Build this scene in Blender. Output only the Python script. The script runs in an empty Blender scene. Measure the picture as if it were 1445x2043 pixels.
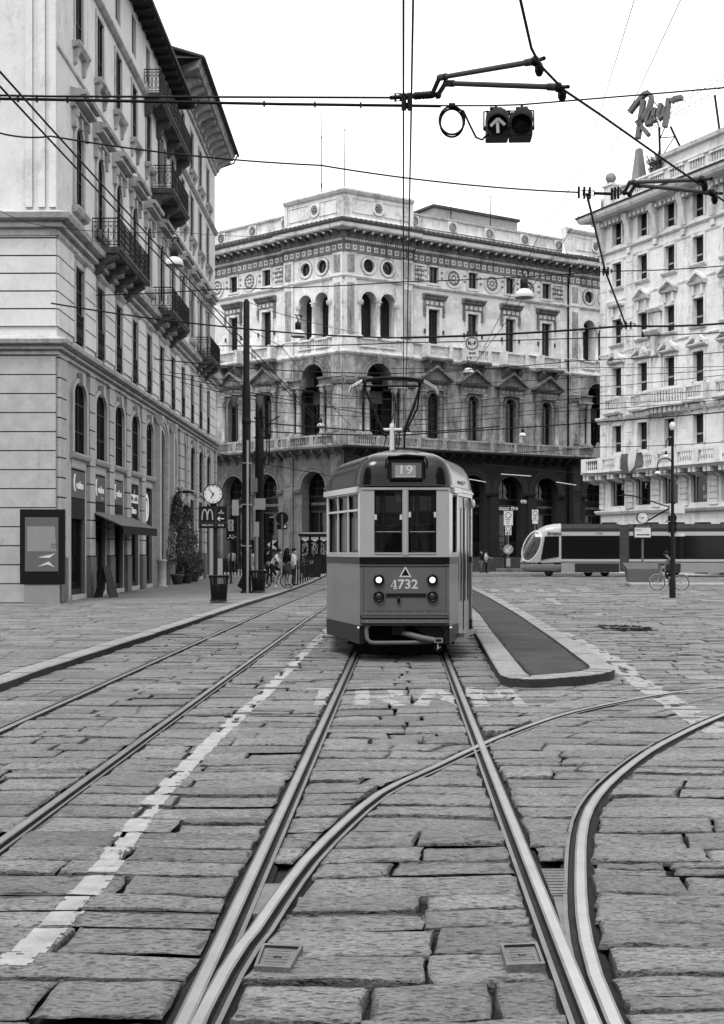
import bpy, bmesh, math, random
import numpy as np
from mathutils import Vector, Matrix
from mathutils.bvhtree import BVHTree
random.seed(7); rng = np.random.default_rng(11)
SC = bpy.context.scene; COL = SC.collection
PI = math.pi
F, CX, HZ, H = 2574.0, 722.5, 1097.0, 1.78        # focal length in px, principal x, horizon row, eye height
def P(px, py, Y): return Vector(((px-CX)*Y/F, Y, H+(HZ-py)*Y/F))
def G(px, py, z=0.0):
    Y = (H-z)*F/(py-HZ); return Vector(((px-CX)*Y/F, Y, z))
def lerp(a, b, t): return a+(b-a)*t

# ---------------------------------------------------------------- materials
def _n(nt, t, **k):
    n = nt.nodes.new(t)
    for a, b in k.items(): setattr(n, a, b)
    return n
def g4(v): return (v, v, v, 1)
MATS = {}; ALB = .6                                  # keep surfaces at real-world reflectance; exposure makes up for it
def mat(name, base, rough=.8, var=.25, scale=2., bump=.15, bscale=30., metal=0., soot=0., soot_col=.03, brick=None, pits=0., spec=.14, coat=0., attr=False, emit=0., obj=False):
    m = bpy.data.materials.new(name); m.use_nodes = True; nt = m.node_tree; L = nt.links
    b = nt.nodes['Principled BSDF']
    b.inputs['Roughness'].default_value = rough; b.inputs['Metallic'].default_value = metal
    b.inputs['Specular IOR Level'].default_value = spec
    if coat: b.inputs['Coat Weight'].default_value = coat; b.inputs['Coat Roughness'].default_value = .08
    if emit:
        b.inputs['Emission Color'].default_value = g4(1); b.inputs['Emission Strength'].default_value = emit
    geo = _n(nt, 'ShaderNodeNewGeometry'); pos = geo.outputs['Position']
    if obj:
        tc = _n(nt, 'ShaderNodeTexCoord'); pos = tc.outputs['Object']
    def noise(sc, det=5, vec=None, r=.6):
        x = _n(nt, 'ShaderNodeTexNoise'); x.inputs['Scale'].default_value = sc; x.inputs['Detail'].default_value = det; x.inputs['Roughness'].default_value = r
        L.new(vec or pos, x.inputs['Vector']); return x.outputs['Fac']
    def mth(op, a, bb, clamp=False):
        x = _n(nt, 'ShaderNodeMath', operation=op); x.use_clamp = clamp
        for i, v in enumerate((a, bb)):
            if isinstance(v, (int, float)): x.inputs[i].default_value = v
            else: L.new(v, x.inputs[i])
        return x.outputs[0]
    def rng_(fac, a, bb, c, d):
        x = _n(nt, 'ShaderNodeMapRange'); L.new(fac, x.inputs[0])
        for i, v in enumerate((a, bb, c, d)): x.inputs[i+1].default_value = v
        return x.outputs[0]
    base *= ALB; soot_col *= ALB
    col = mth('ADD', base, 0.)
    if var:
        f1 = noise(scale, 6); f2 = noise(scale*9, 3)
        k = mth('ADD', mth('MULTIPLY', f1, .7), mth('MULTIPLY', f2, .3))
        col = mth('MULTIPLY', rng_(k, .3, .7, 1-var, 1+var), base)
    if brick:
        bw, bh, mort, bv = brick
        tc = _n(nt, 'ShaderNodeTexCoord'); sp = _n(nt, 'ShaderNodeSeparateXYZ'); L.new(tc.outputs['Object'], sp.inputs[0])
        cb = _n(nt, 'ShaderNodeCombineXYZ'); L.new(sp.outputs[0], cb.inputs[0]); L.new(sp.outputs[2], cb.inputs[1])
        br = _n(nt, 'ShaderNodeTexBrick'); L.new(cb.outputs[0], br.inputs['Vector'])
        br.inputs['Scale'].default_value = 1; br.inputs['Brick Width'].default_value = bw; br.inputs['Row Height'].default_value = bh
        br.inputs['Mortar Size'].default_value = mort; br.inputs['Bias'].default_value = 0
        br.inputs['Color1'].default_value = g4(1-bv); br.inputs['Color2'].default_value = g4(1+bv*.6); br.inputs['Mortar'].default_value = g4(.55)
        s2 = _n(nt, 'ShaderNodeSeparateColor'); L.new(br.outputs['Color'], s2.inputs[0]); col = mth('MULTIPLY', col, s2.outputs[0])
    if attr:
        at = _n(nt, 'ShaderNodeAttribute', attribute_name='tone'); col = mth('MULTIPLY', col, at.outputs['Fac'])
    if pits:
        mp0 = _n(nt, 'ShaderNodeMapping'); mp0.inputs['Scale'].default_value = (.42, 1.25, 1); L.new(pos, mp0.inputs['Vector'])
        f = noise(44, 3, mp0.outputs[0], .6); f2_ = noise(14, 4, mp0.outputs[0], .6); pit = mth('MULTIPLY', rng_(f, .55, .66, 1, 1-pits), rng_(f2_, .56, .70, 1, 1-pits*.6)); col = mth('MULTIPLY', mth('MULTIPLY', col, pit), mth('MULTIPLY', rng_(noise(120, 2, mp0.outputs[0], .5), .3, .7, .62, 1.3), rng_(noise(34, 3, None, .6), .3, .7, .8, 1.16)))
    if soot:
        mp = _n(nt, 'ShaderNodeMapping'); mp.inputs['Scale'].default_value = (1.3, 1.3, .22); L.new(pos, mp.inputs['Vector'])
        s1 = noise(1.1, 7, mp.outputs[0], .7); s2_ = noise(.5, 4); s3 = noise(3.5, 6, None, .75)
        k = mth('ADD', mth('ADD', mth('MULTIPLY', s1, .45), mth('MULTIPLY', s2_, .25)), mth('MULTIPLY', s3, .3))
        fac = rng_(k, .62-soot*.3, .74-soot*.22, 0, .85)
        mx = _n(nt, 'ShaderNodeMix'); mx.data_type = 'FLOAT'; L.new(fac, mx.inputs[0]); L.new(col, mx.inputs[2]); mx.inputs[3].default_value = soot_col; col = mx.outputs[0]
    L.new(col, b.inputs['Base Color'])
    if bump:
        bp = _n(nt, 'ShaderNodeBump'); bp.inputs['Strength'].default_value = bump; bp.inputs['Distance'].default_value = .02
        hh = mth('ADD', noise(bscale, 6, None, .7), mth('MULTIPLY', noise(bscale*.25, 4), 1.5))
        if pits: hh = mth('ADD', hh, pit)
        L.new(hh, bp.inputs['Height']); L.new(bp.outputs[0], b.inputs['Normal'])
    MATS[name] = m; return m
def glass(name, tint=.35, rough=.02, base=.008, dark=.45, wob=.03, refl=.05):
    """thin window glass: part see-through, part dark, with a share of slightly wavy mirror reflection"""
    m = bpy.data.materials.new(name); m.use_nodes = True; nt = m.node_tree; L = nt.links
    nt.nodes.remove(nt.nodes['Principled BSDF'])
    b = _n(nt, 'ShaderNodeBsdfDiffuse'); b.inputs[0].default_value = g4(base)
    tr = _n(nt, 'ShaderNodeBsdfTransparent'); tr.inputs[0].default_value = g4(tint)
    gl = _n(nt, 'ShaderNodeBsdfGlossy'); gl.inputs['Roughness'].default_value = rough; gl.inputs['Color'].default_value = g4(.9)
    mx = _n(nt, 'ShaderNodeMixShader'); mx.inputs[0].default_value = dark
    L.new(tr.outputs[0], mx.inputs[1]); L.new(b.outputs[0], mx.inputs[2])
    m2 = _n(nt, 'ShaderNodeMixShader'); m2.inputs[0].default_value = refl; L.new(mx.outputs[0], m2.inputs[1]); L.new(gl.outputs[0], m2.inputs[2])
    ns = _n(nt, 'ShaderNodeTexNoise'); ns.inputs['Scale'].default_value = 1.5; geo = _n(nt, 'ShaderNodeNewGeometry'); L.new(geo.outputs['Position'], ns.inputs['Vector'])
    bp = _n(nt, 'ShaderNodeBump'); bp.inputs['Strength'].default_value = wob*4; bp.inputs['Distance'].default_value = .1; L.new(ns.outputs[0], bp.inputs['Height']); L.new(bp.outputs[0], gl.inputs['Normal'])
    L.new(m2.outputs[0], nt.nodes['Material Output'].inputs[0]); MATS[name] = m; return m

# ---------------------------------------------------------------- mesh builder
class MB:
    def __init__(s): s.v = []; s.f = []; s.mi = []; s.sm = []
    def add(s, vs, fs, mi=0, sm=False):
        o = len(s.v); s.v += [tuple(p) for p in vs]
        for q in fs: s.f.append(tuple(i+o for i in q)); s.mi.append(mi); s.sm.append(sm)
    def quad(s, a, b, c, d, mi=0): s.add((a, b, c, d), ((0, 1, 2, 3),), mi)
    def box(s, x0, x1, y0, y1, z0, z1, mi=0):
        if x0 > x1: x0, x1 = x1, x0
        if y0 > y1: y0, y1 = y1, y0
        if z0 > z1: z0, z1 = z1, z0
        s.add([(x0,y0,z0),(x1,y0,z0),(x1,y1,z0),(x0,y1,z0),(x0,y0,z1),(x1,y0,z1),(x1,y1,z1),(x0,y1,z1)],
              ((0,3,2,1),(4,5,6,7),(0,1,5,4),(1,2,6,5),(2,3,7,6),(3,0,4,7)), mi)
    def prism(s, poly, y0, y1, mi=0, sm=False, plane='xz'):
        n = len(poly)
        if plane == 'xz': vs = [(a, y0, b) for a, b in poly]+[(a, y1, b) for a, b in poly]
        elif plane == 'xy': vs = [(a, b, y0) for a, b in poly]+[(a, b, y1) for a, b in poly]
        else: vs = [(y0, a, b) for a, b in poly]+[(y1, a, b) for a, b in poly]
        s.add(vs, [tuple(range(n)), tuple(range(2*n-1, n-1, -1))], mi)
        o = len(s.v)-2*n
        for i in range(n):
            j = (i+1) % n; s.f.append((o+i, o+n+i, o+n+j, o+j)); s.mi.append(mi); s.sm.append(sm)
    def tube(s, pts, r, n=6, mi=0, closed=False, sm=True):
        pts = [Vector(p) for p in pts]; k = len(pts)
        rr = r if isinstance(r, (list, tuple)) else [r]*k
        vs = []; up = None
        for i, p in enumerate(pts):
            if closed: d = pts[(i+1) % k]-pts[i-1]
            else: d = pts[min(i+1, k-1)]-pts[max(i-1, 0)]
            d.normalize()
            if up is None:
                up = Vector((0, 0, 1)) if abs(d.z) < .9 else Vector((1, 0, 0))
            a = d.cross(up); a.normalize(); b = a.cross(d); up = b
            for j in range(n):
                t = 2*PI*j/n; vs.append(p+(a*math.cos(t)+b*math.sin(t))*rr[i])
        fs = []
        for i in range(k if closed else k-1):
            i2 = (i+1) % k
            for j in range(n): fs.append((i*n+j, i*n+(j+1) % n, i2*n+(j+1) % n, i2*n+j))
        s.add(vs, fs, mi, sm)
        if not closed: s.add(vs[:n][::-1], (tuple(range(n)),), mi); s.add(vs[-n:], (tuple(range(n)),), mi)
    def lathe(s, prof, n=12, c=(0, 0, 0), mi=0, sm=True, axis='z', a0=0., a1=2*PI):
        full = abs(a1-a0-2*PI) < 1e-6; m = n if full else n+1
        vs = []
        for r, z in prof:
            for j in range(m):
                t = a0+(a1-a0)*j/n; x, y = r*math.cos(t), r*math.sin(t)
                if axis == 'z': vs.append((c[0]+x, c[1]+y, c[2]+z))
                elif axis == 'y': vs.append((c[0]+x, c[1]+z, c[2]+y))
                else: vs.append((c[0]+z, c[1]+x, c[2]+y))
        fs = []
        for i in range(len(prof)-1):
            for j in range(n): fs.append((i*m+j, i*m+(j+1) % m, (i+1)*m+(j+1) % m, (i+1)*m+j))
        s.add(vs, fs, mi, sm)
    def sphere(s, c, r, n=10, mi=0, sq=(1, 1, 1)):
        k = n//2+1
        vs = []; fs = []
        for i in range(k+1):
            a = PI*i/k
            for j in range(n):
                t = 2*PI*j/n; vs.append((c[0]+r*sq[0]*math.sin(a)*math.cos(t), c[1]+r*sq[1]*math.sin(a)*math.sin(t), c[2]+r*sq[2]*math.cos(a)))
        for i in range(k):
            for j in range(n): fs.append((i*n+j, i*n+(j+1) % n, (i+1)*n+(j+1) % n, (i+1)*n+j))
        s.add(vs, fs, mi, True)
    # ---- facade pieces: x along the facade, +y into the wall, z up (viewer on the -y side)
    def mould(s, u0, u1, prof, mi=0, m0=0., m1=0.):
        n = len(prof)
        vs = [(u0+m0*o, -o, z) for o, z in prof]+[(u1+m1*o, -o, z) for o, z in prof]
        fs = [(i, i+1, n+i+1, n+i) for i in range(n-1)]
        s.add(vs, fs+[tuple(range(n)), tuple(range(2*n-1, n-1, -1))], mi)
    def outline(s, uc, hw, zs, zt, rise, n=10):
        pts = [(uc-hw, zs), (uc+hw, zs)]
        sp = zt-rise
        if rise <= 0: return pts+[(uc+hw, zt), (uc-hw, zt)]
        for i in range(n+1):
            t = PI*i/n; pts.append((uc+hw*math.cos(t), sp+rise*math.sin(t)))
        return pts
    def cell(s, u0, u1, z0, z1, uc, hw, zs, zt, rise=0., d=0., rev=.3, mi=0, rmi=None, n=10, circ=False):
        rmi = mi if rmi is None else rmi
        q = lambda a, b, c, e: s.quad((a, d, c), (b, d, c), (b, d, e), (a, d, e), mi)
        if circ:
            zc = (zs+zt)/2; o = [(uc+hw*math.cos(2*PI*i/(2*n)), zc+hw*math.sin(2*PI*i/(2*n))) for i in range(2*n)]
            up = o[:n+1]; lo = [o[(n+i) % (2*n)] for i in range(n+1)]
            for i in range(n):
                (a, b), (c, e) = up[i], up[i+1]; s.quad((c, d, e), (a, d, b), (a, d, z1), (c, d, z1), mi)
                (a, b), (c, e) = lo[i], lo[i+1]; s.quad((a, d, z0), (c, d, z0), (c, d, e), (a, d, b), mi)
        else:
            o = s.outline(uc, hw, zs, zt, rise, n)
            if zs > z0+1e-4: q(uc-hw, uc+hw, z0, zs)
            top = o[2:]
            if rise <= 0: 
                if z1 > zt+1e-4: q(uc-hw, uc+hw, zt, z1)
            else:
                for i in range(len(top)-1):
                    (a, b), (c, e) = top[i], top[i+1]; s.quad((c, d, e), (a, d, b), (a, d, z1), (c, d, z1), mi)
        if uc-hw > u0+1e-4: q(u0, uc-hw, z0, z1)
        if u1 > uc+hw+1e-4: q(uc+hw, u1, z0, z1)
        for i in range(len(o)):
            (a, b), (c, e) = o[i], o[(i+1) % len(o)]; s.quad((a, d, b), (c, d, e), (c, d+rev, e), (a, d+rev, b), rmi)
    def ring(s, uc, zc, r0, r1, y0, y1, a0=0., a1=PI, n=12, mi=0, ky=1.):
        """arched or round band standing proud of a wall: front face at y0, sides back to y1"""
        pi = [(uc+r0*math.cos(lerp(a0, a1, i/n)), zc+ky*r0*math.sin(lerp(a0, a1, i/n))) for i in range(n+1)]
        po = [(uc+r1*math.cos(lerp(a0, a1, i/n)), zc+ky*r1*math.sin(lerp(a0, a1, i/n))) for i in range(n+1)]
        for i in range(n):
            a, b, c, e = pi[i], po[i], po[i+1], pi[i+1]
            s.quad((a[0], y0, a[1]), (b[0], y0, b[1]), (c[0], y0, c[1]), (e[0], y0, e[1]), mi)
            s.quad((b[0], y0, b[1]), (b[0], y1, b[1]), (c[0], y1, c[1]), (c[0], y0, c[1]), mi)
            s.quad((a[0], y1, a[1]), (a[0], y0, a[1]), (e[0], y0, e[1]), (e[0], y1, e[1]), mi)
    def disc(s, uc, zc, r, y, n=20, mi=0):
        s.add([(uc+r*math.cos(2*PI*i/n), y, zc+r*math.sin(2*PI*i/n)) for i in range(n)], (tuple(range(n)),), mi)
    def pane(s, uc, hw, zs, zt, rise, y, mi=0, n=10):
        o = s.outline(uc, hw, zs, zt, rise, n); s.add([(a, y, b) for a, b in o], (tuple(range(len(o))),), mi)
    def balus(s, u0, u1, z0, z1, y0, y1, mi=0, step=.24, post=None, r=.055):
        """stone balustrade along x"""
        w = y1-y0; yc = (y0+y1)/2; hh = z1-z0
        s.box(u0, u1, y0, y1, z0, z0+.14*hh, mi); s.box(u0-.02, u1+.02, y0-.03, y1+.03, z1-.16*hh, z1, mi)
        n = max(1, int((u1-u0)/step))
        for i in range(n):
            u = u0+(i+.5)*(u1-u0)/n; a, b = z0+.14*hh, z1-.16*hh; e = b-a
            s.lathe([(r*.9, a), (r*.55, a+.15*e), (r*1.15, a+.4*e), (r*.5, a+.75*e), (r*.95, b)], 6, (u, yc, 0), mi)
    def column(s, u, y, z0, z1, r, mi=0, n=10):
        e = z1-z0
        s.box(u-r*1.35, u+r*1.35, y-r*1.35, y+r*1.35, z0, z0+r*.7, mi)
        s.lathe([(r*1.25, z0+r*.7), (r*1.25, z0+r*1.1), (r, z0+r*1.5), (r, z0+e*.35), (r*.86, z1-r*2.4), (r*1., z1-r*2.3), (r*.9, z1-r*2.1), (r*1.35, z1-r*.5)], n, (u, y, 0), mi)
        for k in range(8):
            t = 2*PI*k/8; s.box(u+r*1.05*math.cos(t)-.035, u+r*1.05*math.cos(t)+.035, y+r*1.05*math.sin(t)-.035, y+r*1.05*math.sin(t)+.035, z1-r*1.9, z1-r*.7, mi)
        s.box(u-r*1.45, u+r*1.45, y-r*1.45, y+r*1.45, z1-r*.5, z1, mi)
    def mesh(s, mats, smooth=None, bevel=0., recalc=False, seg=1):
        me = bpy.data.meshes.new('m'); me.from_pydata(s.v, [], s.f)
        for m in (mats if isinstance(mats, (list, tuple)) else [mats]): me.materials.append(MATS[m] if isinstance(m, str) else m)
        me.polygons.foreach_set('material_index', s.mi)
        me.polygons.foreach_set('use_smooth', [bool(x) if smooth is None else smooth for x in s.sm])
        if bevel or recalc:
            bm = bmesh.new(); bm.from_mesh(me)
            if recalc: bmesh.ops.remove_doubles(bm, verts=bm.verts, dist=1e-4); bmesh.ops.recalc_face_normals(bm, faces=bm.faces)
            if bevel:
                es = [e for e in bm.edges if len(e.link_faces) == 2 and e.calc_face_angle(0) > .6]
                bmesh.ops.bevel(bm, geom=es, offset=bevel, segments=seg, affect='EDGES', clamp_overlap=True)
            bm.to_mesh(me); bm.free()
        me.update(); return me

def frame(origin, ang): return Matrix.Translation(Vector(origin)) @ Matrix.Rotation(ang, 4, 'Z')
def link(name, data, parent=None, M=None):
    o = bpy.data.objects.new(name, data)
    if data is not None: data.name = name
    COL.objects.link(o)
    if parent is not None: o.parent = parent
    if M is not None: o.matrix_local = M
    return o
def ob(name, mb, mats, parent=None, M=None, **k):
    return link(name, mb.mesh(mats, **k) if isinstance(mb, MB) else mb, parent, M)
def tag(o, label, cat, group=None, kind=None):
    if label: o['label'] = label
    if cat: o['category'] = cat
    if group: o['group'] = group
    if kind: o['kind'] = kind
    return o
def thing(name, label, cat, loc=(0, 0, 0), rz=0., group=None):
    o = link(name, None); o.matrix_local = frame(loc, rz); o.empty_display_size = .3
    return tag(o, label, cat, group)
def struct(name, mb, mats, **k):
    o = ob(name, mb, mats, **k); o['kind'] = 'structure'; return o
def dup(root, M, label=None, group=None):
    def cp(o, par):
        c = o.copy(); COL.objects.link(c)
        if par is not None: c.parent = par; c.matrix_local = o.matrix_local
        for ch in kids.get(o, ()): cp(ch, c)
        return c
    kids = {}
    for o in COL.objects:
        if o.parent is not None: kids.setdefault(o.parent, []).append(o)
    r = cp(root, None); r.matrix_local = M
    if label: r['label'] = label
    if group: r['group'] = group
    return r
def T(x=0, y=0, z=0): return Matrix.Translation((x, y, z))
FACE = Matrix.Rotation(PI/2, 4, 'X')                  # text plane -> upright, facing -y
_tx = {}
def text_mesh(body, size, m, ext=.004, w=None, bold=0., align='CENTER'):
    cu = bpy.data.curves.new('lettering', 'FONT'); cu.body = body; cu.size = size; cu.extrude = ext; cu.align_x = align; cu.align_y = 'CENTER'
    cu.offset = bold; cu.resolution_u = 3
    o = bpy.data.objects.new('lettering', cu); COL.objects.link(o)
    dg = bpy.context.evaluated_depsgraph_get(); me = bpy.data.meshes.new_from_object(o.evaluated_get(dg))
    COL.objects.unlink(o); bpy.data.objects.remove(o); bpy.data.curves.remove(cu)
    if w:
        xs = [v.co.x for v in me.vertices]
        if xs:
            k = w/(max(xs)-min(xs))
            for v in me.vertices: v.co.x *= k
    me.materials.clear(); me.materials.append(MATS[m]); return me
def lettering(body, size, m, parent, M, **k): return link('lettering', text_mesh(body, size, m, **k), parent, M @ FACE)

# ---------------------------------------------------------------- palette (the photograph is black and white)
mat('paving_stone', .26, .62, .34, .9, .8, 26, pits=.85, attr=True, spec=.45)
mat('joint_dirt', .035, .95, .5, 6, .6, 30)
mat('asphalt', .08, .9, .4, 1.0, .5, 90, pits=.3)
mat('pavement_asphalt', .25, .9, .3, .7, .35, 70)
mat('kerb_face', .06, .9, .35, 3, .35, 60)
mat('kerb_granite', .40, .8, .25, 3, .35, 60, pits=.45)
mat('road_paint', .46, .8, .3, 8, .2, 50)
mat('ghost_paint', .46, .8, .3, 9, .3, 40, pits=.35)
mat('faded_paint', .38, .8, .3, 9, .3, 40, pits=.4)
mat('rail_steel', .34, .42, .3, 3, .08, 60, metal=.8, spec=.35)
mat('rail_polish', .85, .3, .15, 3, .04, 60, metal=.9, spec=.35)
mat('rail_groove', 0.05, .9, .4, 6, .3, 40)
mat('cast_iron', .3, .55, .4, 6, .4, 60, metal=.6)
mat('plaster', .9, .85, .16, .8, .06, 20, soot=.3, soot_col=.4)
mat('plaster_trim', .66, .85, .2, 1.5, .15, 25, soot=.5, soot_col=.13)
mat('rough_stone', .56, .85, .18, 2.5, .25, 45, soot=.16, soot_col=.16)
mat('plinth_stone', .20, .8, .25, 3, .25, 45)
mat('balcony_stone', 0.15, .85, .25, 2, .25, 30, soot=.55, soot_col=.05)
mat('joint_dark', .05, .95, .3, 3, 0)
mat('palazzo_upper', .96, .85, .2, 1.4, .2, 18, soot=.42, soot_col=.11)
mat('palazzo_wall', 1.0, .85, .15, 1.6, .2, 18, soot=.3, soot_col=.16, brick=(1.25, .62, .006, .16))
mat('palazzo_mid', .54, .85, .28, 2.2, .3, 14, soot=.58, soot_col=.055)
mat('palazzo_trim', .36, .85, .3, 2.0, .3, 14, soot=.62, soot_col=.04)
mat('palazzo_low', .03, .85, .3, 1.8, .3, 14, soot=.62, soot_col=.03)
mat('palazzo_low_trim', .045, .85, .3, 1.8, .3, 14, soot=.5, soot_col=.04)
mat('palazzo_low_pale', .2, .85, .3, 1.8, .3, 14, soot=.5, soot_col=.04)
mat('frieze_dark', 0.14, .85, .3, 2, .2, 14)
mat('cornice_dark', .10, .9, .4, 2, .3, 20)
mat('white_marble', 1.0, .7, .12, 1.2, .15, 16, soot=.42, soot_col=.22)
mat('white_marble_wall', 1.06, .7, .14, 1.2, .15, 16, soot=.34, soot_col=.34, brick=(1.6, .8, .006, .05))
mat('roof_tile', .09, .85, .4, 4, .4, 20)
mat('concrete', .5, .85, .2, 2, .25, 30, soot=.25, soot_col=.14)
mat('shutter', .30, .8, .15, 4, .1, 30)
mat('window_frame', .05, .6, .2, 4, 0)
mat('pale_frame', .5, .7, .2, 4, 0)
mat('blind', .34, .85, .2, 1, .05, 30)
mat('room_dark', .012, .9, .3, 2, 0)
mat('iron_black', .014, .5, .4, 8, .1, 60)
mat('cable_black', .012, .6, 0, 1, 0)
mat('cable_grey', .16, .6, 0, 1, 0)
mat('insulator', .05, .55, .2, 6, .1, 40)
mat('sign_black', .012, .4, .1, 5, 0)
mat('sign_grey', .16, .5, .1, 5, 0)
mat('sign_white', .8, .5, .05, 5, 0)
mat('sign_mid', .42, .5, .08, 5, 0)
mat('lit_white', .8, .5, 0, 1, 0, emit=.12)
mat('lit_soft', .6, .5, .3, 2, 0, emit=.18)
mat('tram_cream', .54, .38, .06, 4, .02, 20, coat=.5, soot=.1, soot_col=.35, spec=.35)
mat('tram_green', .16, .36, .1, 3, .02, 20, coat=.5, soot=.12, soot_col=.08, spec=.35)
mat('tram_black', .006, .35, .1, 3, .02, 20, coat=.1, spec=.2)
mat('tram_roof', .008, .16, .2, 2, .015, 9, coat=.12, spec=.25)
mat('tram_skirt', .014, .45, .3, 3, .05, 14, spec=.15)
mat('tram_under', .008, .8, .4, 4, .1, 20)
mat('steel_grey', .3, .45, .2, 6, .05, 40, metal=.6, spec=.35)
mat('post_white', .78, .4, .08, 4, 0)
mat('rubber', .012, .7, .2, 6, .1, 40)
mat('chrome', .75, .2, .1, 6, 0, metal=.9, spec=.35)
mat('lamp_white', .82, .4, .05, 5, 0)
mat('tram_silver', .52, .35, .06, 3, 0, coat=.4)
mat('tram_body_grey', 0.34, .4, .08, 3, 0, coat=.4)
mat('tram_roof_grey', .03, .5, .15, 3, .05, 20)
mat('bellows', .09, .8, .3, 6, .2, 30)
mat('leaf', .04, .6, .45, 9, .1, 30, spec=.3)
mat('leaf_pale', .16, .6, .3, 9, .1, 30, spec=.3)
mat('pot_clay', .13, .8, .3, 6, .2, 40)
mat('wood_dark', .04, .7, .3, 6, .2, 30)
mat('skin', .34, .6, .08, 8, 0)
mat('cloth_white', .72, .9, .08, 12, .1, 60)
mat('cloth_black', .012, .9, .2, 12, .1, 60)
mat('cloth_grey', .14, .9, .2, 12, .1, 60)
mat('cloth_check', .05, .9, .5, 30, .1, 60)
mat('hair_black', .008, .6, .3, 40, .2, 80)
mat('obelisk_stone', .34, .85, .2, 3, .2, 20, soot=.3, soot_col=.12)
mat('letter_grey', .16, .5, .08, 3, 0)
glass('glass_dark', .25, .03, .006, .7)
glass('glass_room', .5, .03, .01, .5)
glass('tram_glass', .75, .02, .01, .3, .01, .07)
glass('shop_glass', .6, .02, .01, .4, .01)
# ================================================================ camera, sky, sun
cam = bpy.data.cameras.new('camera'); co = bpy.data.objects.new('camera', cam); COL.objects.link(co)
co.location = (0, 0, H); co.rotation_euler = (PI/2, 0, 0)
cam.sensor_fit = 'VERTICAL'; cam.sensor_height = 36; cam.lens = F/2043*36; cam.shift_y = (HZ-1021.5)/2043
cam.clip_end = 2000; cam.clip_start = .05; SC.camera = co
W = bpy.data.worlds.new('World'); SC.world = W; W.use_nodes = True; nt = W.node_tree
SUN_EL, SUN_AZ = math.radians(62), math.radians(205)          # azimuth clockwise from +Y: behind the camera, a little left
sk = nt.nodes.new('ShaderNodeTexSky'); sk.sky_type = 'NISHITA'; sk.sun_disc = False; sk.sun_elevation = SUN_EL; sk.sun_rotation = SUN_AZ
sk.air_density = 2.; sk.dust_density = 6.; sk.ozone_density = 1.
bw = nt.nodes.new('ShaderNodeRGBToBW'); nt.links.new(sk.outputs[0], bw.inputs[0])
mx = nt.nodes.new('ShaderNodeMix'); mx.data_type = 'FLOAT'; mx.inputs[0].default_value = .55; mx.inputs[3].default_value = 13.
nt.links.new(bw.outputs[0], mx.inputs[2])
nt.links.new(mx.outputs[0], nt.nodes['Background'].inputs[0]); nt.nodes['Background'].inputs[1].default_value = .11
sl = bpy.data.lights.new('sun', 'SUN'); sl.energy = 1.1; sl.angle = math.radians(18); so = bpy.data.objects.new('sun', sl); COL.objects.link(so)
sd = Vector((math.sin(SUN_AZ)*math.cos(SUN_EL), math.cos(SUN_AZ)*math.cos(SUN_EL), math.sin(SUN_EL)))
so.rotation_euler = sd.to_track_quat('Z', 'Y').to_euler()
vs = SC.view_settings; vs.view_transform = 'Standard'; vs.look = 'None'; vs.gamma = 1; vs.exposure = .9; vs.use_curve_mapping = False
SC.cycles.max_bounces = 6; SC.cycles.diffuse_bounces = 1; SC.cycles.glossy_bounces = 3; SC.cycles.transparent_max_bounces = 8; SC.cycles.use_denoising = True
SC.cycles.caustics_reflective = False; SC.cycles.caustics_refractive = False

# ================================================================ tracks (poly-lines read from the photograph, laid on the ground)
TR = math.tan(math.atan((805-CX)/F))                            # straight track direction dX/dY
def px_line(pts): return [G(x, y) for x, y in pts]
def resample(pts, step=.4):
    out = [pts[0]]
    P3 = [Vector(p) for p in pts]; n = len(P3)
    for i in range(n-1):
        a, b, c, d = P3[max(i-1, 0)], P3[i], P3[i+1], P3[min(i+2, n-1)]
        k = max(2, int((c-b).length/step))
        for j in range(1, k+1):
            t = j/k; out.append(.5*((2*b)+(c-a)*t+(2*a-5*b+4*c-d)*t*t+(3*b-a-3*c+d)*t**3))
    return out
railA = [Vector((-.822+TR*y, y, 0)) for y in np.arange(2.5, 92, 1.5)]
railB = [Vector((.705+TR*y, y, 0)) for y in np.arange(2.5, 92, 1.5)]
railF = resample([Vector((-.70, 3.4, 0))]+px_line([(452, 1938), (511, 1856), (580, 1756), (648, 1678), (758, 1583), (868, 1530), (961, 1486), (1021, 1461), (1122, 1426), (1222, 1403), (1343, 1382), (1520, 1361)]))
railC = resample([Vector((.93, 3.4, 0))]+px_line([(1184, 1946), (1155, 1740), (1174, 1612), (1249, 1531), (1343, 1471), (1480, 1412), (1640, 1370)]))
lr = lambda x: [Vector((x+TR*y+.00065*max(0, y-35)**2, y, 0)) for y in np.arange(2.5, 100, 1.)]
railD, railE = lr(-2.45), lr(-3.97)
def x_at(rail, y):
    """X of a rail at distance y where the rail runs mostly away from the camera; None elsewhere"""
    for a, b in zip(rail, rail[1:]):
        if min(a.y, b.y) <= y <= max(a.y, b.y) and abs(b.y-a.y) > 1e-6:
            if abs((b.x-a.x)/(b.y-a.y)) > 2.6: return None
            return lerp(a.x, b.x, (y-a.y)/(b.y-a.y))
    return None
RAILS = [railA, railB, railF, railC, railD, railE]
KERB = px_line([(102, 1342), (336, 1264), (478, 1213), (563, 1186), (622, 1164), (650, 1150), (668, 1138)])
KERB = [Vector((-4.72, 3, 0)), Vector((-4.62, 12, 0))]+KERB
def kerb_x(y):
    for a, b in zip(KERB, KERB[1:]):
        if a.y <= y <= b.y: return lerp(a.x, b.x, (y-a.y)/(b.y-a.y))
    return KERB[0].x if y < KERB[0].y else KERB[-1].x

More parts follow.
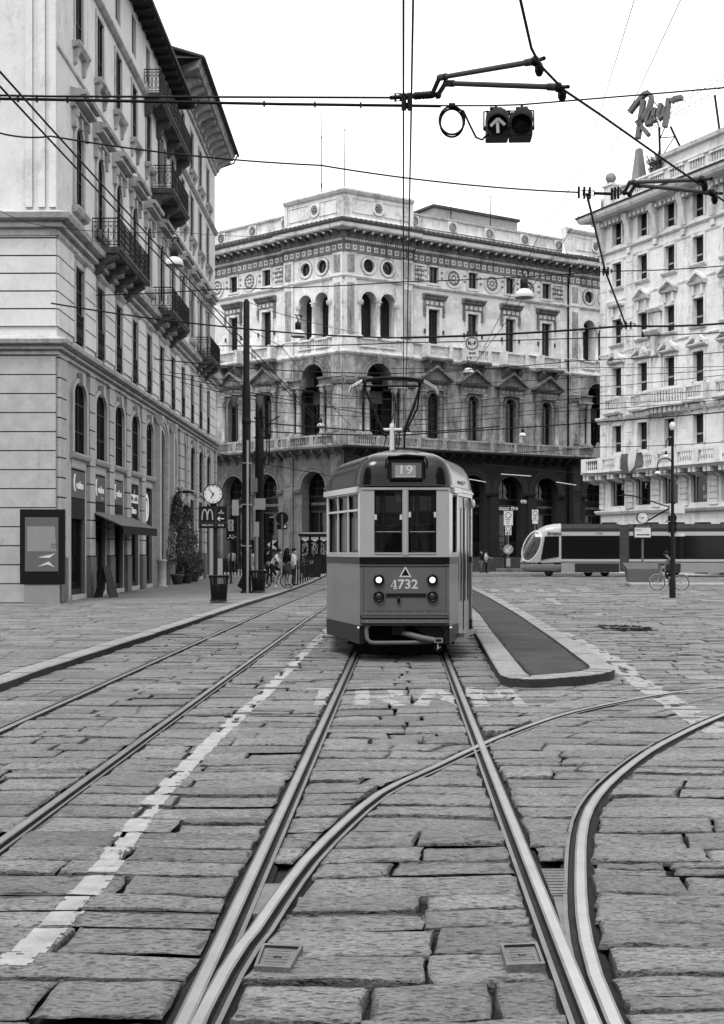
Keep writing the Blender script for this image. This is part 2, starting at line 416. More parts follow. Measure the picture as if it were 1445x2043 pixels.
# ================================================================ ground and paving stones
g = MB(); g.add([(-500, -60, -.06), (500, -60, -.06), (500, 900, -.06), (-500, 900, -.06)], ((0, 1, 2, 3),)); struct('ground', g, 'joint_dirt')
SV, SF, ST, SR = [], [], [], []; nv = 0
def stone(x00, x10, x01, x11, y0, y1, nx, ny, worn=1.):
    """one granite sett: corners at y0 (x00..x10) and y1 (x01..x11), worn rim, uneven top"""
    global nv
    wx = max(.05, (x10-x00)); e = min(.007/wx*random.uniform(.6, 1.8), .2); ey = min(.006/max(.05, y1-y0)*random.uniform(.6, 1.8), .2)
    s = np.r_[0, e, np.linspace(e*4, 1-e*4, nx), 1-e, 1]; t = np.r_[0, ey, np.linspace(ey*4, 1-ey*4, ny), 1-ey, 1]
    S, Tt = np.meshgrid(s, t)
    xa, xb = x00+S*(x10-x00), x01+S*(x11-x01); X = xa+Tt*(xb-xa); Y = y0+Tt*(y1-y0)
    jit = .009*worn
    low = rng.normal(0, 1, (3, 3)); 
    def bil(a):
        u = S*2; v = Tt*2; i = np.minimum(u.astype(int), 1); j = np.minimum(v.astype(int), 1); fu = u-i; fv = v-j
        return a[j, i]*(1-fu)*(1-fv)+a[j, i+1]*fu*(1-fv)+a[j+1, i]*(1-fu)*fv+a[j+1, i+1]*fu*fv
    X = X+jit*bil(rng.normal(0, 1, (3, 3)))+rng.normal(0, .0035*worn, S.shape); Y = Y+jit*.7*bil(low)+rng.normal(0, .0035*worn, S.shape)
    z0 = rng.normal(-.004, .007)*worn
    Z = z0+.004*bil(rng.normal(0, 1, (3, 3)))*worn+rng.normal(0, .0012, S.shape)
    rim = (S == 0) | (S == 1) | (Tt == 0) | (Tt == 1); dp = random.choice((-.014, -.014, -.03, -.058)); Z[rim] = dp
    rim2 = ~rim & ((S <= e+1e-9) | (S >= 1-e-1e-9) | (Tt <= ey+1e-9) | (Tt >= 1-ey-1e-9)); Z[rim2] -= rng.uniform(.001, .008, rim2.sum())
    if nx > 2:
        ch = rim2 & (rng.random(S.shape) < .16); cxm, cym = X.mean(), Y.mean(); k_ = rng.uniform(.004, .02, S.shape)
        dx_, dy_ = cxm-X, cym-Y; ln_ = np.hypot(dx_, dy_)+1e-6; X = np.where(ch, X+dx_/ln_*k_, X); Y = np.where(ch, Y+dy_/ln_*k_, Y); Z = np.where(ch, Z-.01, Z)
    m, n = S.shape
    SV.append(np.c_[X.ravel(), Y.ravel(), Z.ravel()])
    I = nv+np.arange(m*n).reshape(m, n)
    SF.append(np.c_[I[:-1, :-1].ravel(), I[:-1, 1:].ravel(), I[1:, 1:].ravel(), I[1:, :-1].ravel()])
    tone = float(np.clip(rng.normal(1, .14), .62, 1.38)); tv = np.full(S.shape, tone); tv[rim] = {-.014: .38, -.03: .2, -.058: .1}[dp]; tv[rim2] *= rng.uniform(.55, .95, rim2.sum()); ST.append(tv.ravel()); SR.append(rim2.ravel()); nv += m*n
def warp(x, y):
    k = np.clip((70-y)/20, 0, 1); return k*(.05*np.sin(x*1.3+.6*np.sin(y*.9))+.03*np.sin(x*2.9+y*.8)+.05*np.sin(x*.6-y*.35))
y = 2.6; skew = 0
while y < 104:
    d = random.uniform(.27, .46) if y < 40 else random.uniform(.42, .6)
    if y > 70: d *= 1.4
    y1 = y+d; ym = y+d/2
    xl = kerb_x(ym)-.05; xr = .30*y1+3.5
    if y > 66: xl = -.02*y-5
    cuts = []
    for r in RAILS:
        a, b = x_at(r, y), x_at(r, y1)
        if a is not None and b is not None and xl < min(a, b): cuts.append((a, b))
    cuts.sort(key=lambda c: c[0]+c[1])
    edges = [(xl, xl)]+cuts+[(xr, xr)]
    for k in range(len(edges)-1):
        (a0, a1), (b0, b1) = edges[k], edges[k+1]
        gp = .074
        a0 += gp if k else 0; a1 += gp if k else 0; b0 -= gp if k < len(edges)-2 else 0; b1 -= gp if k < len(edges)-2 else 0
        w = min(b0-a0, b1-a1)
        if w < .12: continue
        s = 0; wm = (b0-a0+b1-a1)/2
        offy = random.uniform(-.03, .03)
        dd = d
        while s < 1:
            ln = random.uniform(.4, .98)*(1 if y < 30 else 1.25)/wm
            e = 1 if s+ln*1.5 > 1 else s+ln
            gap = random.choice((.006, .008, .011, .016, .024, .04)); gs = gap/wm/2; gy = random.choice((.006, .01, .014, .022, .035))/2
            if y > 40: gy *= .6
            f = lambda q, p, r: p+q*(r-p)
            yo0 = y+gy+(offy if y < 60 else 0)*0+random.uniform(-.008, .008); yo1 = y1-gy+random.uniform(-.008, .008)
            if y < 14: nx, ny = 7, 4
            elif y < 28: nx, ny = 4, 3
            else: nx, ny = 2, 2
            if random.random() < .12 and y < 50:                # a split sett: two half-depth stones
                h2 = lerp(y, y1, random.uniform(.4, .6)); q = lambda v, s_: lerp(f(s_, a0, b0), f(s_, a1, b1), (v-y)/d)
                stone(q(yo0, s+gs), q(yo0, e-gs), q(h2, s+gs), q(h2, e-gs), yo0, h2-.006, nx, ny)
                stone(q(h2, s+gs), q(h2, e-gs), q(yo1, s+gs), q(yo1, e-gs), h2+.006, yo1, nx, ny)
            else:
                stone(f(s+gs, a0, b0), f(e-gs, a0, b0), f(s+gs, a1, b1), f(e-gs, a1, b1), yo0, yo1, nx, ny)
            s = e
    y = y1
V = np.concatenate(SV); V[:, 1] += warp(V[:, 0], V[:, 1]); Fq = np.concatenate(SF); TN = np.concatenate(ST)
def big_mesh(V, Fq, tone, m, rim=None):
    me = bpy.data.meshes.new('stones'); me.vertices.add(len(V)); me.vertices.foreach_set('co', V.ravel())
    me.loops.add(Fq.size); me.loops.foreach_set('vertex_index', Fq.ravel().astype(np.int32))
    me.polygons.add(len(Fq)); me.polygons.foreach_set('loop_start', np.arange(0, Fq.size, 4, dtype=np.int32)); me.polygons.foreach_set('loop_total', np.full(len(Fq), 4, dtype=np.int32))
    me.polygons.foreach_set('use_smooth', np.ones(len(Fq), bool)); me.update(calc_edges=True); me.validate()
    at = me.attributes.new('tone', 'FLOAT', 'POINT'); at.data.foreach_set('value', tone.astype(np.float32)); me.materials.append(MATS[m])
    if rim is not None:
        ev = np.empty(len(me.edges)*2, dtype=np.int32); me.edges.foreach_get('vertices', ev); ev = ev.reshape(-1, 2)
        sh = me.attributes.new('sharp_edge', 'BOOLEAN', 'EDGE'); sh.data.foreach_set('value', rim[ev[:, 0]] & rim[ev[:, 1]])
    return me
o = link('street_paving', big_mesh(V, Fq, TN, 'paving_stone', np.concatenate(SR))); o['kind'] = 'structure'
bvh = BVHTree.FromPolygons([tuple(p) for p in V], [tuple(q) for q in Fq])
def gz(x, y, up=.5):
    h = bvh.ray_cast(Vector((x, y, up)), Vector((0, 0, -1)), 2); return h[0].z if h[0] is not None else -.06

# ---- the tramway rails: girder section with running head, groove and lip, set in a dark joint
def rail(pts, side, label, dz=0.):
    """side=+1: the groove lies to the right of the running head"""
    prof = [(-.09, -.04, 1), (-.046, -.02, 1), (-.042, .004, 0), (-.030, .0075, 3), (.012, .008, 0), (.024, .006, 0), (.028, -.024, 2), (.058, -.024, 2), (.060, .002, 0), (.082, .002, 0), (.085, -.022, 1), (.105, -.04, 1)]
    mb = MB(); n = len(prof); vsx = []
    for i, p in enumerate(pts):
        d = (pts[min(i+1, len(pts)-1)]-pts[max(i-1, 0)]).normalized(); nrm = Vector((d.y, -d.x, 0))*side
        for a, z, _ in prof: vsx.append(p+nrm*a+Vector((0, 0, z+dz)))
    for j in range(n-1):
        m = 3 if prof[j][2] == 3 else 0 if prof[j+1][2] == 3 else prof[j+1][2] if prof[j][2] == prof[j+1][2] or prof[j+1][2] != 0 else prof[j][2]
        fs = [(i*n+j, i*n+j+1, (i+1)*n+j+1, (i+1)*n+j) for i in range(len(pts)-1)]
        mb.f += fs; mb.mi += [m]*len(fs); mb.sm += [False]*len(fs)
    mb.v = [tuple(p) for p in vsx]
    o = ob('tram_rail', mb, ['rail_steel', 'joint_dirt', 'rail_groove', 'rail_polish']); tag(o, label, 'rail', 'tram rails set in the paving')
rail(railA, 1, 'grooved steel rail running straight under the left wheels of the old tram')
rail(railB, -1, 'grooved steel rail running straight under the right wheels of the old tram')
rail(railF, 1, 'curved steel rail crossing between the straight rails and swinging off to the right', -.003)
rail(railC, -1, 'sharply curved double rail at the right edge bending away from the straight track', -.0015)
rail(railD, 1, 'left track rail nearer the white painted line')
rail(railE, -1, 'left track rail running closest to the pavement kerb')
# points hardware
def cover(name, quad, label):
    mb = MB(); ps = [G(*p) for p in quad]; c = sum(ps, Vector())/4
    ring = [lerp(p, c, .16) for p in ps]; up = Vector((0, 0, .026)); lo = Vector((0, 0, .014)); dn = Vector((0, 0, -.05))
    for i in range(4):
        a, b = ps[i], ps[(i+1) % 4]; c2, d2 = ring[(i+1) % 4], ring[i]
        mb.quad(a+up, b+up, c2+up, d2+up); mb.quad(d2+up, c2+up, c2+lo, d2+lo, 1); mb.quad(a+dn, b+dn, b+up, a+up)
    mb.quad(*[p+lo for p in ring], 0)
    for k in range(1, 7):
        t = k/7; a = lerp(ring[0], ring[3], t); b = lerp(ring[1], ring[2], t); e = (b-a).normalized()*.02
        mb.tube([a+e+Vector((0, 0, .015)), b-e+Vector((0, 0, .015))], .004, 4)
    mb.lathe([(.018, .018), (.018, .015), (0, .015)], 10, tuple(c), 1)
    t = tag(ob(name, mb, ['cast_iron', 'rail_groove']), label, 'cover', 'points box covers')
cover('points_cover', [(507, 1939), (578, 1943), (605, 1897), (524, 1893)], 'square cast iron points box lid beside the left rail')
cover('points_cover', [(1011, 1937), (1088, 1934), (1072, 1891), (998, 1894)], 'square cast iron points box lid beside the right rail')
def plate(name, quad, label, ribs=0):
    mb = MB(); ps = [G(*p) for p in quad]; u = Vector((0, 0, -.002)); d = Vector((0, 0, -.05))
    mb.quad(*[p+u for p in ps])
    for i in range(4): mb.quad(ps[i]+d, ps[(i+1) % 4]+d, ps[(i+1) % 4]+u, ps[i]+u)
    for k in range(ribs):
        for l in range(ribs):
            a = lerp(lerp(ps[0], ps[1], (k+.5)/ribs), lerp(ps[3], ps[2], (k+.5)/ribs), (l+.5)/ribs); mb.lathe([(.01, .002), (.006, .006), (0, .006)], 5, tuple(a), 0)
    tag(ob(name, mb, ['cast_iron']), label, 'plate', 'steel plates at the points')
plate('steel_plate', [(1101, 1785), (1131, 1785), (1126, 1733), (1080, 1733)], 'ribbed steel plate between the straight rail and the curved right rail', 9)
plate('steel_plate', [(1124, 1860), (1135, 1860), (1130, 1788), (1104, 1788)], 'smooth steel plate between the straight rail and the curved right rail')
plate('steel_plate', [(498, 1822), (520, 1822), (566, 1762), (527, 1762)], 'smooth steel plate in the wedge between the left rail and curved rail')

# ---- painted markings, laid on the setts (they follow each stone and are worn at the edges)
def hsh(x, y): 
    return (math.sin(x*12.9+y*78.2)*43758.5) % 1
from mathutils import noise as MN
def marking(inside, x0, x1, y0, y1, st, m, label, wear=.25, sty=None):
    mb = MB(); sty = sty or st; nx, ny = int((x1-x0)/st), int((y1-y0)/sty)
    idx = {}
    def vid(i, j):
        k = (i, j)
        if k not in idx:
            x, yy = x0+i*st, y0+j*sty; idx[k] = len(mb.v); mb.v.append((x, yy, gz(x, yy)+.0035))
        return idx[k]
    for j in range(ny):
        for i in range(nx):
            x, yy = x0+(i+.5)*st, y0+(j+.5)*sty
            nz = MN.noise(Vector((x*9, yy*6, 3)))*.5+MN.noise(Vector((x*28, yy*22, 9)))*.5
            if not inside(x, yy, nz*.02): continue
            if nz > .5-wear: continue
            q = [vid(i, j), vid(i+1, j), vid(i+1, j+1), vid(i, j+1)]; zs = [mb.v[k][2] for k in q]
            if min(zs) < -.026: continue
            mb.f.append(tuple(q)); mb.mi.append(0); mb.sm.append(True)
    o = ob('road_marking', mb, [m]); o['kind'] = 'structure'; return o
def seg(p, q, w):
    p, q = Vector(p[:2]), Vector(q[:2]); d = q-p; L = d.length; d /= L; n = Vector((-d.y, d.x))
    return lambda x, y, e: -e <= (Vector((x, y))-p).dot(d) <= L+e and abs((Vector((x, y))-p).dot(n)) < w/2+e
def line_mark(pts, w, st, m, wear):
    for a, b in zip(pts, pts[1:]):
        a, b = (a, b) if a.y < b.y else (b, a)
        marking(seg(a, b, w), min(a.x, b.x)-.2, max(a.x, b.x)+.2, a.y-.1, b.y+.1, st, m, '', wear, st if b.y < 14 else st*2)
wl = px_line([(20, 1925), (114, 1838), (214, 1728), (284, 1626), (400, 1498), (512, 1399), (651, 1259)])
line_mark(wl[:5], .155, .016, 'road_paint', .06); line_mark(wl[4:], .16, .022, 'road_paint', .06)
wl2 = [wl[-1], wl[-1]+Vector((TR*25+.2, 26, 0))]; line_mark(wl2, .16, .04, 'road_paint', .1)
# the worn word TRAM across the track
def letters(word, x0, y0, x1, y1, w):
    """strokes of each letter in a unit box"""
    S = {'T': [((0, 1), (1, 1)), ((.5, 0), (.5, 1))], 'R': [((.05, 0), (.05, 1)), ((.05, 1), (.85, 1)), ((.9, 1), (.9, .55)), ((.05, .5), (.85, .5)), ((.4, .5), (.95, 0))],
         'A': [((0, 0), (.5, 1)), ((.5, 1), (1, 0)), ((.2, .35), (.8, .35))], 'M': [((.05, 0), (.05, 1)), ((.05, 1), (.5, .4)), ((.5, .4), (.95, 1)), ((.95, 1), (.95, 0))]}
    out = []; n = len(word); cw = (x1-x0)/n
    for i, c in enumerate(word):
        for p, q in S[c]:
            f = lambda a: (x0+cw*(i+.12+.72*a[0]), lerp(y0, y1, a[1]))
            out.append(seg(f(p), f(q), w))
    return lambda x, y, e: any(k(x, y, e) for k in out)
a, b = G(583, 1408), G(1028, 1374)
marking(letters('TRAM', a.x, a.y, b.x, b.y, .17), a.x-.15, b.x+.15, a.y-.15, b.y+.15, .02, 'ghost_paint', '', .1)
# marks on the carriageway to the right
line_mark([G(1300, 1376), G(1200, 1302), G(1122, 1262)], .34, .04, 'ghost_paint', .12); line_mark([G(1440, 1462), G(1300, 1376)], .34, .04, 'ghost_paint', .12)
line_mark([G(1345, 1222), G(1228, 1198)], .16, .05, 'faded_paint', .3)
def quad_mark(px, m='faded_paint', wear=.2):
    ps = [G(*p) for p in px]
    def ins(x, y, e):
        s = [(q.x-p.x)*(y-p.y)-(q.y-p.y)*(x-p.x) for p, q in zip(ps, ps[1:]+ps[:1])]; return all(v > -.02 for v in s) or all(v < .02 for v in s)
    marking(ins, min(p.x for p in ps), max(p.x for p in ps), min(p.y for p in ps), max(p.y for p in ps), .06, m, '', wear, .12)
for x in (985, 1030, 1075, 1122, 1165): quad_mark([(x, 1181), (x+24, 1181), (x+4, 1174), (x-18, 1174)])
quad_mark([(960, 1186.5), (1345, 1190), (1345, 1188), (960, 1184.5)], wear=.25)
quad_mark([(1083, 1193), (1104, 1193), (1122, 1205), (1112, 1206)]); quad_mark([(1145, 1219), (1205, 1226), (1188, 1228), (1142, 1222)]); quad_mark([(1300, 1196), (1345, 1199), (1345, 1201), (1300, 1198)])

# ================================================================ left pavement with granite kerb
mb = MB(); zt = .11
pts = KERB; n = len(pts)
def off(i, d):
    t = (pts[min(i+1, n-1)]-pts[max(i-1, 0)]).normalized(); return pts[i]+Vector((-t.y, t.x, 0))*d
far = [Vector((-60, p.y, 0)) for p in pts]
for i in range(n-1):
    a, b = pts[i], pts[i+1]; U = Vector((0, 0, zt)); D = Vector((0, 0, -.06))
    steps = max(1, int((b-a).length/1.1)) if b.y < 90 else 1
    ia, ib = off(i, .30), off(i+1, .30)
    for k in range(steps):
        t0, t1 = k/steps, (k+1)/steps-(.006/(b-a).length)
        p0, p1, q0, q1 = lerp(a, b, t0), lerp(a, b, t1), lerp(ia, ib, t0), lerp(ia, ib, t1)
        j = Vector((0, 0, random.uniform(-.006, .006))); ch = (q0-p0)*.06; dn = Vector((0, 0, -.018))
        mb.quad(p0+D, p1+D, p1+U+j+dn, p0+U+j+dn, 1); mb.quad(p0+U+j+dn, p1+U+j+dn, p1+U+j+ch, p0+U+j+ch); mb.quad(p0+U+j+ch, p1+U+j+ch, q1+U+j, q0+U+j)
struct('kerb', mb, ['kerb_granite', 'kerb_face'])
mb = MB()
for i in range(n-1):
    ia, ib = off(i, .30), off(i+1, .30); z = Vector((0, 0, zt-.03)); mb.quad(ia+z, ib+z, far[i+1]+z, far[i]+z)
struct('pavement_bed', mb, ['joint_dirt'])
mb = MB(); ya = 40.5
kx = kerb_x(ya)-.31
ps = [Vector((kx, ya, zt))]+[off(i, .303)+Vector((0, 0, zt)) for i in range(n) if pts[i].y > ya]
for p, q in zip(ps, ps[1:]): mb.quad(p, q, Vector((-60, q.y, zt)), Vector((-60, p.y, zt)))
mb.quad(Vector((kx, ya, zt)), Vector((-60, ya, zt)), Vector((-60, ya, zt-.1)), Vector((kx, ya, zt-.1)))
struct('pavement_asphalt', mb, ['pavement_asphalt'])
SV, SF, ST, SR = [], [], [], []; nv = 0; y = 8.
while y < ya:
    d = random.uniform(.34, .5); y1 = min(y+d, ya-.005)
    if y1-y < .1: break
    x = kerb_x(y+d/2)-.33; x2 = kerb_x(y1)-.33; xw = -.30*y-4
    while x > xw:
        ln = random.uniform(.5, 1.1); stone(x-ln+.006, x-.004, x2-ln+.006, x2-.004, y+.004, y1-.004, 3, 2, .55); x -= ln; x2 -= ln
    y = y1
Vp = np.concatenate(SV); Vp[:, 2] += zt
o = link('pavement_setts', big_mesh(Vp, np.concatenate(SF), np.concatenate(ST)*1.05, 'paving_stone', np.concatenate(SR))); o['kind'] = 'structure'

# ================================================================ tram-stop island: granite kerb round dark asphalt
out = [G(1003, 1369), G(1060, 1374), G(1140, 1369), G(1205, 1361), G(1232, 1352), Vector((3.62, 19., 0)), Vector((3.9, 24, 0)), Vector((4.33, 33, 0)), Vector((4.75, 45, 0)), Vector((5.1, 60, 0)), Vector((5.1, 62, 0)), Vector((3.6, 62, 0)),
       Vector((3.30, 50, 0)), Vector((2.66, 33, 0)), Vector((2.2, 24.5, 0)), Vector((1.95, 19.5, 0)), Vector((1.86, 17.6, 0))]
for _ in range(2):                                                  # round the corners
    out = [p for a, b in zip(out, out[1:]+out[:1]) for p in ((a.lerp(b, .25), a.lerp(b, .75)) if (b-a).length < 4 else (a.lerp(b, min(.25, .6/(b-a).length)), b.lerp(a, min(.25, .6/(b-a).length))))]
mb = MB(); n = len(out)
def inset(ps, d):
    r = []
    for i in range(len(ps)):
        t = (ps[(i+1) % len(ps)]-ps[i-1]).normalized(); r.append(ps[i]+Vector((-t.y, t.x, 0))*d)
    return r
o1, o2 = inset(out, .02), inset(out, .36)
for i in range(n):
    j = (i+1) % n; k = max(1, int((out[j]-out[i]).length/1.0))
    for s in range(k):
        a, b = lerp(out[i], out[j], s/k), lerp(out[i], out[j], (s+1)/k-.012); a1, b1 = lerp(o1[i], o1[j], s/k), lerp(o1[i], o1[j], (s+1)/k-.012); a2, b2 = lerp(o2[i], o2[j], s/k), lerp(o2[i], o2[j], (s+1)/k-.012)
        jz = random.uniform(-.004, .004); U = Vector((0, 0, .13+jz)); U1 = Vector((0, 0, .115+jz)); D = Vector((0, 0, -.06))
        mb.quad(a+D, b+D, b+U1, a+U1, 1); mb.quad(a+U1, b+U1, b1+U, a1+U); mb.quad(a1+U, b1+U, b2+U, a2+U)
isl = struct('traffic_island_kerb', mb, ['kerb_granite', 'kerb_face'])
mb = MB(); mb.add([p+Vector((random.uniform(-.02, .02), 0, .124)) for p in inset(out, .35)], (tuple(range(n)),)); struct('traffic_island_surface', mb, ['asphalt'])
mb = MB(); q = inset(out, .355); r_ = random.Random(4)                  # ragged dark joint between asphalt and kerb
fine = [q[i].lerp(q[(i+1) % n], k/6) for i in range(n) for k in range(6)]; wv = [r_.choice((.008, .012, .02, .05))*r_.uniform(.6, 1.3) for _ in fine]
for i in range(len(fine)):
    a, b = fine[i], fine[(i+1) % len(fine)]; t = (b-a); 
    if t.length < 1e-4: continue
    t.normalize(); nn = Vector((-t.y, t.x, 0)); z = Vector((0, 0, .1365)); mb.quad(a-nn*.012+z, b-nn*.012+z, b+nn*wv[(i+1) % len(fine)]+z, a+nn*wv[i]+z)
struct('traffic_island_joint', mb, ['joint_dirt'])
mb = MB(); a, b = G(1000, 1266, .124), G(1066, 1269, .124); mb.box(a.x, b.x, a.y-.06, a.y+.06, .10, .129)
for i in range(14): x = lerp(a.x, b.x, (i+.5)/14); mb.box(x-.008, x+.008, a.y-.05, a.y+.05, .129, .133, 1)
tag(ob('drain_grate', mb, ['cast_iron', 'rail_groove']), 'narrow slotted drain grate across the asphalt island', 'grate')
# dark smudge on the carriageway
mb = MB(); c = G(1246, 1253); st = .05; idx = {}
def in_smudge(x, y, e): 
    dx, dy = (x-c.x)/.6, (y-c.y)/1.25; return dx*dx+dy*dy < 1+MN.noise(Vector((x*4, y*4, 1)))*.8
mat('dark_smudge', .02, 1., .3, 4, .0, 40, spec=0.)  # plain matt near-black tone for the smudge
so_ = marking(in_smudge, c.x-1, c.x+1, c.y-1.9, c.y+1.9, .05, 'dark_smudge', '', -.5); so_.name = 'road_smudge'
# ================================================================ LEFT BUILDINGS (facade along the street)
LA = math.atan2(1, .01068)                                       # heading of the facade, away from the camera
LO = Vector((-10.1+.01068*40.8, 40.8, .11))
def LU(u, out=0., z=0.): return frame(LO, LA) @ Vector((u, -out, z))
def bay(i): return 3.0+3.36*i
_win = {}
def window_parts(kind):
    """window kinds of the street block: (frame mesh, pane mesh)"""
    if kind in _win: return _win[kind]
    f, p = MB(), MB()
    def sash(hw, z0, z1, rise, y, mull=True, bars=(.62,)):
        w = .05
        f.box(-hw, -hw+w, y, y+.05, z0, z1-rise, 1); f.box(hw-w, hw, y, y+.05, z0, z1-rise, 1); f.box(-hw, hw, y+.002, y+.05, z0, z0+.07, 1)
        if rise: f.ring(0, z1-rise, hw-w, hw, y, y+.05, 0, PI, 10, 1, rise/hw)
        else: f.box(-hw, hw, y+.002, y+.05, z1-w, z1, 1)
        if mull: f.box(-.03, .03, y-.01, y+.05, z0+.02, z1-rise*.3, 1)
        for b in bars: zz = lerp(z0, z1, b); f.box(-hw+.01, hw-.01, y-.004, y+.045, zz, zz+.05, 1)
        p.pane(0, hw, z0, z1, rise, y+.03)
    if kind == 'mezz':
        hw, z0, z1, r = .92, 4.9, 7.35, .5
        f.ring(0, z1-r, hw, hw+.26, -.10, 0, 0, PI, 12, 0, (r+.12)/(hw+.26)); f.box(-hw-.26, -hw, -.10, 0, z0, z1-r); f.box(hw, hw+.26, -.10, 0, z0, z1-r)
        f.prism([(-.13, z1-.12), (.13, z1-.12), (.2, z1+.3), (-.2, z1+.3)], -.2, -.02); f.mould(-hw-.32, hw+.32, [(0, z0-.2), (.14, z0-.16), (.2, z0-.05), (.2, z0), (0, z0)])
        sash(hw, z0, z1, r, .015, True, (.3, .68))
    elif kind == 'second':
        hw, z0, z1 = .58, 8.62, 11.2
        for s in (-1, 1): f.box(s*hw, s*(hw+.2), -.07, 0, z0, z1)
        f.box(-hw-.2, hw+.2, -.07, 0, z1, z1+.2); f.mould(-hw-.3, hw+.3, [(.05, z1+.2), (.18, z1+.32), (.18, z1+.38), (0, z1+.42)])
        sash(hw, z0, z1, 0, .015, True, (.32, .7))
        r = 2; f.box(-hw, hw, -.06, -.02, z0+.98, z0+1.03, r); f.box(-hw, hw, -.06, -.02, z0+.1, z0+.13, r); f.box(-hw, hw, -.055, -.025, z0+.78, z0+.8, r)
        for k in range(13): x = lerp(-hw+.03, hw-.03, k/12); f.box(x-.011, x+.011, -.05, -.03, z0+.1, z0+1., r)
        for k in range(6): x = lerp(-hw+.1, hw-.1, k/5); f.box(x-.05, x+.05, -.052, -.028, z0+.3, z0+.55, r)
    elif kind == 'third':
        hw, z0, z1, r = .55, 13.15, 15.95, .55
        for s in (-1, 1):
            f.box(s*hw, s*(hw+.24), -.08, 0, z0, z1-r); f.box(s*(hw+.2), s*(hw+.42), -.16, 0, 15.75, 16.35); f.box(s*(hw+.22), s*(hw+.4), -.22, -.16, 16.1, 16.35)
        f.ring(0, z1-r, hw, hw+.24, -.08, 0, 0, PI, 12); f.box(-.12, .12, -.16, 0, z1-.06, z1+.3)
        f.mould(-1.15, 1.15, [(0, 16.35), (.16, 16.38), (.16, 16.48), (.1, 16.49), (.1, 16.53), (.4, 16.58), (.4, 16.68), (.34, 16.69), (.34, 16.73), (.52, 16.76), (.56, 16.88), (0, 17.0)])
        f.mould(-hw-.36, hw+.36, [(0, z0-.24), (.16, z0-.2), (.24, z0-.06), (.24, z0), (0, z0)])
        sash(hw, z0, z1, r, .015, True, (.36, .72))
    elif kind in ('fourth', 'attic'):
        hw, z0, z1 = (.55, 18.65, 21.0) if kind == 'fourth' else (.52, 22.3, 24.5)
        for s in (-1, 1): f.box(s*hw, s*(hw+.16), -.05, 0, z0, z1)
        f.box(-hw-.16, hw+.16, -.05, 0, z1, z1+.16)
        f.mould(-hw-.32, hw+.32, [(0, z0-.22), (.16, z0-.18), (.26, z0-.06), (.26, z0), (0, z0)])
        for s in (-1, 1): f.prism([(-.24, z0-.22), (0, z0-.22), (0, z0-.75), (-.1, z0-.68), (-.14, z0-.45)], s*(hw+.08)-.09, s*(hw+.08)+.09, 0, False, 'yz')
        sash(hw, z0, z1, 0, .015, True, (.35,))
    _win[kind] = (f.mesh(['plaster_trim' if kind != 'mezz' else 'rough_stone', 'window_frame', 'iron_black']), p.mesh(['glass_room']))
    return _win[kind]
def put_window(par, kind, u):
    fm, pm = window_parts(kind); w = link('window', fm, par, T(u)); link('pane', pm, w)
    return w
DR = {'mezz': (.8, 4.95, 6.8, .3), 'second': (.52, 8.7, 11.1, .24), 'third': (.48, 13.2, 15.3, .26), 'fourth': (.5, 18.7, 20.9, .24), 'attic': (.46, 22.4, 24.4, .24)}
_rd = random.Random(21)
def drape(win, hw, z0, z1, y):
    """a curtain pair, a half-lowered blind or nothing behind the glass"""
    q = _rd.random(); b = MB()
    if q < .35: return
    if q < .65:
        b.box(-hw, hw, y, y+.02, lerp(z0, z1, _rd.uniform(.3, .75)), z1); ob('blind', b, [_rd.choice(('blind', 'sign_grey', 'sign_mid'))], win)
    else:
        for s in (-1, 1):
            wd = hw*_rd.uniform(.35, .7); n = 6
            for k in range(n): x0, x1 = s*(hw-wd*k/n), s*(hw-wd*(k+1)/n); b.quad((x0, y+.04*(k % 2), z0), (x1, y+.04*((k+1) % 2), z0), (x1, y+.04*((k+1) % 2), z1), (x0, y+.04*(k % 2), z1))
        ob('curtain', b, [_rd.choice(('blind', 'sign_mid', 'sign_grey'))], win)
def rooms(par, u0, u1, zs, y=1.4):
    """dark rooms behind the windows with pale curtains here and there"""
    mb = MB(); mb.quad((u0, y, zs[0]), (u1, y, zs[0]), (u1, y, zs[1]), (u0, y, zs[1])); ob('interior', mb, ['room_dark'], par)

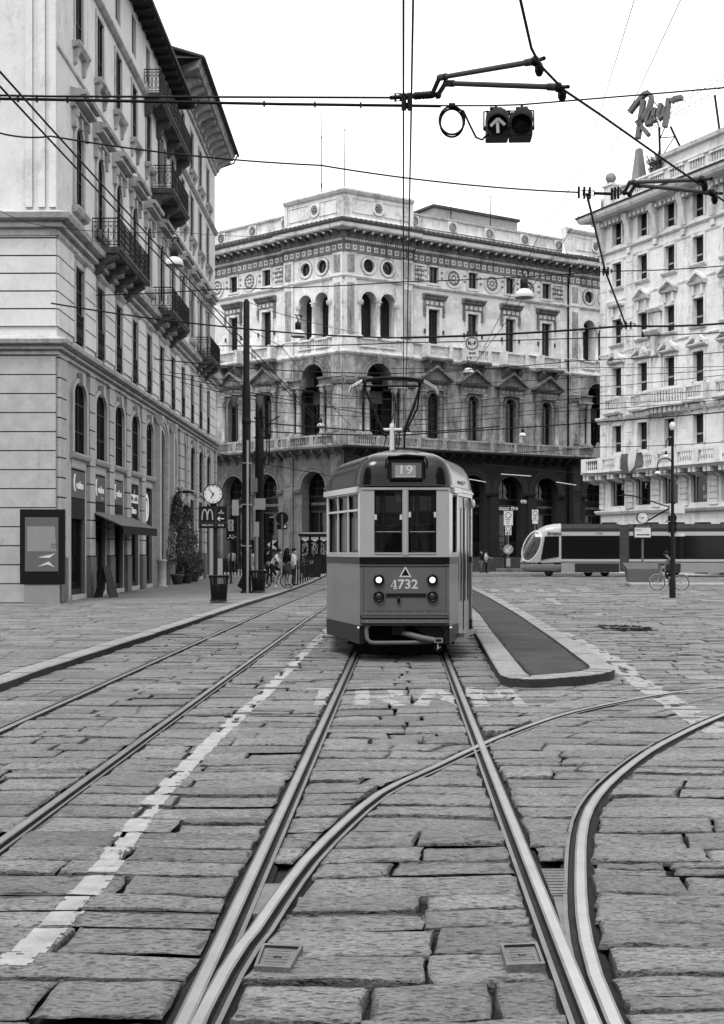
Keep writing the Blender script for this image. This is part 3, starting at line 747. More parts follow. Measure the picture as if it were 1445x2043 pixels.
def street_block(par, i0, i1, u0, u1, top, far):
    wall, trim, stone = MB(), MB(), MB()
    bays = list(range(i0, i1))
    b0 = [u0]+[(bay(i)+bay(i+1))/2 for i in bays[:-1]]+[u1]
    gate = 5
    for k, i in enumerate(bays):
        a, b, u = b0[k], b0[k+1], bay(i)
        if i == gate:                                              # tall carriage arch through two storeys
            stone.cell(a, b, 0, 8.1, u, 1.15, 0, 7.3, 1.15, .06, 1.2, 0, 1)
            for q, r0 in enumerate((1.15, 1.35, 1.55)):
                stone.ring(u, 6.15, r0, r0+.2, -.06-.05*q, .06, 0, PI, 14); 
                for s in (-1, 1): stone.box(u+s*r0, u+s*(r0+.2), -.06-.05*q, .06, 0, 6.15)
            for s in (-1, 1): 
                stone.box(u+s*1.78, u+s*2.2, -.34, 0, 0, 7.6); stone.mould(u+s*1.99-.3, u+s*1.99+.3, [(.3, 7.3), (.4, 7.4), (.46, 7.6), (.46, 7.75), (0, 7.8)])
        else:
            stone.cell(a, b, 0, 4.45, u, 1.02, .16, 4.4, 0, 0, .2, 0, 1); stone.box(u-1.1, u+1.1, -.05, .4, 0, .158)
            stone.cell(a, b, 4.45, 8.1, u, .92, 4.9, 7.35, .5, 0, .1)
            stone.box(u-1.0, u+1.0, -.02, .1, 4.43, 4.69)
        wall.cell(a, b, 8.1, 12.0, u, .58, 8.62, 11.2, 0, 0, .12); wall.cell(a, b, 12.0, 18.0, u, .55, 13.15, 15.95, .55, 0, .13)
        wall.cell(a, b, 18.0, 21.6, u, .55, 18.65, 21.0, 0, 0, .12); wall.cell(a, b, 21.6, top, u, .52, 22.3, 24.5 if far else 23.9, 0, 0, .12)
    # rusticated piers (separate courses with open joints), left and right of each opening
    for k in range(len(b0)):
        uc = b0[k]; w = .44
        a = uc-w if k else uc; b = uc+w if k < len(b0)-1 else uc
        if k == 0: b = uc+.95
        nb = [i for i in bays if abs(bay(i)-uc) < 2.2]
        z = 0.
        while z < 7.8:
            hgt = 1.45 if z < .1 else .63
            zz = min(z+hgt, 7.86); stone.box(a+.0, b, -.13 if z > .1 else -.16, -.001, z+.02, zz-.025, 2 if z < .1 else 0); z = zz
        stone.box(a+.03, b-.03, -.08, 0, 0, 7.9, 3)
    # rustication of the second floor: long grooved courses between the windows
    for k in range(len(b0)-1):
        u = bay(bays[k])
        for a, b in ((b0[k], u-.8), (u+.8, b0[k+1])):
            z = 8.75
            while z < 11.6: wall.box(a, b, -.06, -.001, z, z+.515); z += .56
            wall.box(a+.02, b-.02, -.02, -.0005, 8.75, 11.58, 1)
    trim.mould(u0-.0, u1, [(.0, 7.82), (.1, 7.84), (.1, 7.93), (.05, 7.94), (.05, 7.98), (.22, 8.0), (.22, 8.08), (.16, 8.09), (.16, 8.12), (.4, 8.16), (.44, 8.28), (.06, 8.42), (0, 8.46)], 0, -1 if not far else 0)
    trim.mould(u0, u1, [(0, 11.56), (.1, 11.6), (.1, 11.74), (.05, 11.75), (.05, 11.8), (.24, 11.84), (.24, 11.96), (.18, 11.97), (.18, 12.02), (.44, 12.08), (.5, 12.24), (.06, 12.4), (0, 12.44)], 0, -1 if not far else 0)
    trim.mould(u0, u1, [(0, 21.35), (.1, 21.4), (.2, 21.5), (.2, 21.6), (0, 21.7)], 0, -1 if not far else 0)
    trim.mould(u0, u1, [(0, 17.55), (.05, 17.6), (.05, 17.7), (0, 17.75)])
    ob('wall', wall, ['plaster', 'joint_dark'], par); ob('stone_base', stone, ['rough_stone', 'plinth_stone', 'plinth_stone', 'joint_dark'], par); ob('cornice', trim, ['plaster_trim'], par)
    for i in bays:
        if i != gate: put_window(par, 'mezz', bay(i))
        for k in ('second', 'third', 'fourth'): put_window(par, k, bay(i))
        if far: put_window(par, 'attic', bay(i))
        else: 
            f = MB(); f.box(-.5, .5, .06, .1, 21.75, 23.9, 0); f.box(-.05, .05, .04, .06, 21.75, 23.9, 1); link('shutter', f.mesh(['shutter', 'window_frame']), par, T(bay(i)))
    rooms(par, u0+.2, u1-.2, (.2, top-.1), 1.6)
nearb = thing('street_building', 'long pale plaster street building with rusticated stone ground floor and iron balconies, on the left', 'building', LO, LA)
farb = thing('street_building', 'taller pale building with heavy bracketed tiled cornice, beyond the long street building on the left', 'building', LU(25.5), LA)
street_block(nearb, 0, 7, 0, 25.5, 24.3, False)
# the second block keeps the same bays, in its own frame
_bay = bay
def bay(i): return 3.0+3.36*i-25.5
street_block(farb, 7, 11, 0, 14.7, 25.5, True)
bay = _bay
# end wall of the near block, facing the camera
EW = T(0, 14, 0) @ Matrix.Rotation(-PI/2, 4, 'Z'); wall, stone = MB(), MB(); xs = [14-3.2-3.36*q for q in range(4)]; eb = [14.]+[(xs[q]+xs[q+1])/2 for q in range(3)]+[0.]
for q, u in enumerate(xs):
    a_, b_ = eb[q+1], eb[q]
    stone.cell(a_, b_, 0, 4.45, u, 1.02, .16, 4.4, 0, 0, .2, 0, 1); stone.cell(a_, b_, 4.45, 8.1, u, .92, 4.9, 7.35, .5, 0, .1)
    wall.cell(a_, b_, 8.1, 12.0, u, .58, 8.62, 11.2, 0, 0, .12); wall.cell(a_, b_, 12.0, 18.0, u, .55, 13.15, 15.95, .55, 0, .13); wall.cell(a_, b_, 18.0, 24.3, u, .55, 18.65, 21.0, 0, 0, .12)
    for k in ('mezz', 'second', 'third', 'fourth'):
        fm, pm = window_parts(k); w_ = link('window', fm, nearb, EW @ T(u)); link('pane', pm, w_)
    for x0, x1 in ((u+1.25, b_), (a_, u-1.25)):
        for z in range(13): stone.box(x0, x1, -.12 if z else -.15, -.001, z*.6+.018, z*.6+.582)
        stone.box(x0+.02, x1-.02, -.05, -.0005, 0, 7.8, 2)
    for x0, x1 in ((u+.8, b_), (a_, u-.8)):
        for z in range(6): wall.box(x0, x1, -.06, -.001, 8.75+.56*z, 9.265+.56*z)
        wall.box(x0+.02, x1-.02, -.02, -.0005, 8.75, 11.58, 1)
for d in (.0, .35, .75): wall.box(13.78-d, 14-d, -.07, -.001, 12.5, 21.3)
ob('end_wall', wall, ['plaster', 'joint_dark'], nearb, EW); ob('stone_base', stone, ['rough_stone', 'plinth_stone', 'joint_dark'], nearb, EW)
mb = MB()
for prof in ([(.0, 7.82), (.1, 7.84), (.1, 7.93), (.05, 7.94), (.05, 7.98), (.22, 8.0), (.22, 8.08), (.16, 8.09), (.16, 8.12), (.4, 8.16), (.44, 8.28), (.06, 8.42), (0, 8.46)], [(0, 11.56), (.1, 11.6), (.1, 11.74), (.05, 11.75), (.05, 11.8), (.24, 11.84), (.24, 11.96), (.18, 11.97), (.18, 12.02), (.44, 12.08), (.5, 12.24), (.06, 12.4), (0, 12.44)]):
    n = len(prof); vs = [(-o, -o, z) for o, z in prof]+[(-o, 14, z) for o, z in prof]; mb.add(vs, [(i, i+1, n+i+1, n+i) for i in range(n-1)])
ob('cornice', mb, ['plaster_trim'], nearb)
# eaves and roofs
mb = MB(); mb.box(-.5, 25.5, -.75, .3, 24.3, 24.42); mb.box(-.5, 25.5, -.85, -.72, 24.36, 24.52, 1)
for k in range(26): mb.box(k, k+.12, -.7, .0, 24.16, 24.3)
mb.quad((-.5, -.8, 24.5), (25.5, -.8, 24.5), (25.5, 6, 27), (-.5, 6, 27), 1); ob('roof', mb, ['wood_dark', 'roof_tile'], nearb)
mb = MB(); mb.quad((0, 0, 0), (0, 12, 0), (0, 12, 26.2), (0, 0, 26.2)); mb.box(-.08, 0, 0, .7, 21.7, 25.6); mb.box(-.06, 0, 1.6, 1.9, 21.7, 25.6); ob('end_wall', mb, ['plaster'], farb)
mb = MB()
mb.mould(0, 14.7, [(0, 25.1), (.12, 25.14), (.16, 25.3), (0, 25.5)], 0, -1)
mb.mould(0, 14.7, [(0, 26.05), (1.15, 26.05), (1.15, 26.15), (1.25, 26.3), (1.3, 26.42), (0, 26.5)], 0, -1)
for k in range(12):
    u = .3+k*1.27; mb.prism([(0, 26.04), (-1.0, 26.04), (-1.02, 25.86), (-.6, 25.7), (-.35, 25.55), (-.25, 25.3), (0, 25.3)], u, u+.4, 0, False, 'yz')
for k in range(6):
    d = .3+k*1.27; mb.prism([(0, 26.04), (-1.0, 26.04), (-1.02, 25.86), (-.6, 25.7), (-.35, 25.55), (0, 25.3)], d, d+.4)
n = 6; mb.box(-1.25, 0, 0, 12, 26.05, 26.45)
ob('cornice', mb, ['plaster_trim'], farb)
mb = MB(); mb.quad((-1.35, -1.4, 26.44), (14.7, -1.4, 26.44), (14.7, 6, 28.6), (-1.35, 6, 28.6)); mb.quad((-1.35, 12, 26.44), (-1.35, -1.4, 26.44), (1.5, 6, 28.6), (1.5, 12, 28.6))
for k in range(60): mb.tube([(-1.3+k*.27, -1.42, 26.5), (-1.3+k*.27, .4, 27.05)], .09, 6)
mb.tube([(-1.4, -1.46, 26.42), (14.8, -1.46, 26.42)], .08, 6, 1); mb.tube([(14.6, -1.4, 26.35), (14.6, -1.2, 25.9), (14.6, -.3, 25.6)], .05, 6, 1)
ob('roof', mb, ['roof_tile', 'iron_black'], farb)
# iron balconies on stone slabs
def balcony(par, ua, ub, z, depth=1.0, nb=3, stone='balcony_stone'):
    b = MB(); L = ub-ua
    b.mould(0, L, [(0, -.22), (depth-.1, -.22), (depth-.04, -.12), (depth, -.1), (depth, 0), (0, 0)])
    for k in range(nb):
        u = lerp(.3, L-.3, k/(nb-1)); b.prism([(0, -.22), (-depth*.86, -.22), (-depth*.86, -.34), (-depth*.6, -.5), (-depth*.42, -.56), (-depth*.3, -.8), (-depth*.14, -.92), (0, -.98)], u-.2, u+.2, 0, False, 'yz')
    o = ob('balcony', b, [stone], par, T(ua, 0, z)); r = MB(); d = -depth+.06
    runs = [((.05, d), (L-.05, d)), ((.05, 0), (.05, d)), ((L-.05, d), (L-.05, 0))]
    for (x0, y0), (x1, y1) in runs:
        ln = math.hypot(x1-x0, y1-y0); A = lambda t, zz: (lerp(x0, x1, t), lerp(y0, y1, t), zz)
        for zz, rr in ((1.02, .026), (.9, .014), (.74, .012), (.2, .012), (.08, .016)): r.tube([A(0, zz), A(1, zz)], rr, 5)
        m = max(3, int(ln/.17))
        for k in range(m+1): 
            t = k/m; r.tube([A(t, .02), A(t, 1.0)], .011 if k % 6 else .02, 4)
            if k < m:
                t2 = (k+.5)/m; e = .5/m*.95
                r.tube([A(t2+e*math.cos(q*PI/4), .47+.26*math.sin(q*PI/4)) for q in range(8)], .011, 3, 0, True)
                r.tube([A(t2+e*.5*math.cos(q*PI/3), .47+.06*math.sin(q*PI/3)) for q in range(6)], .01, 3, 0, True)
                r.tube([A(t2+e*.8*math.cos(q*PI/3), .82+.06*math.sin(q*PI/3)) for q in range(6)], .008, 3, 0, True)
    ob('railing', r, ['iron_black'], o); return o
balcony(nearb, 5.1, 11.0, 12.46, 1.02, 4); balcony(nearb, 17.2, 22.3, 17.95, 1.0, 3); balcony(nearb, 17.2, 22.5, 12.46, 1.0, 3); balcony(nearb, 15.4, 25.0, 21.6, .75, 4)
balcony(farb, 30.8-25.5, 35.0-25.5, 12.46, 1.0, 3)
# louvred shutters open above the middle balcony, street-lamp style wall light over the planters
for du in (-.86, .62):
    f = MB(); f.box(0, .5, -.1, -.05, 18.05, 20.7); 
    for k in range(22): f.box(.05, .45, -.12, -.1, 18.15+k*.115, 18.2+k*.115)
    ob('shutter', f, ['sign_grey'], nearb, T(19.8+du))
# ---- shops: glass, door bars, sign boards with their lettering
def shopfront(par, u, sign, door=False, doorcol='window_frame'):
    g_, f = MB(), MB(); y = .17
    f.box(-1.02, -.94, y-.05, y+.05, .16, 4.4); f.box(.94, 1.02, y-.05, y+.05, .16, 4.4); f.box(-.94, .94, y-.05, y+.05, 2.85, 3.15); f.box(-.94, .94, y-.03, y+.04, .16, .34)
    if door: f.box(-.04, .04, y-.03, y+.05, .34, 2.85); f.box(-.12, -.09, y-.09, y-.06, .9, 1.9, 1); f.box(.09, .12, y-.09, y-.06, .9, 1.9, 1)
    s = ob('shopfront', f, [doorcol, 'chrome'], par, T(u)); g_.quad((-.94, y, .34), (.94, y, .34), (.94, y, 2.85), (-.94, y, 2.85)); ob('pane', g_, ['shop_glass'], s)
    it = MB()
    it.box(-.8, .9, 1.0, 1.3, .17, .5, 1); it.box(-.6, -.2, 1.05, 1.1, .6, 1.7, 0); it.box(.1, .7, 1.1, 1.15, .9, 1.5, 1)
    ob('window_display', it, ['sign_mid', 'sign_grey'], par, T(u))
    return s
SB = {}
def signboard(par, u, z0, z1, y, m, hw=.98, thick=.1):
    b = MB(); b.box(-hw, hw, y-thick, y, z0, z1); return ob('sign_board', b, [m], par, T(u), bevel=.01)
def crescent(par, M, r, m):
    b = MB(); pts = []
    for i in range(13): t = lerp(PI*.42, PI*1.58, i/12); pts.append((r*.8*math.cos(t), r*math.sin(t)*1.1))
    for i in range(13): t = lerp(PI*1.55, PI*.45, i/12); pts.append((r*.12+r*.42*math.cos(t), r*.93*math.sin(t)))
    b.prism(pts, -.02, 0); ob('logo', b, [m], par, M)
for i, extra in ((0, None), (1, 'Store'), (2, None)):
    s = shopfront(nearb, bay(i), None, i == 1); sb = signboard(nearb, bay(i), 3.42, 4.34, .1, 'sign_grey')
    crescent(sb, T(-.5, -.005, 3.93), .27, 'lit_white'); lettering('vodafone', .36, 'lit_white', sb, T(.22, -.005, 3.86), w=1.05, bold=.008)
    if extra: lettering(extra, .17, 'sign_white', sb, T(.45, -.005, 3.56))
    b = MB(); b.box(-.98, .98, .02, .13, 2.72, 3.4); ob('sign_box', b, ['sign_black'], nearb, T(bay(i)))
shopfront(nearb, bay(3), None); sb = signboard(nearb, bay(3), 3.05, 4.34, .1, 'sign_black'); sb2 = signboard(nearb, bay(3), 2.5, 3.0, .06, 'sign_black', 1.0)
b = MB(); b.box(-.86, .86, -.012, 0, 3.62, 3.98); ob('name_plate', b, ['lit_white'], sb, T(0, -.003, 0))
b = MB(); b.prism([(-.15, 4.2), (0, 4.02), (.15, 4.2), (.05, 4.02), (.02, 3.95), (-.02, 3.95), (-.05, 4.02)], -.02, 0); ob('logo', b, ['sign_white'], sb, T(0, -.005, 0))
lettering('illy caffe', .3, 'sign_black', sb, T(0, -.022, 3.8), w=1.4); lettering('Bianco', .36, 'lit_white', sb, T(0, -.008, 3.3), w=1.0, bold=.012)
lettering('PANINOTECA', .2, 'sign_white', sb2, T(0, -.045, 2.84), w=1.6); lettering('bar caffe', .17, 'sign_white', sb2, T(0, -.045, 2.62), w=1.3)
shopfront(nearb, bay(4), None); sb = signboard(nearb, bay(4), 2.5, 4.3, .185, 'sign_black'); sb.location.x = bay(4)
b = MB(); b.ring(0, 3.55, .42, .62, .07, .085, 0, 2*PI, 20); b.disc(0, 3.55, .3, .075, 16); b.box(-.14, .14, .065, .085, 2.98, 3.35); ob('logo', b, ['lit_soft'], sb)
lettering('CAFE', .26, 'sign_white', sb, T(0, .08, 2.72))
for i in range(7, 11): shopfront(farb, bay(i)-25.5, None)
b = MB(); b.box(-1.1, 1.1, .9, 1.0, 0, 6.2); b.ring(0, 6.15, .0, 1.12, .9, 1.0, 0, PI, 12); 
for k in range(4): b.box(-1.0, 1.0, .86, .9, .4+1.4*k, 1.5+1.4*k, 0)
ob('door', b, ['wood_dark'], nearb, T(bay(5)))
# sloping cloth awning over two shops
mb = MB(); z = 3.05; mb.add([(0, 0, z), (7.0, 0, z), (7.0, -1.15, z-.52), (0, -1.15, z-.52), (0, 0, z-.05), (7.0, 0, z-.05), (7.0, -1.15, z-.57), (0, -1.15, z-.57)], ((0, 3, 2, 1), (4, 5, 6, 7), (0, 4, 7, 3), (1, 2, 6, 5), (3, 7, 6, 2)), 0)
mb.box(0, 7.0, -1.17, -1.13, z-.82, z-.55, 1); mb.add([(7, 0, z), (7, -1.15, z-.52), (7, -1.15, z-.8), (7, 0, z-.7)], ((0, 1, 2, 3),), 1)
mb.tube([(0.05, -1.15, z-.54), (6.95, -1.15, z-.54)], .03, 6, 1)
t = tag(link('awning', None), 'sloping dark cloth awning over the middle shopfronts of the street building', 'awning'); t.matrix_local = frame(LU(4.9), LA)
ob('canopy', mb, ['sign_grey', 'sign_black'], t)
b = MB()
for u in (.2, 3.5, 6.8): b.tube([(u, 0, z-.5), (u, -.6, z-.62), (u, -1.12, z-.56)], .02, 6)
ob('folding_arm', b, ['iron_black'], t)

# ================================================================ PALAZZO on the corner of the square
PC = Vector((-1.5, 106, 0)); RA = math.atan2(.543, .84); LAg = math.atan2(-.665, .747)
pal = thing('palazzo', 'ornate soot-streaked corner palazzo with arcade, loggias, pediment windows and heavy cornice', 'building', PC)
FR = {1: Matrix.Rotation(RA, 4, 'Z'), -1: Matrix.Rotation(LAg, 4, 'Z')}
MIT = .762
PB = [9.3+4.24*k for k in range(4)]
def pal_face(s):
    """one street front; t runs away from the corner, u = s*t"""
    fr = FR[s]; E = {1: 34., -1: 30.}[s]
    U = lambda t: s*t
    class Q(MB):
        def Box(q, t0, t1, *a, **k): q.box(U(t0), U(t1), *a, **k)
        def Cell(q, t0, t1, z0, z1, tc, *a, **k): a0, b0 = sorted((U(t0), U(t1))); q.cell(a0, b0, z0, z1, U(tc), *a, **k)
        def Mould(q, t0, t1, prof, mi=0, mit=False):
            a0, b0 = sorted((U(t0), U(t1))); q.mould(a0, b0, prof, mi, (-MIT if (mit and s > 0) else 0), (MIT if (mit and s < 0) else 0))
    wl, up, mid, trim, low, corn, back, par_ = (Q() for _ in range(8))
    yb = .25                                                       # the bays stand a little behind the corner pavilion
    pav = [(0., 7.), (24.6, 31.6)]
    bays = [(7.18+4.36*k if k else 7.0, 7.18+4.36*(k+1) if k < 3 else 24.6, PB[k]) for k in range(4)]
    wins = []
    for (p0, p1) in pav:
        o = p0; m = p0 == 0.
        tw = (2.45, 4.35); big = 3.4
        # arcade
        low.Cell(p0, p1, 0, 10.1, o+big, 1.42, 0, 8.35, 1.42, 0, .9, 0, 1); back.Box(p0, p1, 2.2, 2.3, 0, 10, 0)
        for k, r in enumerate((1.42, 1.68, 1.9)): low.ring(U(o+big), 6.93, r, r+.2, -.14+.03*k, 0, 0, PI, 18, 1)
        low.Mould(o+big-1.42-.8, o+big-1.42, [(0, 6.5), (.2, 6.6), (.3, 6.85), (.3, 6.92), (0, 6.95)], 1); low.Mould(o+big+1.42, o+big+2.22, [(0, 6.5), (.2, 6.6), (.3, 6.85), (.3, 6.92), (0, 6.95)], 1)
        for tt in (o+.75, o+6.3):
            low.Box(tt-.55, tt+.55, -.22, 0, 0, 9.7); low.Box(tt-.38, tt+.38, -.27, -.22, 1.6, 6.2, 1); low.Box(tt-.38, tt+.38, -.27, -.22, 7.2, 9.3, 1); low.Box(tt-.62, tt+.62, -.32, 0, 0, 1.1, 1)
        # piano nobile loggia: large arch on paired columns
        mid.Cell(p0, p1, 10.3, 15.45, o+big, 2.34, 11.25, 15.45, 0, 0, 1.3, 0, 1); mid.Cell(p0, p1, 15.45, 18.0, o+big, 1.25, 15.45, 17.35, 1.25, 0, 1.3, 0, 1); mid.Box(o+big-2.4, o+big-1.2, .01, 1.29, 15.2, 15.46, 1); mid.Box(o+big+1.2, o+big+2.4, .01, 1.29, 15.2, 15.46, 1); back.Box(o+1, o+6, 1.3, 1.4, 10.3, 18., 1)
        for k, r in enumerate((1.25, 1.5, 1.75)): mid.ring(U(o+big), 16.1, r, r+.2, -.2+.05*k, 0, 0, PI, 16, 1)
        mid.prism([(U(o+big)-.18, 17.3), (U(o+big)+.18, 17.3), (U(o+big)+.26, 18.0), (U(o+big)-.26, 18.0)], -.36, -.1, 1)
        for sg in (-1, 1):
            tt = o+big+sg*1.75; mid.Mould(tt-.75, tt+.75, [(0, 15.45), (.5, 15.5), (.5, 15.65), (.55, 15.85), (.75, 16.0), (.75, 16.1), (0, 16.15)], 1)
            for q in (-.38, .38): mid.column(U(tt+q), -.38, 11.3, 15.45, .24, 2)
            mid.Box(tt-.72, tt+.72, -.66, 0, 10.4, 11.3, 1)
        for tt in (o+.72, o+6.3): mid.Box(tt-.62, tt+.62, -.18, 0, 10.4, 15.4); mid.Box(tt-.36, tt+.36, -.24, -.18, 11.6, 14.9, 2); mid.Mould(tt-.72, tt+.72, [(0, 15.4), (.3, 15.5), (.42, 15.8), (.42, 15.95), (0, 16.0)], 1, False); mid.Box(tt-.6, tt+.6, -.12, 0, 16.1, 17.9); mid.Box(tt-.38, tt+.38, -.17, -.12, 16.4, 17.6, 2)
        # second floor: twin arched loggia
        for j, tc in enumerate(tw):
            t0, t1 = (p0, o+3.4) if j == 0 else (o+3.4, p1)
            up.Cell(t0, t1, 18.0, 24.3, o+tc, .76, 19.45, 23.25, .76, 0, .9)
            for k, r in enumerate((.76, .9)): up.ring(U(o+tc), 22.49, r, r+.12, -.1+.04*k, 0, 0, PI, 14)
            up.Mould(o+tc-.9, o+tc+.9, [(0, 18.6), (.05, 18.6), (.05, 19.35), (.12, 19.4), (.12, 19.45), (0, 19.45)])
            up.balus(*sorted((U(o+tc-.7), U(o+tc+.7))), 18.62, 19.42, -.16, -.05, 0, .2)
        for tt in (o+3.4,): up.column(U(tt), -.02, 19.45, 22.5, .17); up.column(U(tt), .5, 19.45, 22.5, .16)
        for tt in (o+1.6, o+5.2): up.column(U(tt), .08, 19.45, 22.5, .15); up.Mould(tt-.25, tt+.25, [(0, 22.1), (.1, 22.2), (.18, 22.45), (0, 22.5)])
        back.Box(o+1.5, o+5.3, .95, 1.05, 18.1, 24.3, 1)
        for tt in (o+.6, o+6.3):
            w2 = .55
            up.Box(tt-w2, tt+w2, -.14, 0, 18.0, 26.3); up.Box(tt-.34, tt+.34, -.19, -.14, 19.6, 23.8, 1); up.Box(tt-.34, tt+.34, -.19, -.14, 24.7, 26.1, 1)
        # attic: round windows
        for j, tc in enumerate(tw):
            t0, t1 = (p0, o+3.4) if j == 0 else (o+3.4, p1)
            up.Cell(t0, t1, 24.3, 26.4, o+tc, .56, 24.84, 25.96, 0, 0, .3, 0, None, 12, True); up.ring(U(o+tc), 25.4, .56, .74, -.08, 0, 0, 2*PI, 20); up.ring(U(o+tc), 25.4, .74, .82, -.04, 0, 0, 2*PI, 20, 1)
            wins.append(('round_window', o+tc, 0))
        up.Box(o+3.36, o+3.44, -.05, 0, 24.4, 26.3)
        wins.append(('loggia_window', o+tw[0], 0)); wins.append(('loggia_window', o+tw[1], 0)); wins.append(('great_window', o+big, 0))
        # raised parapet with roundel panels
        e0, e1 = (p0, p1+.2)
        par_.Mould(e0, e1, [(-.3, 28.6), (-.3, 29.3), (-.36, 29.5), (-.36, 31.2), (-.2, 31.3), (-.05, 31.5), (-.05, 31.62), (-.3, 31.75), (-1.2, 31.8)], 0, m)
        for sg in (0, 1):
            a0 = e0+1.1 if sg == 0 else e0+4.2; a1 = e0+3.1 if sg == 0 else e1-.5
            par_.Box(a0, a1, .31, .36, 29.75, 29.82); par_.Box(a0, a1, .31, .36, 30.9, 30.97); par_.Box(a0, a0+.07, .31, .36, 29.75, 30.97); par_.Box(a1-.07, a1, .31, .36, 29.75, 30.97)
        par_.ring(U(e0+3.65), 30.35, .42, .6, .26, .36, 0, 2*PI, 18); 
        for q in range(8): par_.sphere((U(e0+3.65)+.24*math.cos(q*PI/4), .33, 30.35+.24*math.sin(q*PI/4)), .09, 6, 1)
        par_.sphere((U(e0+3.65), .32, 30.35), .12, 6, 1)
        par_.Box(e1-.35, e1, .28, .36, 29.4, 31.25); par_.Box(e1-.001, e1, .36, 1.6, 28.6, 31.7)
    for k, (t0, t1, tc) in enumerate(bays):
        low.Cell(t0, t1, 0, 10.1, tc, 1.42, 0, 8.35, 1.42, yb, .9, 0, 1); back.Box(t0, t1, 2.2, 2.3, 0, 10, 0)
        for q, r in enumerate((1.42, 1.68, 1.9)): low.ring(U(tc), 6.93, r, r+.2, yb-.14+.03*q, yb, 0, PI, 18, 1)
        for sg in (-1, 1): low.Mould(*sorted((tc+sg*1.42, tc+sg*2.1)), [(-yb, 6.5), (.2-yb, 6.6), (.3-yb, 6.85), (.3-yb, 6.92), (-yb, 6.95)], 1)
        low.Box(t0-.5, t0+.5, yb-.2, yb, 0, 6.5) if k else None
        low.Box(t0-.6, t0+.6, yb-.3, yb, 0, 1.0, 1) if k else None
        # piano nobile window: arch between half columns under a pediment
        mid.Cell(t0, t1, 10.3, 18.0, tc, .66, 11.3, 15.3, .66, yb, .45, 3, 1)
        for q, r in enumerate((.66, .8)): mid.ring(U(tc), 14.64, r, r+.13, yb-.12+.04*q, yb, 0, PI, 14, 1)
        for sg in (-1, 1):
            mid.column(U(tc+sg*1.16), yb-.14, 11.3, 15.45, .2, 2); mid.Box(tc+sg*.66, tc+sg*.92, yb-.09, yb, 11.3, 14.6, 1); mid.Box(tc+sg*.9, tc+sg*1.42, yb-.4, yb, 10.4, 11.3, 1)
        mid.Mould(tc-1.45, tc+1.45, [(-yb, 15.45), (.34-yb, 15.48), (.34-yb, 15.62), (.26-yb, 15.66), (.26-yb, 16.02), (.5-yb, 16.14), (.6-yb, 16.26), (-yb, 16.3)], 1)
        for q in range(5): mid.Box(tc-1.0+.5*q-.17, tc-1.0+.5*q+.17, yb-.3, yb-.26, 15.72, 15.96, 2)
        mid.prism([(U(tc)-1.75, 16.3), (U(tc)+1.75, 16.3), (U(tc), 17.45)], yb-.2, yb, 1); 
        for sg in (-1, 1): mid.prism([(U(tc)+sg*1.85, 16.26), (U(tc)+sg*1.85, 16.44), (U(tc), 17.66), (U(tc), 17.44)], yb-.62, yb, 1)
        mid.Mould(tc-1.8, tc+1.8, [(-yb, 16.22), (.55-yb, 16.26), (.62-yb, 16.36), (-yb, 16.4)], 1)
        wins.append(('arched_window', tc, yb))
        # second floor: framed window, frieze and hood, balustraded balcony on brackets
        wl.Cell(t0, t1, 18.0, 24.3, tc, .58, 19.5, 22.5, 0, yb, .4)
        for sg in (-1, 1):
            trim.Box(tc+sg*.58, tc+sg*.86, yb-.1, yb, 19.4, 22.5, 0); trim.Box(tc+sg*.9, tc+sg*1.12, yb-.16, yb, 21.9, 22.75, 1); trim.Box(tc+sg*.93, tc+sg*1.09, yb-.22, yb, 22.3, 22.7, 1); trim.Box(tc+sg*.94, tc+sg*1.06, yb-.14, yb, 20.4, 20.75, 2)
        trim.Box(tc-.86, tc+.86, yb-.1, yb, 22.5, 22.72, 0); trim.Box(tc-1.1, tc+1.1, yb-.12, yb, 22.75, 23.3, 1)
        for q in range(4): trim.Box(tc-.75+.5*q-.16, tc-.75+.5*q+.16, yb-.16, yb-.12, 22.88, 23.16, 0)
        trim.Mould(tc-1.2, tc+1.2, [(-yb, 23.3), (.26-yb, 23.34), (.36-yb, 23.5), (.56-yb, 23.62), (.56-yb, 23.74), (-yb, 23.8)], 1)
        pr = .95-yb
        trim.Mould(tc-1.45, tc+1.45, [(-yb, 17.95), (pr-.1, 17.95), (pr, 18.1), (pr, 18.22), (-yb, 18.24)], 1)
        trim.balus(*sorted((U(tc-.95), U(tc+.95))), 18.24, 19.36, -pr+.04, -pr+.2, 0, .21)
        for sg in (-1, 1): 
            trim.Box(tc+sg*1.0, tc+sg*1.38, -pr+.0, -pr+.3, 18.24, 19.4, 0); trim.Box(tc+sg*1.1, tc+sg*1.3, -pr+.3, yb, 18.24, 19.3, 0)
            trim.prism([(yb, 17.95), (-pr+.15, 17.95), (-pr+.15, 17.8), (-pr+.45, 17.55), (yb-.1, 17.2), (yb, 17.1)], *sorted((U(tc+sg*.9)-.14, U(tc+sg*.9)+.14)), 1, False, 'yz')
        wins.append(('hooded_window', tc, yb))
        # attic: square window, roundels between
        wl.Cell(t0, t1, 24.3, 26.4, tc, .5, 24.75, 26.15, 0, yb, .3); 
        for sg in (-1, 1): trim.Box(tc+sg*.5, tc+sg*.66, yb-.08, yb, 24.6, 26.3, 0); trim.Box(tc+sg*.78, tc+sg*1.0, yb-.06, yb, 25.2, 25.34, 1); trim.Box(tc+sg*.78, tc+sg*1.0, yb-.06, yb, 25.7, 25.84, 1)
        trim.Box(tc-.66, tc+.66, yb-.08, yb, 26.15, 26.3, 0); trim.Box(tc-.7, tc+.7, yb-.12, yb, 24.55, 24.75, 0)
        wins.append(('attic_window', tc, yb))
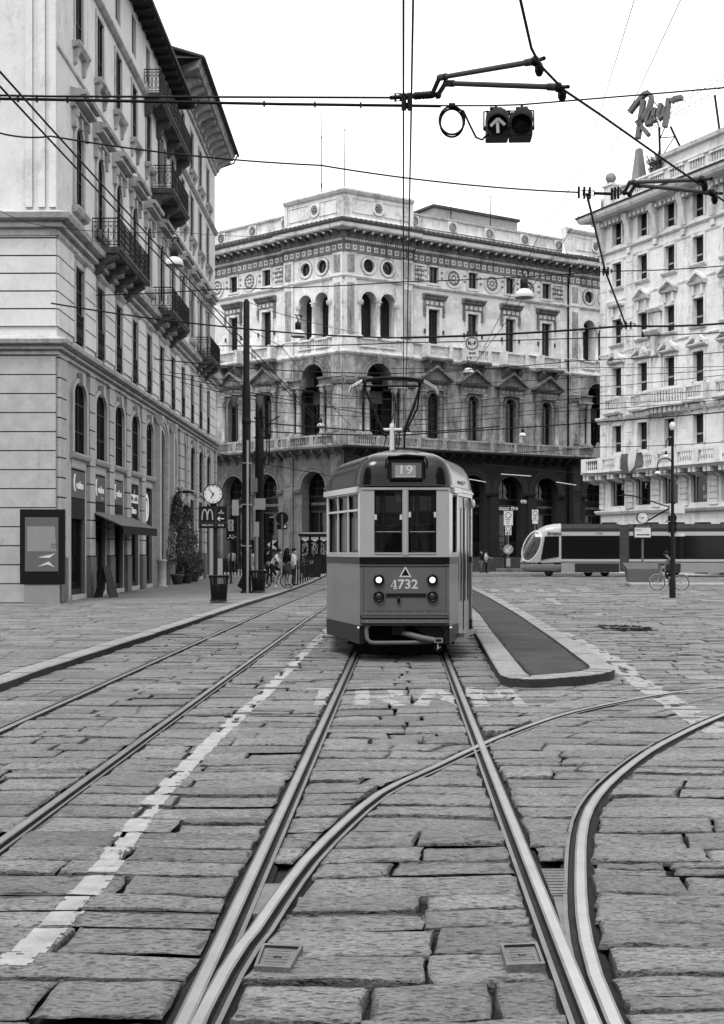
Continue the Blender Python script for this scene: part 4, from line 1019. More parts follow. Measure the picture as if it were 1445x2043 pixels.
        if k < 3:
            tm = tc+2.12
            trim.ring(U(tm), 25.4, .66, .86, yb-.1, yb, 0, 2*PI, 20, 0); trim.disc(U(tm), 25.4, .66, yb-.02, 20, 1)
            for q in range(8): trim.sphere((U(tm)+.36*math.cos(q*PI/4), yb-.03, 25.4+.36*math.sin(q*PI/4)), .13, 6, 0)
            trim.sphere((U(tm), yb-.03, 25.4), .16, 6, 0)
        if k in (0, 3):
            tm = tc-1.55 if k == 0 else tc+1.5
            trim.Box(tm-.6, tm+.6, yb-.06, yb, 24.7, 26.2, 0); trim.Box(tm-.5, tm+.5, yb-.07, yb-.06, 24.8, 26.1, 1)
            for q in range(9): trim.sphere((U(tm)+.34*((q % 3)-1), yb-.06, 25.45+.4*((q//3)-1)), .12 if q % 2 else .17, 6, 0)
    # continuous mouldings
    for t0, t1, yy, mit in ((0, 7., 0, True), (7., 24.6, yb, False), (24.6, 31.6, 0, False)):
        o = -yy
        low.Mould(t0, t1, [(o, 9.75), (o+.2, 9.8), (o+.3, 9.95), (o+.9, 10.1), (o+1.05, 10.2), (o+1.05, 10.34), (o, 10.36)], 1, mit)
        n = int((t1-t0)/1.05)
        for q in range(n):
            tt = t0+.5+q*(t1-t0-.9)/max(1, n-1); low.prism([(-o, 10.1), (-o-.85, 10.1), (-o-.85, 9.95), (-o-.4, 9.6), (-o, 9.3)], *sorted((U(tt-.11), U(tt+.11))), 1, False, 'yz')
        q0 = -o-.98
        tt = t0+.35
        while tt < t1-1.0:
            te = min(tt+2.2, t1-.35); low.balus(*sorted((U(tt), U(te))), 10.36, 11.28, q0, q0+.16, 2, .2); low.Box(te, te+.4, q0-.03, q0+.2, 10.36, 11.3, 2); tt = te+.42
        low.Box(t0-.05, t0+.33, q0-.03, q0+.2, 10.36, 11.3, 2)
        trim.Mould(t0, t1, [(o, 17.9), (o+.12, 17.95), (o+.25, 18.1), (o+.25, 18.22), (o+.05, 18.3), (o, 18.5)], 0, mit)
        trim.Mould(t0, t1, [(o, 19.3), (o+.14, 19.34), (o+.2, 19.42), (o, 19.5)], 0, mit)
        trim.Mould(t0, t1, [(o, 24.15), (o+.1, 24.2), (o+.22, 24.35), (o+.22, 24.42), (o, 24.5)], 0, mit)
        corn.Mould(t0, t1, [(o, 26.3), (o+.08, 26.32), (o+.08, 26.42), (o+.02, 26.45), (o+.02, 27.1), (o+.12, 27.12), (o+.12, 27.2), (o+.16, 27.22), (o+.16, 27.46), (o+.26, 27.5), (o+.3, 27.62), (o+.3, 28.05)], 0, mit)
        corn.Mould(t0, t1, [(o+.3, 28.05), (o+1.2, 28.05), (o+1.2, 28.1), (o+1.28, 28.12), (o+1.34, 28.4), (o+1.3, 28.46)], 1, mit)
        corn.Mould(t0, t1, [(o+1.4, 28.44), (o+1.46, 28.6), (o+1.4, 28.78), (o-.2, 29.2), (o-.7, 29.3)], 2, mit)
        L = t1-t0
        n = int(L/.66)
        for q in range(n):
            tt = t0+(q+.5)*L/n; corn.Box(tt-.2, tt+.2, -o-.06, -o-.02, 26.56, 26.98, 1); corn.Box(tt-.09, tt+.09, -o-.075, -o-.06, 26.68, 26.86, 0)
        n = int(L/.22)
        for q in range(n): tt = t0+(q+.5)*L/n; corn.Box(tt-.06, tt+.06, -o-.25, -o-.16, 27.24, 27.44, 1)
        n = int(L/.86)
        for q in range(n):
            tt = t0+(q+.5)*L/n; corn.prism([(-o-.3, 28.04), (-o-1.12, 28.04), (-o-1.12, 27.92), (-o-.95, 27.8), (-o-.6, 27.76), (-o-.3, 27.56)], *sorted((U(tt-.13), U(tt+.13))), 0, False, 'yz'); corn.sphere((U(tt), -o-1.02, 27.86), .11, 6, 1)
        n = int(L/.5)
        for q in range(n): tt = t0+(q+.5)*L/n; corn.sphere((U(tt), -o-1.43, 28.74), .085, 5, 2)
    # parapet over the bays
    par_.Mould(7.2, 24.6, [(-.95, 29.0), (-.95, 29.55), (-.85, 29.6), (-1.0, 29.66), (-1.0, 30.5), (-.85, 30.6), (-.8, 30.74), (-1.0, 30.8), (-1.6, 30.85)])
    for q in range(5):
        tt = 7.7+q*4.1; par_.Box(tt-.5, tt+.5, .86, 1.0, 29.62, 30.52); par_.ring(U(tt), 30.08, .26, .38, .8, .86, 0, 2*PI, 14, 1)
        for z in range(6): par_.sphere((U(tt)+.14*math.cos(z*PI/3), .85, 30.08+.14*math.sin(z*PI/3)), .07, 5, 1)
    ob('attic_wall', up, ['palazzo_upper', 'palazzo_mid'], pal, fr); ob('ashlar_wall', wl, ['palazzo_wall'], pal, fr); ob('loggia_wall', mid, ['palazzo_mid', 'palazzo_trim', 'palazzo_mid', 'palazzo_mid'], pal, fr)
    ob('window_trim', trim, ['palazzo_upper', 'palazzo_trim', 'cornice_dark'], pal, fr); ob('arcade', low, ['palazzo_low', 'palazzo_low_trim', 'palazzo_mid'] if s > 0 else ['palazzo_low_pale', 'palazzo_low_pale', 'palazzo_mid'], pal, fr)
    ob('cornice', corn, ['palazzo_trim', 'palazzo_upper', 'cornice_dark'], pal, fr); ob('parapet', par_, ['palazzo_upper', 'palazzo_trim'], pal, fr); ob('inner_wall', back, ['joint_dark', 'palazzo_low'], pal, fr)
    for kind, t, y in wins:
        f, p = pal_win(kind); w = link('window', f, pal, fr @ T(U(t), y, 0)); link('pane', p, w)
    # shop fronts inside the arcade
    for tc in [3.4]+PB+[28.0]:
        b = MB(); y = 1.25
        b.box(-1.75, 1.75, y, y+.1, 5.15, 6.25, 0); b.box(-1.75, 1.75, y, y+.1, 4.95, 5.12, 1); b.box(-1.75, 1.75, y-.03, y+.1, 6.27, 6.4, 1)
        for x in (-1.62, -.55, .55, 1.62): b.box(x-.06, x+.06, y, y+.1, .1, 4.95, 1)
        for x in (-.8, 0, .8): b.box(x-.035, x+.035, y, y+.06, 6.4, 8.3, 1)
        for z in (7.0, 7.6): b.box(-1.5, 1.5, y, y+.06, z, z+.06, 1)
        b.box(-1.6, 1.6, y-.02, y+.1, 0, .5, 1)
        so_ = ob('shopfront', b, ['sign_black', 'window_frame'], pal, fr @ T(U(tc)))
        g_ = MB(); g_.quad((-1.6, y+.05, .3), (1.6, y+.05, .3), (1.6, y+.05, 4.95), (-1.6, y+.05, 4.95)); g_.quad((-1.5, y+.05, 6.4), (1.5, y+.05, 6.4), (1.5, y+.05, 8.35), (-1.5, y+.05, 8.35)); ob('pane', g_, ['glass_room'], so_)
        cb = MB()
        for q in range(11): cb.box(-1.5+q*.28, -1.5+q*.28+.15, y+.25, y+.3, 2.9, 4.9, 0)
        ob('blind', cb, ['sign_grey'], so_)
        lettering('UNITED COLORS OF BENETTON', .3, 'sign_mid', so_, T(0, y-.005, 5.68), w=3.0, bold=.004)
_pw = {}
def pal_win(kind):
    if kind in _pw: return _pw[kind]
    f, p = MB(), MB()
    def sash(hw, z0, z1, rise, y, bars, mull=True):
        w = .06
        f.box(-hw, -hw+w, y, y+.06, z0, z1-rise); f.box(hw-w, hw, y, y+.06, z0, z1-rise); f.box(-hw, hw, y+.002, y+.05, z0, z0+.1)
        if rise: f.ring(0, z1-rise, hw-w, hw, y, y+.06, 0, PI, 10)
        else: f.box(-hw, hw, y+.002, y+.05, z1-w, z1)
        if mull: f.box(-.035, .035, y-.01, y+.05, z0+.02, z1-.05)
        for b in bars: f.box(-hw+.01, hw-.01, y-.004, y+.045, b, b+.06)
        p.pane(0, hw, z0, z1, rise, y+.03)
    if kind == 'round_window':
        f.ring(0, 25.4, .48, .56, .2, .28, 0, 2*PI, 20); f.box(-.03, .03, .19, .26, 24.88, 25.92); p.disc(0, 25.4, .52, .24, 20); f.box(-.46, -.03, .27, .29, 24.95, 25.85, 1)
        f.box(.03, .3, .27, .29, 24.95, 25.85, 1)
    elif kind == 'loggia_window': sash(.74, 19.45, 23.2, .74, .88, (21.6,)); f.box(-.7, .7, .93, .945, 20.8, 23.1, 2)
    elif kind == 'great_window': sash(1.24, 11.3, 17.3, 1.24, 1.25, (14.1, 16.0)); f.box(-1.2, 1.2, 1.2, 1.27, 14.15, 15.2, 2); f.box(-1.15, -.1, 1.3, 1.34, 11.4, 14.0, 1); f.box(.1, 1.15, 1.3, 1.34, 11.4, 14.0, 1)
    elif kind == 'arched_window': sash(.66, 11.3, 15.3, .66, .36, (13.9, 14.6)); f.box(-.6, -.1, .42, .44, 11.4, 14.5, 1); f.box(.1, .42, .42, .44, 11.4, 14.5, 1)
    elif kind == 'hooded_window': sash(.58, 19.5, 22.5, 0, .32, (21.6,)); f.box(.1, .5, .39, .41, 19.6, 22.4, 2)
    elif kind == 'attic_window': sash(.5, 24.75, 26.15, 0, .24, ()); f.box(.05, .44, .3, .32, 24.8, 26.1, 2)
    f.box(-.9, .9, .5, .52, 0, .01, 2) if False else None
    _pw[kind] = (f.mesh(['window_frame', 'blind', 'sign_grey']), p.mesh(['glass_dark'])); return _pw[kind]
pal_face(1); pal_face(-1)
mb = MB()                                                          # flat roof and dark rooms behind the openings
c = Vector((0, 0, 0)); a = FR[1] @ Vector((31.6, 1.4, 0)); b = FR[-1] @ Vector((-30, 1.4, 0)); k = (FR[1] @ Vector((1.06, 1.4, 0)))
mb.add([(k.x, k.y, 29.25), (a.x, a.y, 29.25), (a.x, a.y+30, 29.25), (b.x, b.y+30, 29.25), (b.x, b.y, 29.25)], ((0, 1, 2, 3, 4),))
ob('roof', mb, ['roof_tile'], pal)
mb = MB(); a = FR[1] @ Vector((33, 2.4, 0)); b = FR[-1] @ Vector((-31, 2.4, 0)); k = (FR[1] @ Vector((1.83, 2.4, 0)))
for p_, q_ in ((k, a), (b, k)): mb.quad((p_.x, p_.y, 0), (q_.x, q_.y, 0), (q_.x, q_.y, 29), (p_.x, p_.y, 29))
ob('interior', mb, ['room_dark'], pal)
# plain box on the roof, aerials
M = frame(FR[1] @ Vector((19.5, 9, 29.2))+PC, RA)
t = thing('roof_cabin', 'plain pale rendered lift cabin on the palazzo roof', 'roof cabin'); t.matrix_local = M
mb = MB(); mb.box(-3.8, 6.4, 0, 7, 0, 5.0); ob('wall', mb, ['concrete'], t); mb = MB(); mb.box(-4, 6.6, -.2, 7.2, 5.0, 5.25); ob('roof', mb, ['cornice_dark'], t)
def aerial(px, y0, y1, Y, label, arms=1):
    b = P(px, y1, Y); h = P(px, y0, Y).z-b.z; mb = MB(); mb.tube([(0, 0, -1.5), (0, 0, h*.5), (0, 0, h)], [.05, .04, .025], 6)
    if arms:
        mb.tube([(-.5, 0, h*.97), (1.0, .2, h*.9)], .02, 5)
        for k in range(7): x = -.4+k*.22; mb.tube([(x, -.25, h*.965-.01*k), (x, .35, h*.965-.01*k)], .012, 4)
        mb.tube([(0, 0, h*.35), (.25, 0, h*.42)], .02, 5)
    else:
        mb.box(-.06, .06, -.06, .06, h*.62, h*.64); mb.lathe([(.07, -.1), (.07, .25), (.03, .3)], 6, (0, 0, 0))
    t = tag(ob('aerial', mb, ['iron_black'], None, T(*b)), label, 'aerial', 'aerials on the palazzo roof')
aerial(642, 217, 372, 109, 'tall plain rod aerial left of the corner on the palazzo roof', 0)
aerial(688, 254, 358, 108, 'tall aerial with cross arms above the corner of the palazzo roof')
aerial(900, 386, 425, 122, 'thin whip aerial left of the roof cabin', 0)
aerial(979, 390, 440, 120, 'small branched aerial in front of the roof cabin')

# ================================================================ WHITE BUILDING on the right
RO = Vector((18.5, 100, 0)); RAng = math.atan2(-.903, .429)
rb = thing('marble_building', 'white ornate stone building with balustrades and obelisks on the right', 'building', RO, RAng)
wall, trim = MB(), MB(); RW = [2.14+3.1*k for k in range(5)]; E = 15.6
b0 = [0.]+[(RW[k]+RW[k+1])/2 for k in range(4)]+[E]
LV = [(5.1, 7.05), (9.2, 11.2), (13.5, 15.6), (17.4, 19.3), (21.7, 23.6), (24.95, 26.7)]
zb = [3.6, 8.2, 12.2, 16.6, 20.6, 24.4, 27.]
for k, u in enumerate(RW):
    for (z0, z1), c0, c1 in zip(LV, zb, zb[1:]): wall.cell(b0[k], b0[k+1], c0, c1, u, .56 if z0 > 8 else .86, z0, z1, 0, 0, .4)
    wall.cell(b0[k], b0[k+1], 0, 3.6, u, 1.0, .1, 3.3, 0, 0, .5)
    # per-storey trim
    for (z0, z1) in LV[1:]:
        for s in (-1, 1): trim.box(u+s*.56, u+s*.74, -.08, 0, z0, z1)
        trim.box(u-.74, u+.74, -.08, 0, z1, z1+.18)
    for z0 in (21.7, 17.4): trim.mould(u-.85, u+.85, [(0, z0-.25), (.14, z0-.2), (.24, z0-.06), (.24, z0), (0, z0)])
    # broken pediment (third), small pediments (fourth)
    for s in (-1, 1): trim.prism([(u+s*.95, 16.1), (u+s*.95, 16.3), (u+s*.3, 16.75), (u+s*.3, 16.5)], -.4, 0)
    trim.box(u-.35, u+.35, -.12, 0, 16.2, 17.0); trim.mould(u-1.0, u+1.0, [(0, 15.9), (.25, 15.95), (.35, 16.05), (.35, 16.12), (0, 16.15)])
    trim.box(u-.55, u-.35, -.2, 0, 19.5, 20.2); trim.box(u+.35, u+.55, -.2, 0, 19.5, 20.2); trim.mould(u-.85, u+.85, [(0, 20.2), (.3, 20.25), (.38, 20.4), (0, 20.45)])
    if k: 
        for s in (-1, 1): trim.prism([(u+s*.9, 20.4), (u+s*.9, 20.58), (u, 21.2), (u, 21.0)], -.36, 0)
    # small balustrades under the third-floor windows
    trim.mould(u-1.1, u+1.1, [(0, 12.0), (.5, 12.0), (.6, 12.15), (.6, 12.25), (0, 12.27)]); trim.balus(u-.75, u+.75, 12.27, 13.3, -.5, -.36, 0, .22)
    for s in (-1, 1): trim.box(u+s*.78, u+s*1.05, -.52, 0, 12.27, 13.32); trim.prism([(0, 12.0), (-.45, 12.0), (-.4, 11.75), (-.12, 11.4), (0, 11.2)], u+s*.8-.12, u+s*.8+.12, 0, False, 'yz')
    # shop-floor pilasters, roundels, rustication
    trim.ring(u, 7.55, .2, .34, -.1, 0, 0, 2*PI, 12, 1); trim.sphere((u, -.03, 7.55), .13, 6, 1)
for k, a in enumerate(b0):
    w = .45; lo, hi = (a-.0 if k == 0 else a-w), (a+w+.1 if k == 0 else a+w)
    for z in np.arange(4.9, 7.2, .42): trim.box(lo, hi, -.13, -.001, z, z+.38)
    if k in (0, 1):
        for z in np.arange(8.9, 24, .85): trim.box(a if k == 0 else a-.4, a+.75 if k == 0 else a+.4, -.06, -.001, z, z+.81)
    # console brackets of the top storey
    uc = a+.35 if k == 0 else a
    trim.prism([(0, 24.7), (-.16, 24.7), (-.3, 25.3), (-.34, 26.0), (-.62, 26.7), (-.62, 26.95), (0, 26.95)], uc-.27, uc+.27, 0, False, 'yz'); trim.box(uc-.2, uc+.2, -.2, 0, 24.0, 24.4)
for z, pr in ((24.55, .22), (23.85, .08), (20.75, .06), (16.75, .1), (8.35, .1)): trim.mould(-.0, E, [(0, z-.15), (pr*.6, z-.1), (pr, z), (pr, z+.06), (0, z+.1)], 0, -1)
trim.mould(0, E, [(0, 11.5), (.2, 11.6), (.32, 11.85), (.32, 11.95), (0, 12.0)], 0, -1); trim.mould(0, E, [(0, 4.45), (.25, 4.5), (.36, 4.68), (.36, 4.76), (0, 4.8)], 0, -1)
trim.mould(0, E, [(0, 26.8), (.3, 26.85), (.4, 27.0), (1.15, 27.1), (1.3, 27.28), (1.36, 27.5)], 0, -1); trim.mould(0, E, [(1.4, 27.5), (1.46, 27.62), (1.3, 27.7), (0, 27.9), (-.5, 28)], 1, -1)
for q in range(30): u = .3+q*.5; trim.box(u-.13, u+.13, -.5, 0, 26.55, 26.8)
# parapet
trim.mould(.4, E, [(-.2, 27.8), (-.2, 28.15), (-.1, 28.2), (-.25, 28.3), (-.25, 29.2), (-.1, 29.3), (-.1, 29.45), (-.3, 29.5), (-.7, 29.5)])
for u in np.arange(3.6, 15, 2.2): trim.balus(u, u+1.6, 28.3, 29.2, .1, .22, 0, .25)
trim.box(.3, 1.3, .05, .8, 27.8, 29.75); trim.box(.2, 1.4, -.05, .9, 29.75, 29.9)
wall.box(4.2, E, 1.6, 8, 27.8, 30.9); trim.mould(4.0, E, [(-1.6, 30.7), (-1.3, 30.75), (-1.2, 31), (-1.6, 31.1)])
# end return
wall.quad((0, 12, 0), (0, 0, 0), (0, 0, 27), (0, 12, 27)); wall.box(-.02, 0, 0, 12, 27, 29)
trim.box(-.35, 0, -.0, 12, 11.5, 12.0); trim.box(-1.3, 0, 0, 12, 27.1, 27.5)
ob('wall', wall, ['white_marble_wall'], rb); ob('stone_trim', trim, ['white_marble', 'cornice_dark'], rb)
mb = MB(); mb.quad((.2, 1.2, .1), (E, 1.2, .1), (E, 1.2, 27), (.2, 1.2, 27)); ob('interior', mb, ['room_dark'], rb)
_rw = {}
for k, u in enumerate(RW):
    for j, (z0, z1) in enumerate(LV):
        if j not in _rw:
            f, p = MB(), MB(); hw = .56 if j else .86; y = .3
            for s in (-1, 1): f.box(s*hw, s*(hw-.06), y, y+.06, z0, z1)
            f.box(-hw, hw, y+.002, y+.05, z0, z0+.08); f.box(-hw, hw, y+.002, y+.05, z1-.06, z1)
            if j: f.box(-.03, .03, y-.01, y+.05, z0, z1); zz = lerp(z0, z1, .32); f.box(-hw+.02, hw-.02, y-.003, y+.045, zz, zz+.12, 1)
            else: f.box(-hw+.02, -hw+.14, y+.1, y+.14, z0, z1, 3)
            p.pane(0, hw, z0, z1, 0, y+.03)
            _rw[j] = (f.mesh(['window_frame', 'pale_frame', 'blind', 'lit_white']), p.mesh(['glass_dark' if j else 'shop_glass']))
        w = link('window', _rw[j][0], rb, T(u)); link('pane', _rw[j][1], w); drape(w, .5, z0+.1, z1-.05, .5) if j else None
for k, u in enumerate(RW[:4]):                                       # lit displays behind the first-floor shop windows
    b = MB(); r = random.Random(k)
    for q in range(9):
        x, z = r.uniform(-.75, .6), r.uniform(5.15, 6.6); b.box(x, x+r.uniform(.12, .34), .7+q*.02, .72+q*.02, z, z+r.uniform(.1, .5), r.choice((0, 0, 1, 2)))
    b.box(-.85, .85, 1.05, 1.1, 5.1, 7.05, 3); ob('window_display', b, ['lit_soft', 'sign_grey', 'sign_black', 'sign_mid'], rb, T(u))
# long balcony, and the bowed balcony with its niche
def stone_balcony(u0, u1, z, pr, name='balcony'):
    b = MB(); b.mould(u0, u1, [(0, z-.35), (pr-.25, z-.3), (pr-.1, z-.15), (pr, z-.1), (pr, z), (0, z)]); u = u0+.1
    b.box(u0, u0+.6, -pr+.04, -pr+.26, z, z+1.04)
    u = u0+.66
    while u < u1-1.5: b.balus(u, u+1.5, z, z+1.0, -pr+.06, -pr+.2, 0, .23); b.box(u+1.52, u+2.12, -pr+.03, -pr+.25, z, z+1.04); u += 2.18
    for q in np.arange(u0+.4, u1, 1.55):
        for s in (-.22, .22): b.prism([(0, z-.3), (-pr+.2, z-.3), (-pr+.2, z-.62), (-pr*.4, z-.75), (0, z-.95)], q+s-.14, q+s+.14, 0, False, 'yz')
    return ob(name, b, ['white_marble'], rb)
stone_balcony(-.9, E, 7.75, 1.25)
b = MB(); n = 14; uc, R = 8.0, 2.7
for i in range(n):
    a0, a1 = PI+PI*i/n, PI+PI*(i+1)/n; f = lambda a, rr=1.: (uc+R*rr*math.cos(a), .9*rr*R*.45*math.sin(a))
    (xa, ya_), (xb, yb_) = f(a0), f(a1); (xc, yc), (xd, yd) = f(a0, .92), f(a1, .92)
    for z0, z1 in ((12.0, 12.3), (13.15, 13.35)): b.add([(xa, ya_, z0), (xb, yb_, z0), (xb, yb_, z1), (xa, ya_, z1), (xc, yc, z0), (xd, yd, z0), (xd, yd, z1), (xc, yc, z1)], ((0, 1, 2, 3), (4, 7, 6, 5), (3, 2, 6, 7), (0, 4, 5, 1)))
    for q in (.25, .75): a = lerp(a0, a1, q); x, y_ = f(a, .96); b.lathe([(.07, 12.3), (.04, 12.45), (.085, 12.7), (.04, 13), (.07, 13.15)], 6, (x, y_, 0))
    x, y_ = f((a0+a1)/2, .8); b.box(x-.14, x+.14, y_, 0, 11.6, 12.0)
b.add([(uc+R*math.cos(PI+PI*i/n), .405*R*math.sin(PI+PI*i/n), 12.28) for i in range(n+1)], (tuple(range(n+1)),))
ob('balcony', b, ['white_marble'], rb)
b = MB(); b.ring(6.8, 15.6, .5, .7, -.12, 0, 0, PI, 12); b.box(6.1, 6.3, -.12, 0, 13.3, 15.6); b.box(7.3, 7.5, -.12, 0, 13.3, 15.6); b.prism([(6.6, 15.9), (7.0, 15.9), (7.1, 17.3), (6.5, 17.3)], -.35, 0); b.mould(6.0, 7.7, [(0, 17.3), (.4, 17.4), (.6, 17.7), (.6, 17.85), (0, 17.95)]); b.box(6.2, 7.4, -.15, 0, 17.95, 19.0); b.mould(6.0, 7.6, [(0, 19.0), (.3, 19.1), (.45, 19.3), (.45, 19.4), (0, 19.5)])
ob('niche', b, ['white_marble'], rb)
b = MB(); b.lathe([(.34, 0), (.4, .1), (.2, .2)], 10, (.75, .4, 29.9)); b.sphere((.75, .4, 30.45), .42, 12); ob('ball_finial', b, ['obelisk_stone'], rb)
b = MB(); b.lathe([(.3, 0), (.3, .1), (.16, .2)], 10, (1.9, 1.8, 29.5)); b.sphere((1.9, 1.8, 29.95), .33, 12); ob('ball_finial', b, ['obelisk_stone'], rb)
def obelisk(x, y, z, h, w):
    b = MB(); b.box(x-w*.6, x+w*.6, y-w*.6, y+w*.6, z, z+h*.2); b.add([(x+sx*w*q, y+sy*w*q, z+zz) for q, zz in ((.5, h*.2), (.22, h*.97)) for sx, sy in ((-1, -1), (1, -1), (1, 1), (-1, 1))]+[(x, y, z+h)], ((0, 1, 5, 4), (1, 2, 6, 5), (2, 3, 7, 6), (3, 0, 4, 7), (4, 5, 8), (5, 6, 8), (6, 7, 8), (7, 4, 8)))
    ob('obelisk', b, ['obelisk_stone'], rb)
obelisk(3.6, .9, 28.9, 3.15, .86); obelisk(4.7, 2.6, 29, 1.9, .7)
b = MB()
for k in range(60): a = random.uniform(0, 2*PI); x, z = 4.9+random.uniform(-.6, .8), 30.4+random.uniform(-.4, .8); b.tube([(x, 1.3, z-.3), (x+.3*math.cos(a), 1.3+.3*math.sin(a), z+.2)], .03, 3)
tag(ob('roof_plant', b, ['leaf'], None, frame(RO, RAng)), 'straggly weeds growing on the roof edge of the white building', 'plant')
# flag hung over the long balcony
mb = MB(); n = 12
for i in range(n):
    for j in range(3):
        x0, x1 = 4.5+2.3*j/3, 4.5+2.3*(j+1)/3; f = lambda x, t: (x+.5*t*(-1 if x < 5.2 else .1), -1.32-.1*math.sin(x*6+t*3), 8.85-(1.75 if x < 5.4 else 1.3)*t*(1-.25*abs(math.sin(x*4))))
        mb.quad(f(x0, i/n), f(x1, i/n), f(x1, (i+1)/n), f(x0, (i+1)/n), j)
tag(ob('flag', mb, ['sign_grey', 'cloth_white', 'cloth_grey'], None, frame(RO, RAng), smooth=True), 'three-banded flag draped over the long balcony of the white building', 'flag')
# rooftop script letters on their steel frame
t = thing('rooftop_sign', 'large grey script letters on a steel lattice frame above the white building', 'sign')
ANG = math.atan2(-.903, .429)*.45
M0 = frame(P(1262, 200, 96)-Vector((0, 0, 0)), ANG); t.matrix_local = M0; K = 96/F
def L2(px, py): return ((px-1262)*K/math.cos(ANG), (200-py)*K)
def stroke(pts, w, m='letter_grey'):
    w *= 1.1; b = MB(); q = [L2(*p) for p in pts]; n = len(q); l, r = [], []
    for i, p in enumerate(q):
        a, c = q[max(i-1, 0)], q[min(i+1, n-1)]; dx, dz = c[0]-a[0], c[1]-a[1]; e = math.hypot(dx, dz); nx, nz = -dz/e*w/2, dx/e*w/2; l.append((p[0]+nx, p[1]+nz)); r.append((p[0]-nx, p[1]-nz))
    for i in range(n-1):
        a, c, d, e = l[i], l[i+1], r[i+1], r[i]
        b.add([(x, y, z) for y in (-.3, .3) for x, z in (a, c, d, e)], ((0, 1, 2, 3), (7, 6, 5, 4), (0, 4, 5, 1), (2, 6, 7, 3), (1, 5, 6, 2), (3, 7, 4, 0)))
    return b
def merge(*bs):
    o = MB()
    for b in bs:
        k = len(o.v); o.v += b.v; o.f += [tuple(i+k for i in q) for q in b.f]; o.mi += b.mi; o.sm += b.sm
    return o
ob('letter', merge(stroke([(1257, 224), (1266, 212), (1277, 200), (1283, 193), (1290, 191), (1295, 197), (1296, 206), (1292, 222), (1286, 233), (1277, 244)], .26), stroke([(1282, 204), (1277, 238), (1272, 278)], .27), stroke([(1269, 249), (1277, 243), (1276, 252), (1284, 264), (1291, 275)], .27)), ['letter_grey'], t)
ob('letter', merge(stroke([(1301, 224), (1293, 228), (1287, 245), (1288, 254), (1294, 252), (1300, 240)], .24), stroke([(1303, 224), (1299, 240), (1302, 250)], .24)), ['letter_grey'], t)
ob('letter', merge(stroke([(1313, 217), (1308, 240), (1310, 246), (1316, 242), (1322, 226)], .24), stroke([(1326, 210), (1323, 240), (1319, 264)], .26)), ['letter_grey'], t)
ob('letter', stroke([(1330, 216), (1337, 212), (1350, 212)], .26), ['letter_grey'], t)
b = MB()
def S3(px, py, y): x, z = L2(px, py); return (x, y, z)
for y in (.45, 1.1):
    b.tube([S3(1283, 262, y), S3(1300, 258, y), S3(1345, 232, y), S3(1440, 190, y)], .022, 5); b.tube([S3(1283, 250, y), S3(1300, 245, y), S3(1345, 210, y), S3(1440, 160, y)], .022, 5)
for k in range(14): px = 1286+k*11; b.tube([S3(px, 260-k*5.4, .45), S3(px+5, 244-k*5.6, 1.1)], .015, 4); b.tube([S3(px, 260-k*5.4, 1.1), S3(px+11, 240-k*5.6, .45)], .015, 4)
for a, c in (((1304, 255), (1306, 345)), ((1324, 258), (1352, 330)), ((1316, 252), (1306, 277)), ((1307, 277), (1331, 279)), ((1331, 279), (1310, 312)), ((1440, 190), (1440, 345)), ((1400, 210), (1415, 340)), ((1290, 205), (1306, 262)), ((1295, 203), (1316, 236))): b.tube([S3(*a, .8), S3(*c, .8)], .09 if c[1] > 300 and a[0] != 1331 else .04, 6)
ob('steel_frame', b, ['iron_black'], t)

# ================================================================ the street behind and beside the camera (outside the frame; it shades the street and shows in the tram's paint)
def plain_block(name, label, O, ang, L, Hh, D):
    t = thing(name, label, 'building', O, ang); w, p = MB(), MB(); n = int(L/3.4); fl = int((Hh-5)/4)
    for i in range(n):
        a, b = L*i/n, L*(i+1)/n; u = (a+b)/2; w.cell(a, b, 0, 5, u, 1.1, .1, 4.2, 0, 0, .4); p.pane(u, 1.1, .1, 4.2, 0, .35)
        for k in range(fl):
            z = 5+k*(Hh-5)/fl; w.cell(a, b, z, z+(Hh-5)/fl, u, .6, z+.8, z+3.2, 0, 0, .3); p.pane(u, .6, z+.8, z+3.2, 0, .26)
    w.box(0, L, .5, D, 0, Hh-.01); w.mould(0, L, [(0, Hh-.6), (.5, Hh-.3), (.8, Hh), (0, Hh+.1)]); w.mould(0, L, [(0, 4.8), (.2, 4.9), (.2, 5.1), (0, 5.2)])
    ob('wall', w, ['palazzo_low_pale'], t); ob('windows', p, ['glass_dark'], t)
plain_block('street_building', 'pale street building on the left behind the camera', (-11.5, -62, 0), PI/2, 66, 22, 12)
plain_block('street_building', 'pale street building on the right behind the camera', (14.5, 2, 0), -PI/2, 64, 23, 12)
plain_block('street_building', 'pale building closing the street far behind the camera', (22, -70, 0), PI, 44, 24, 12)
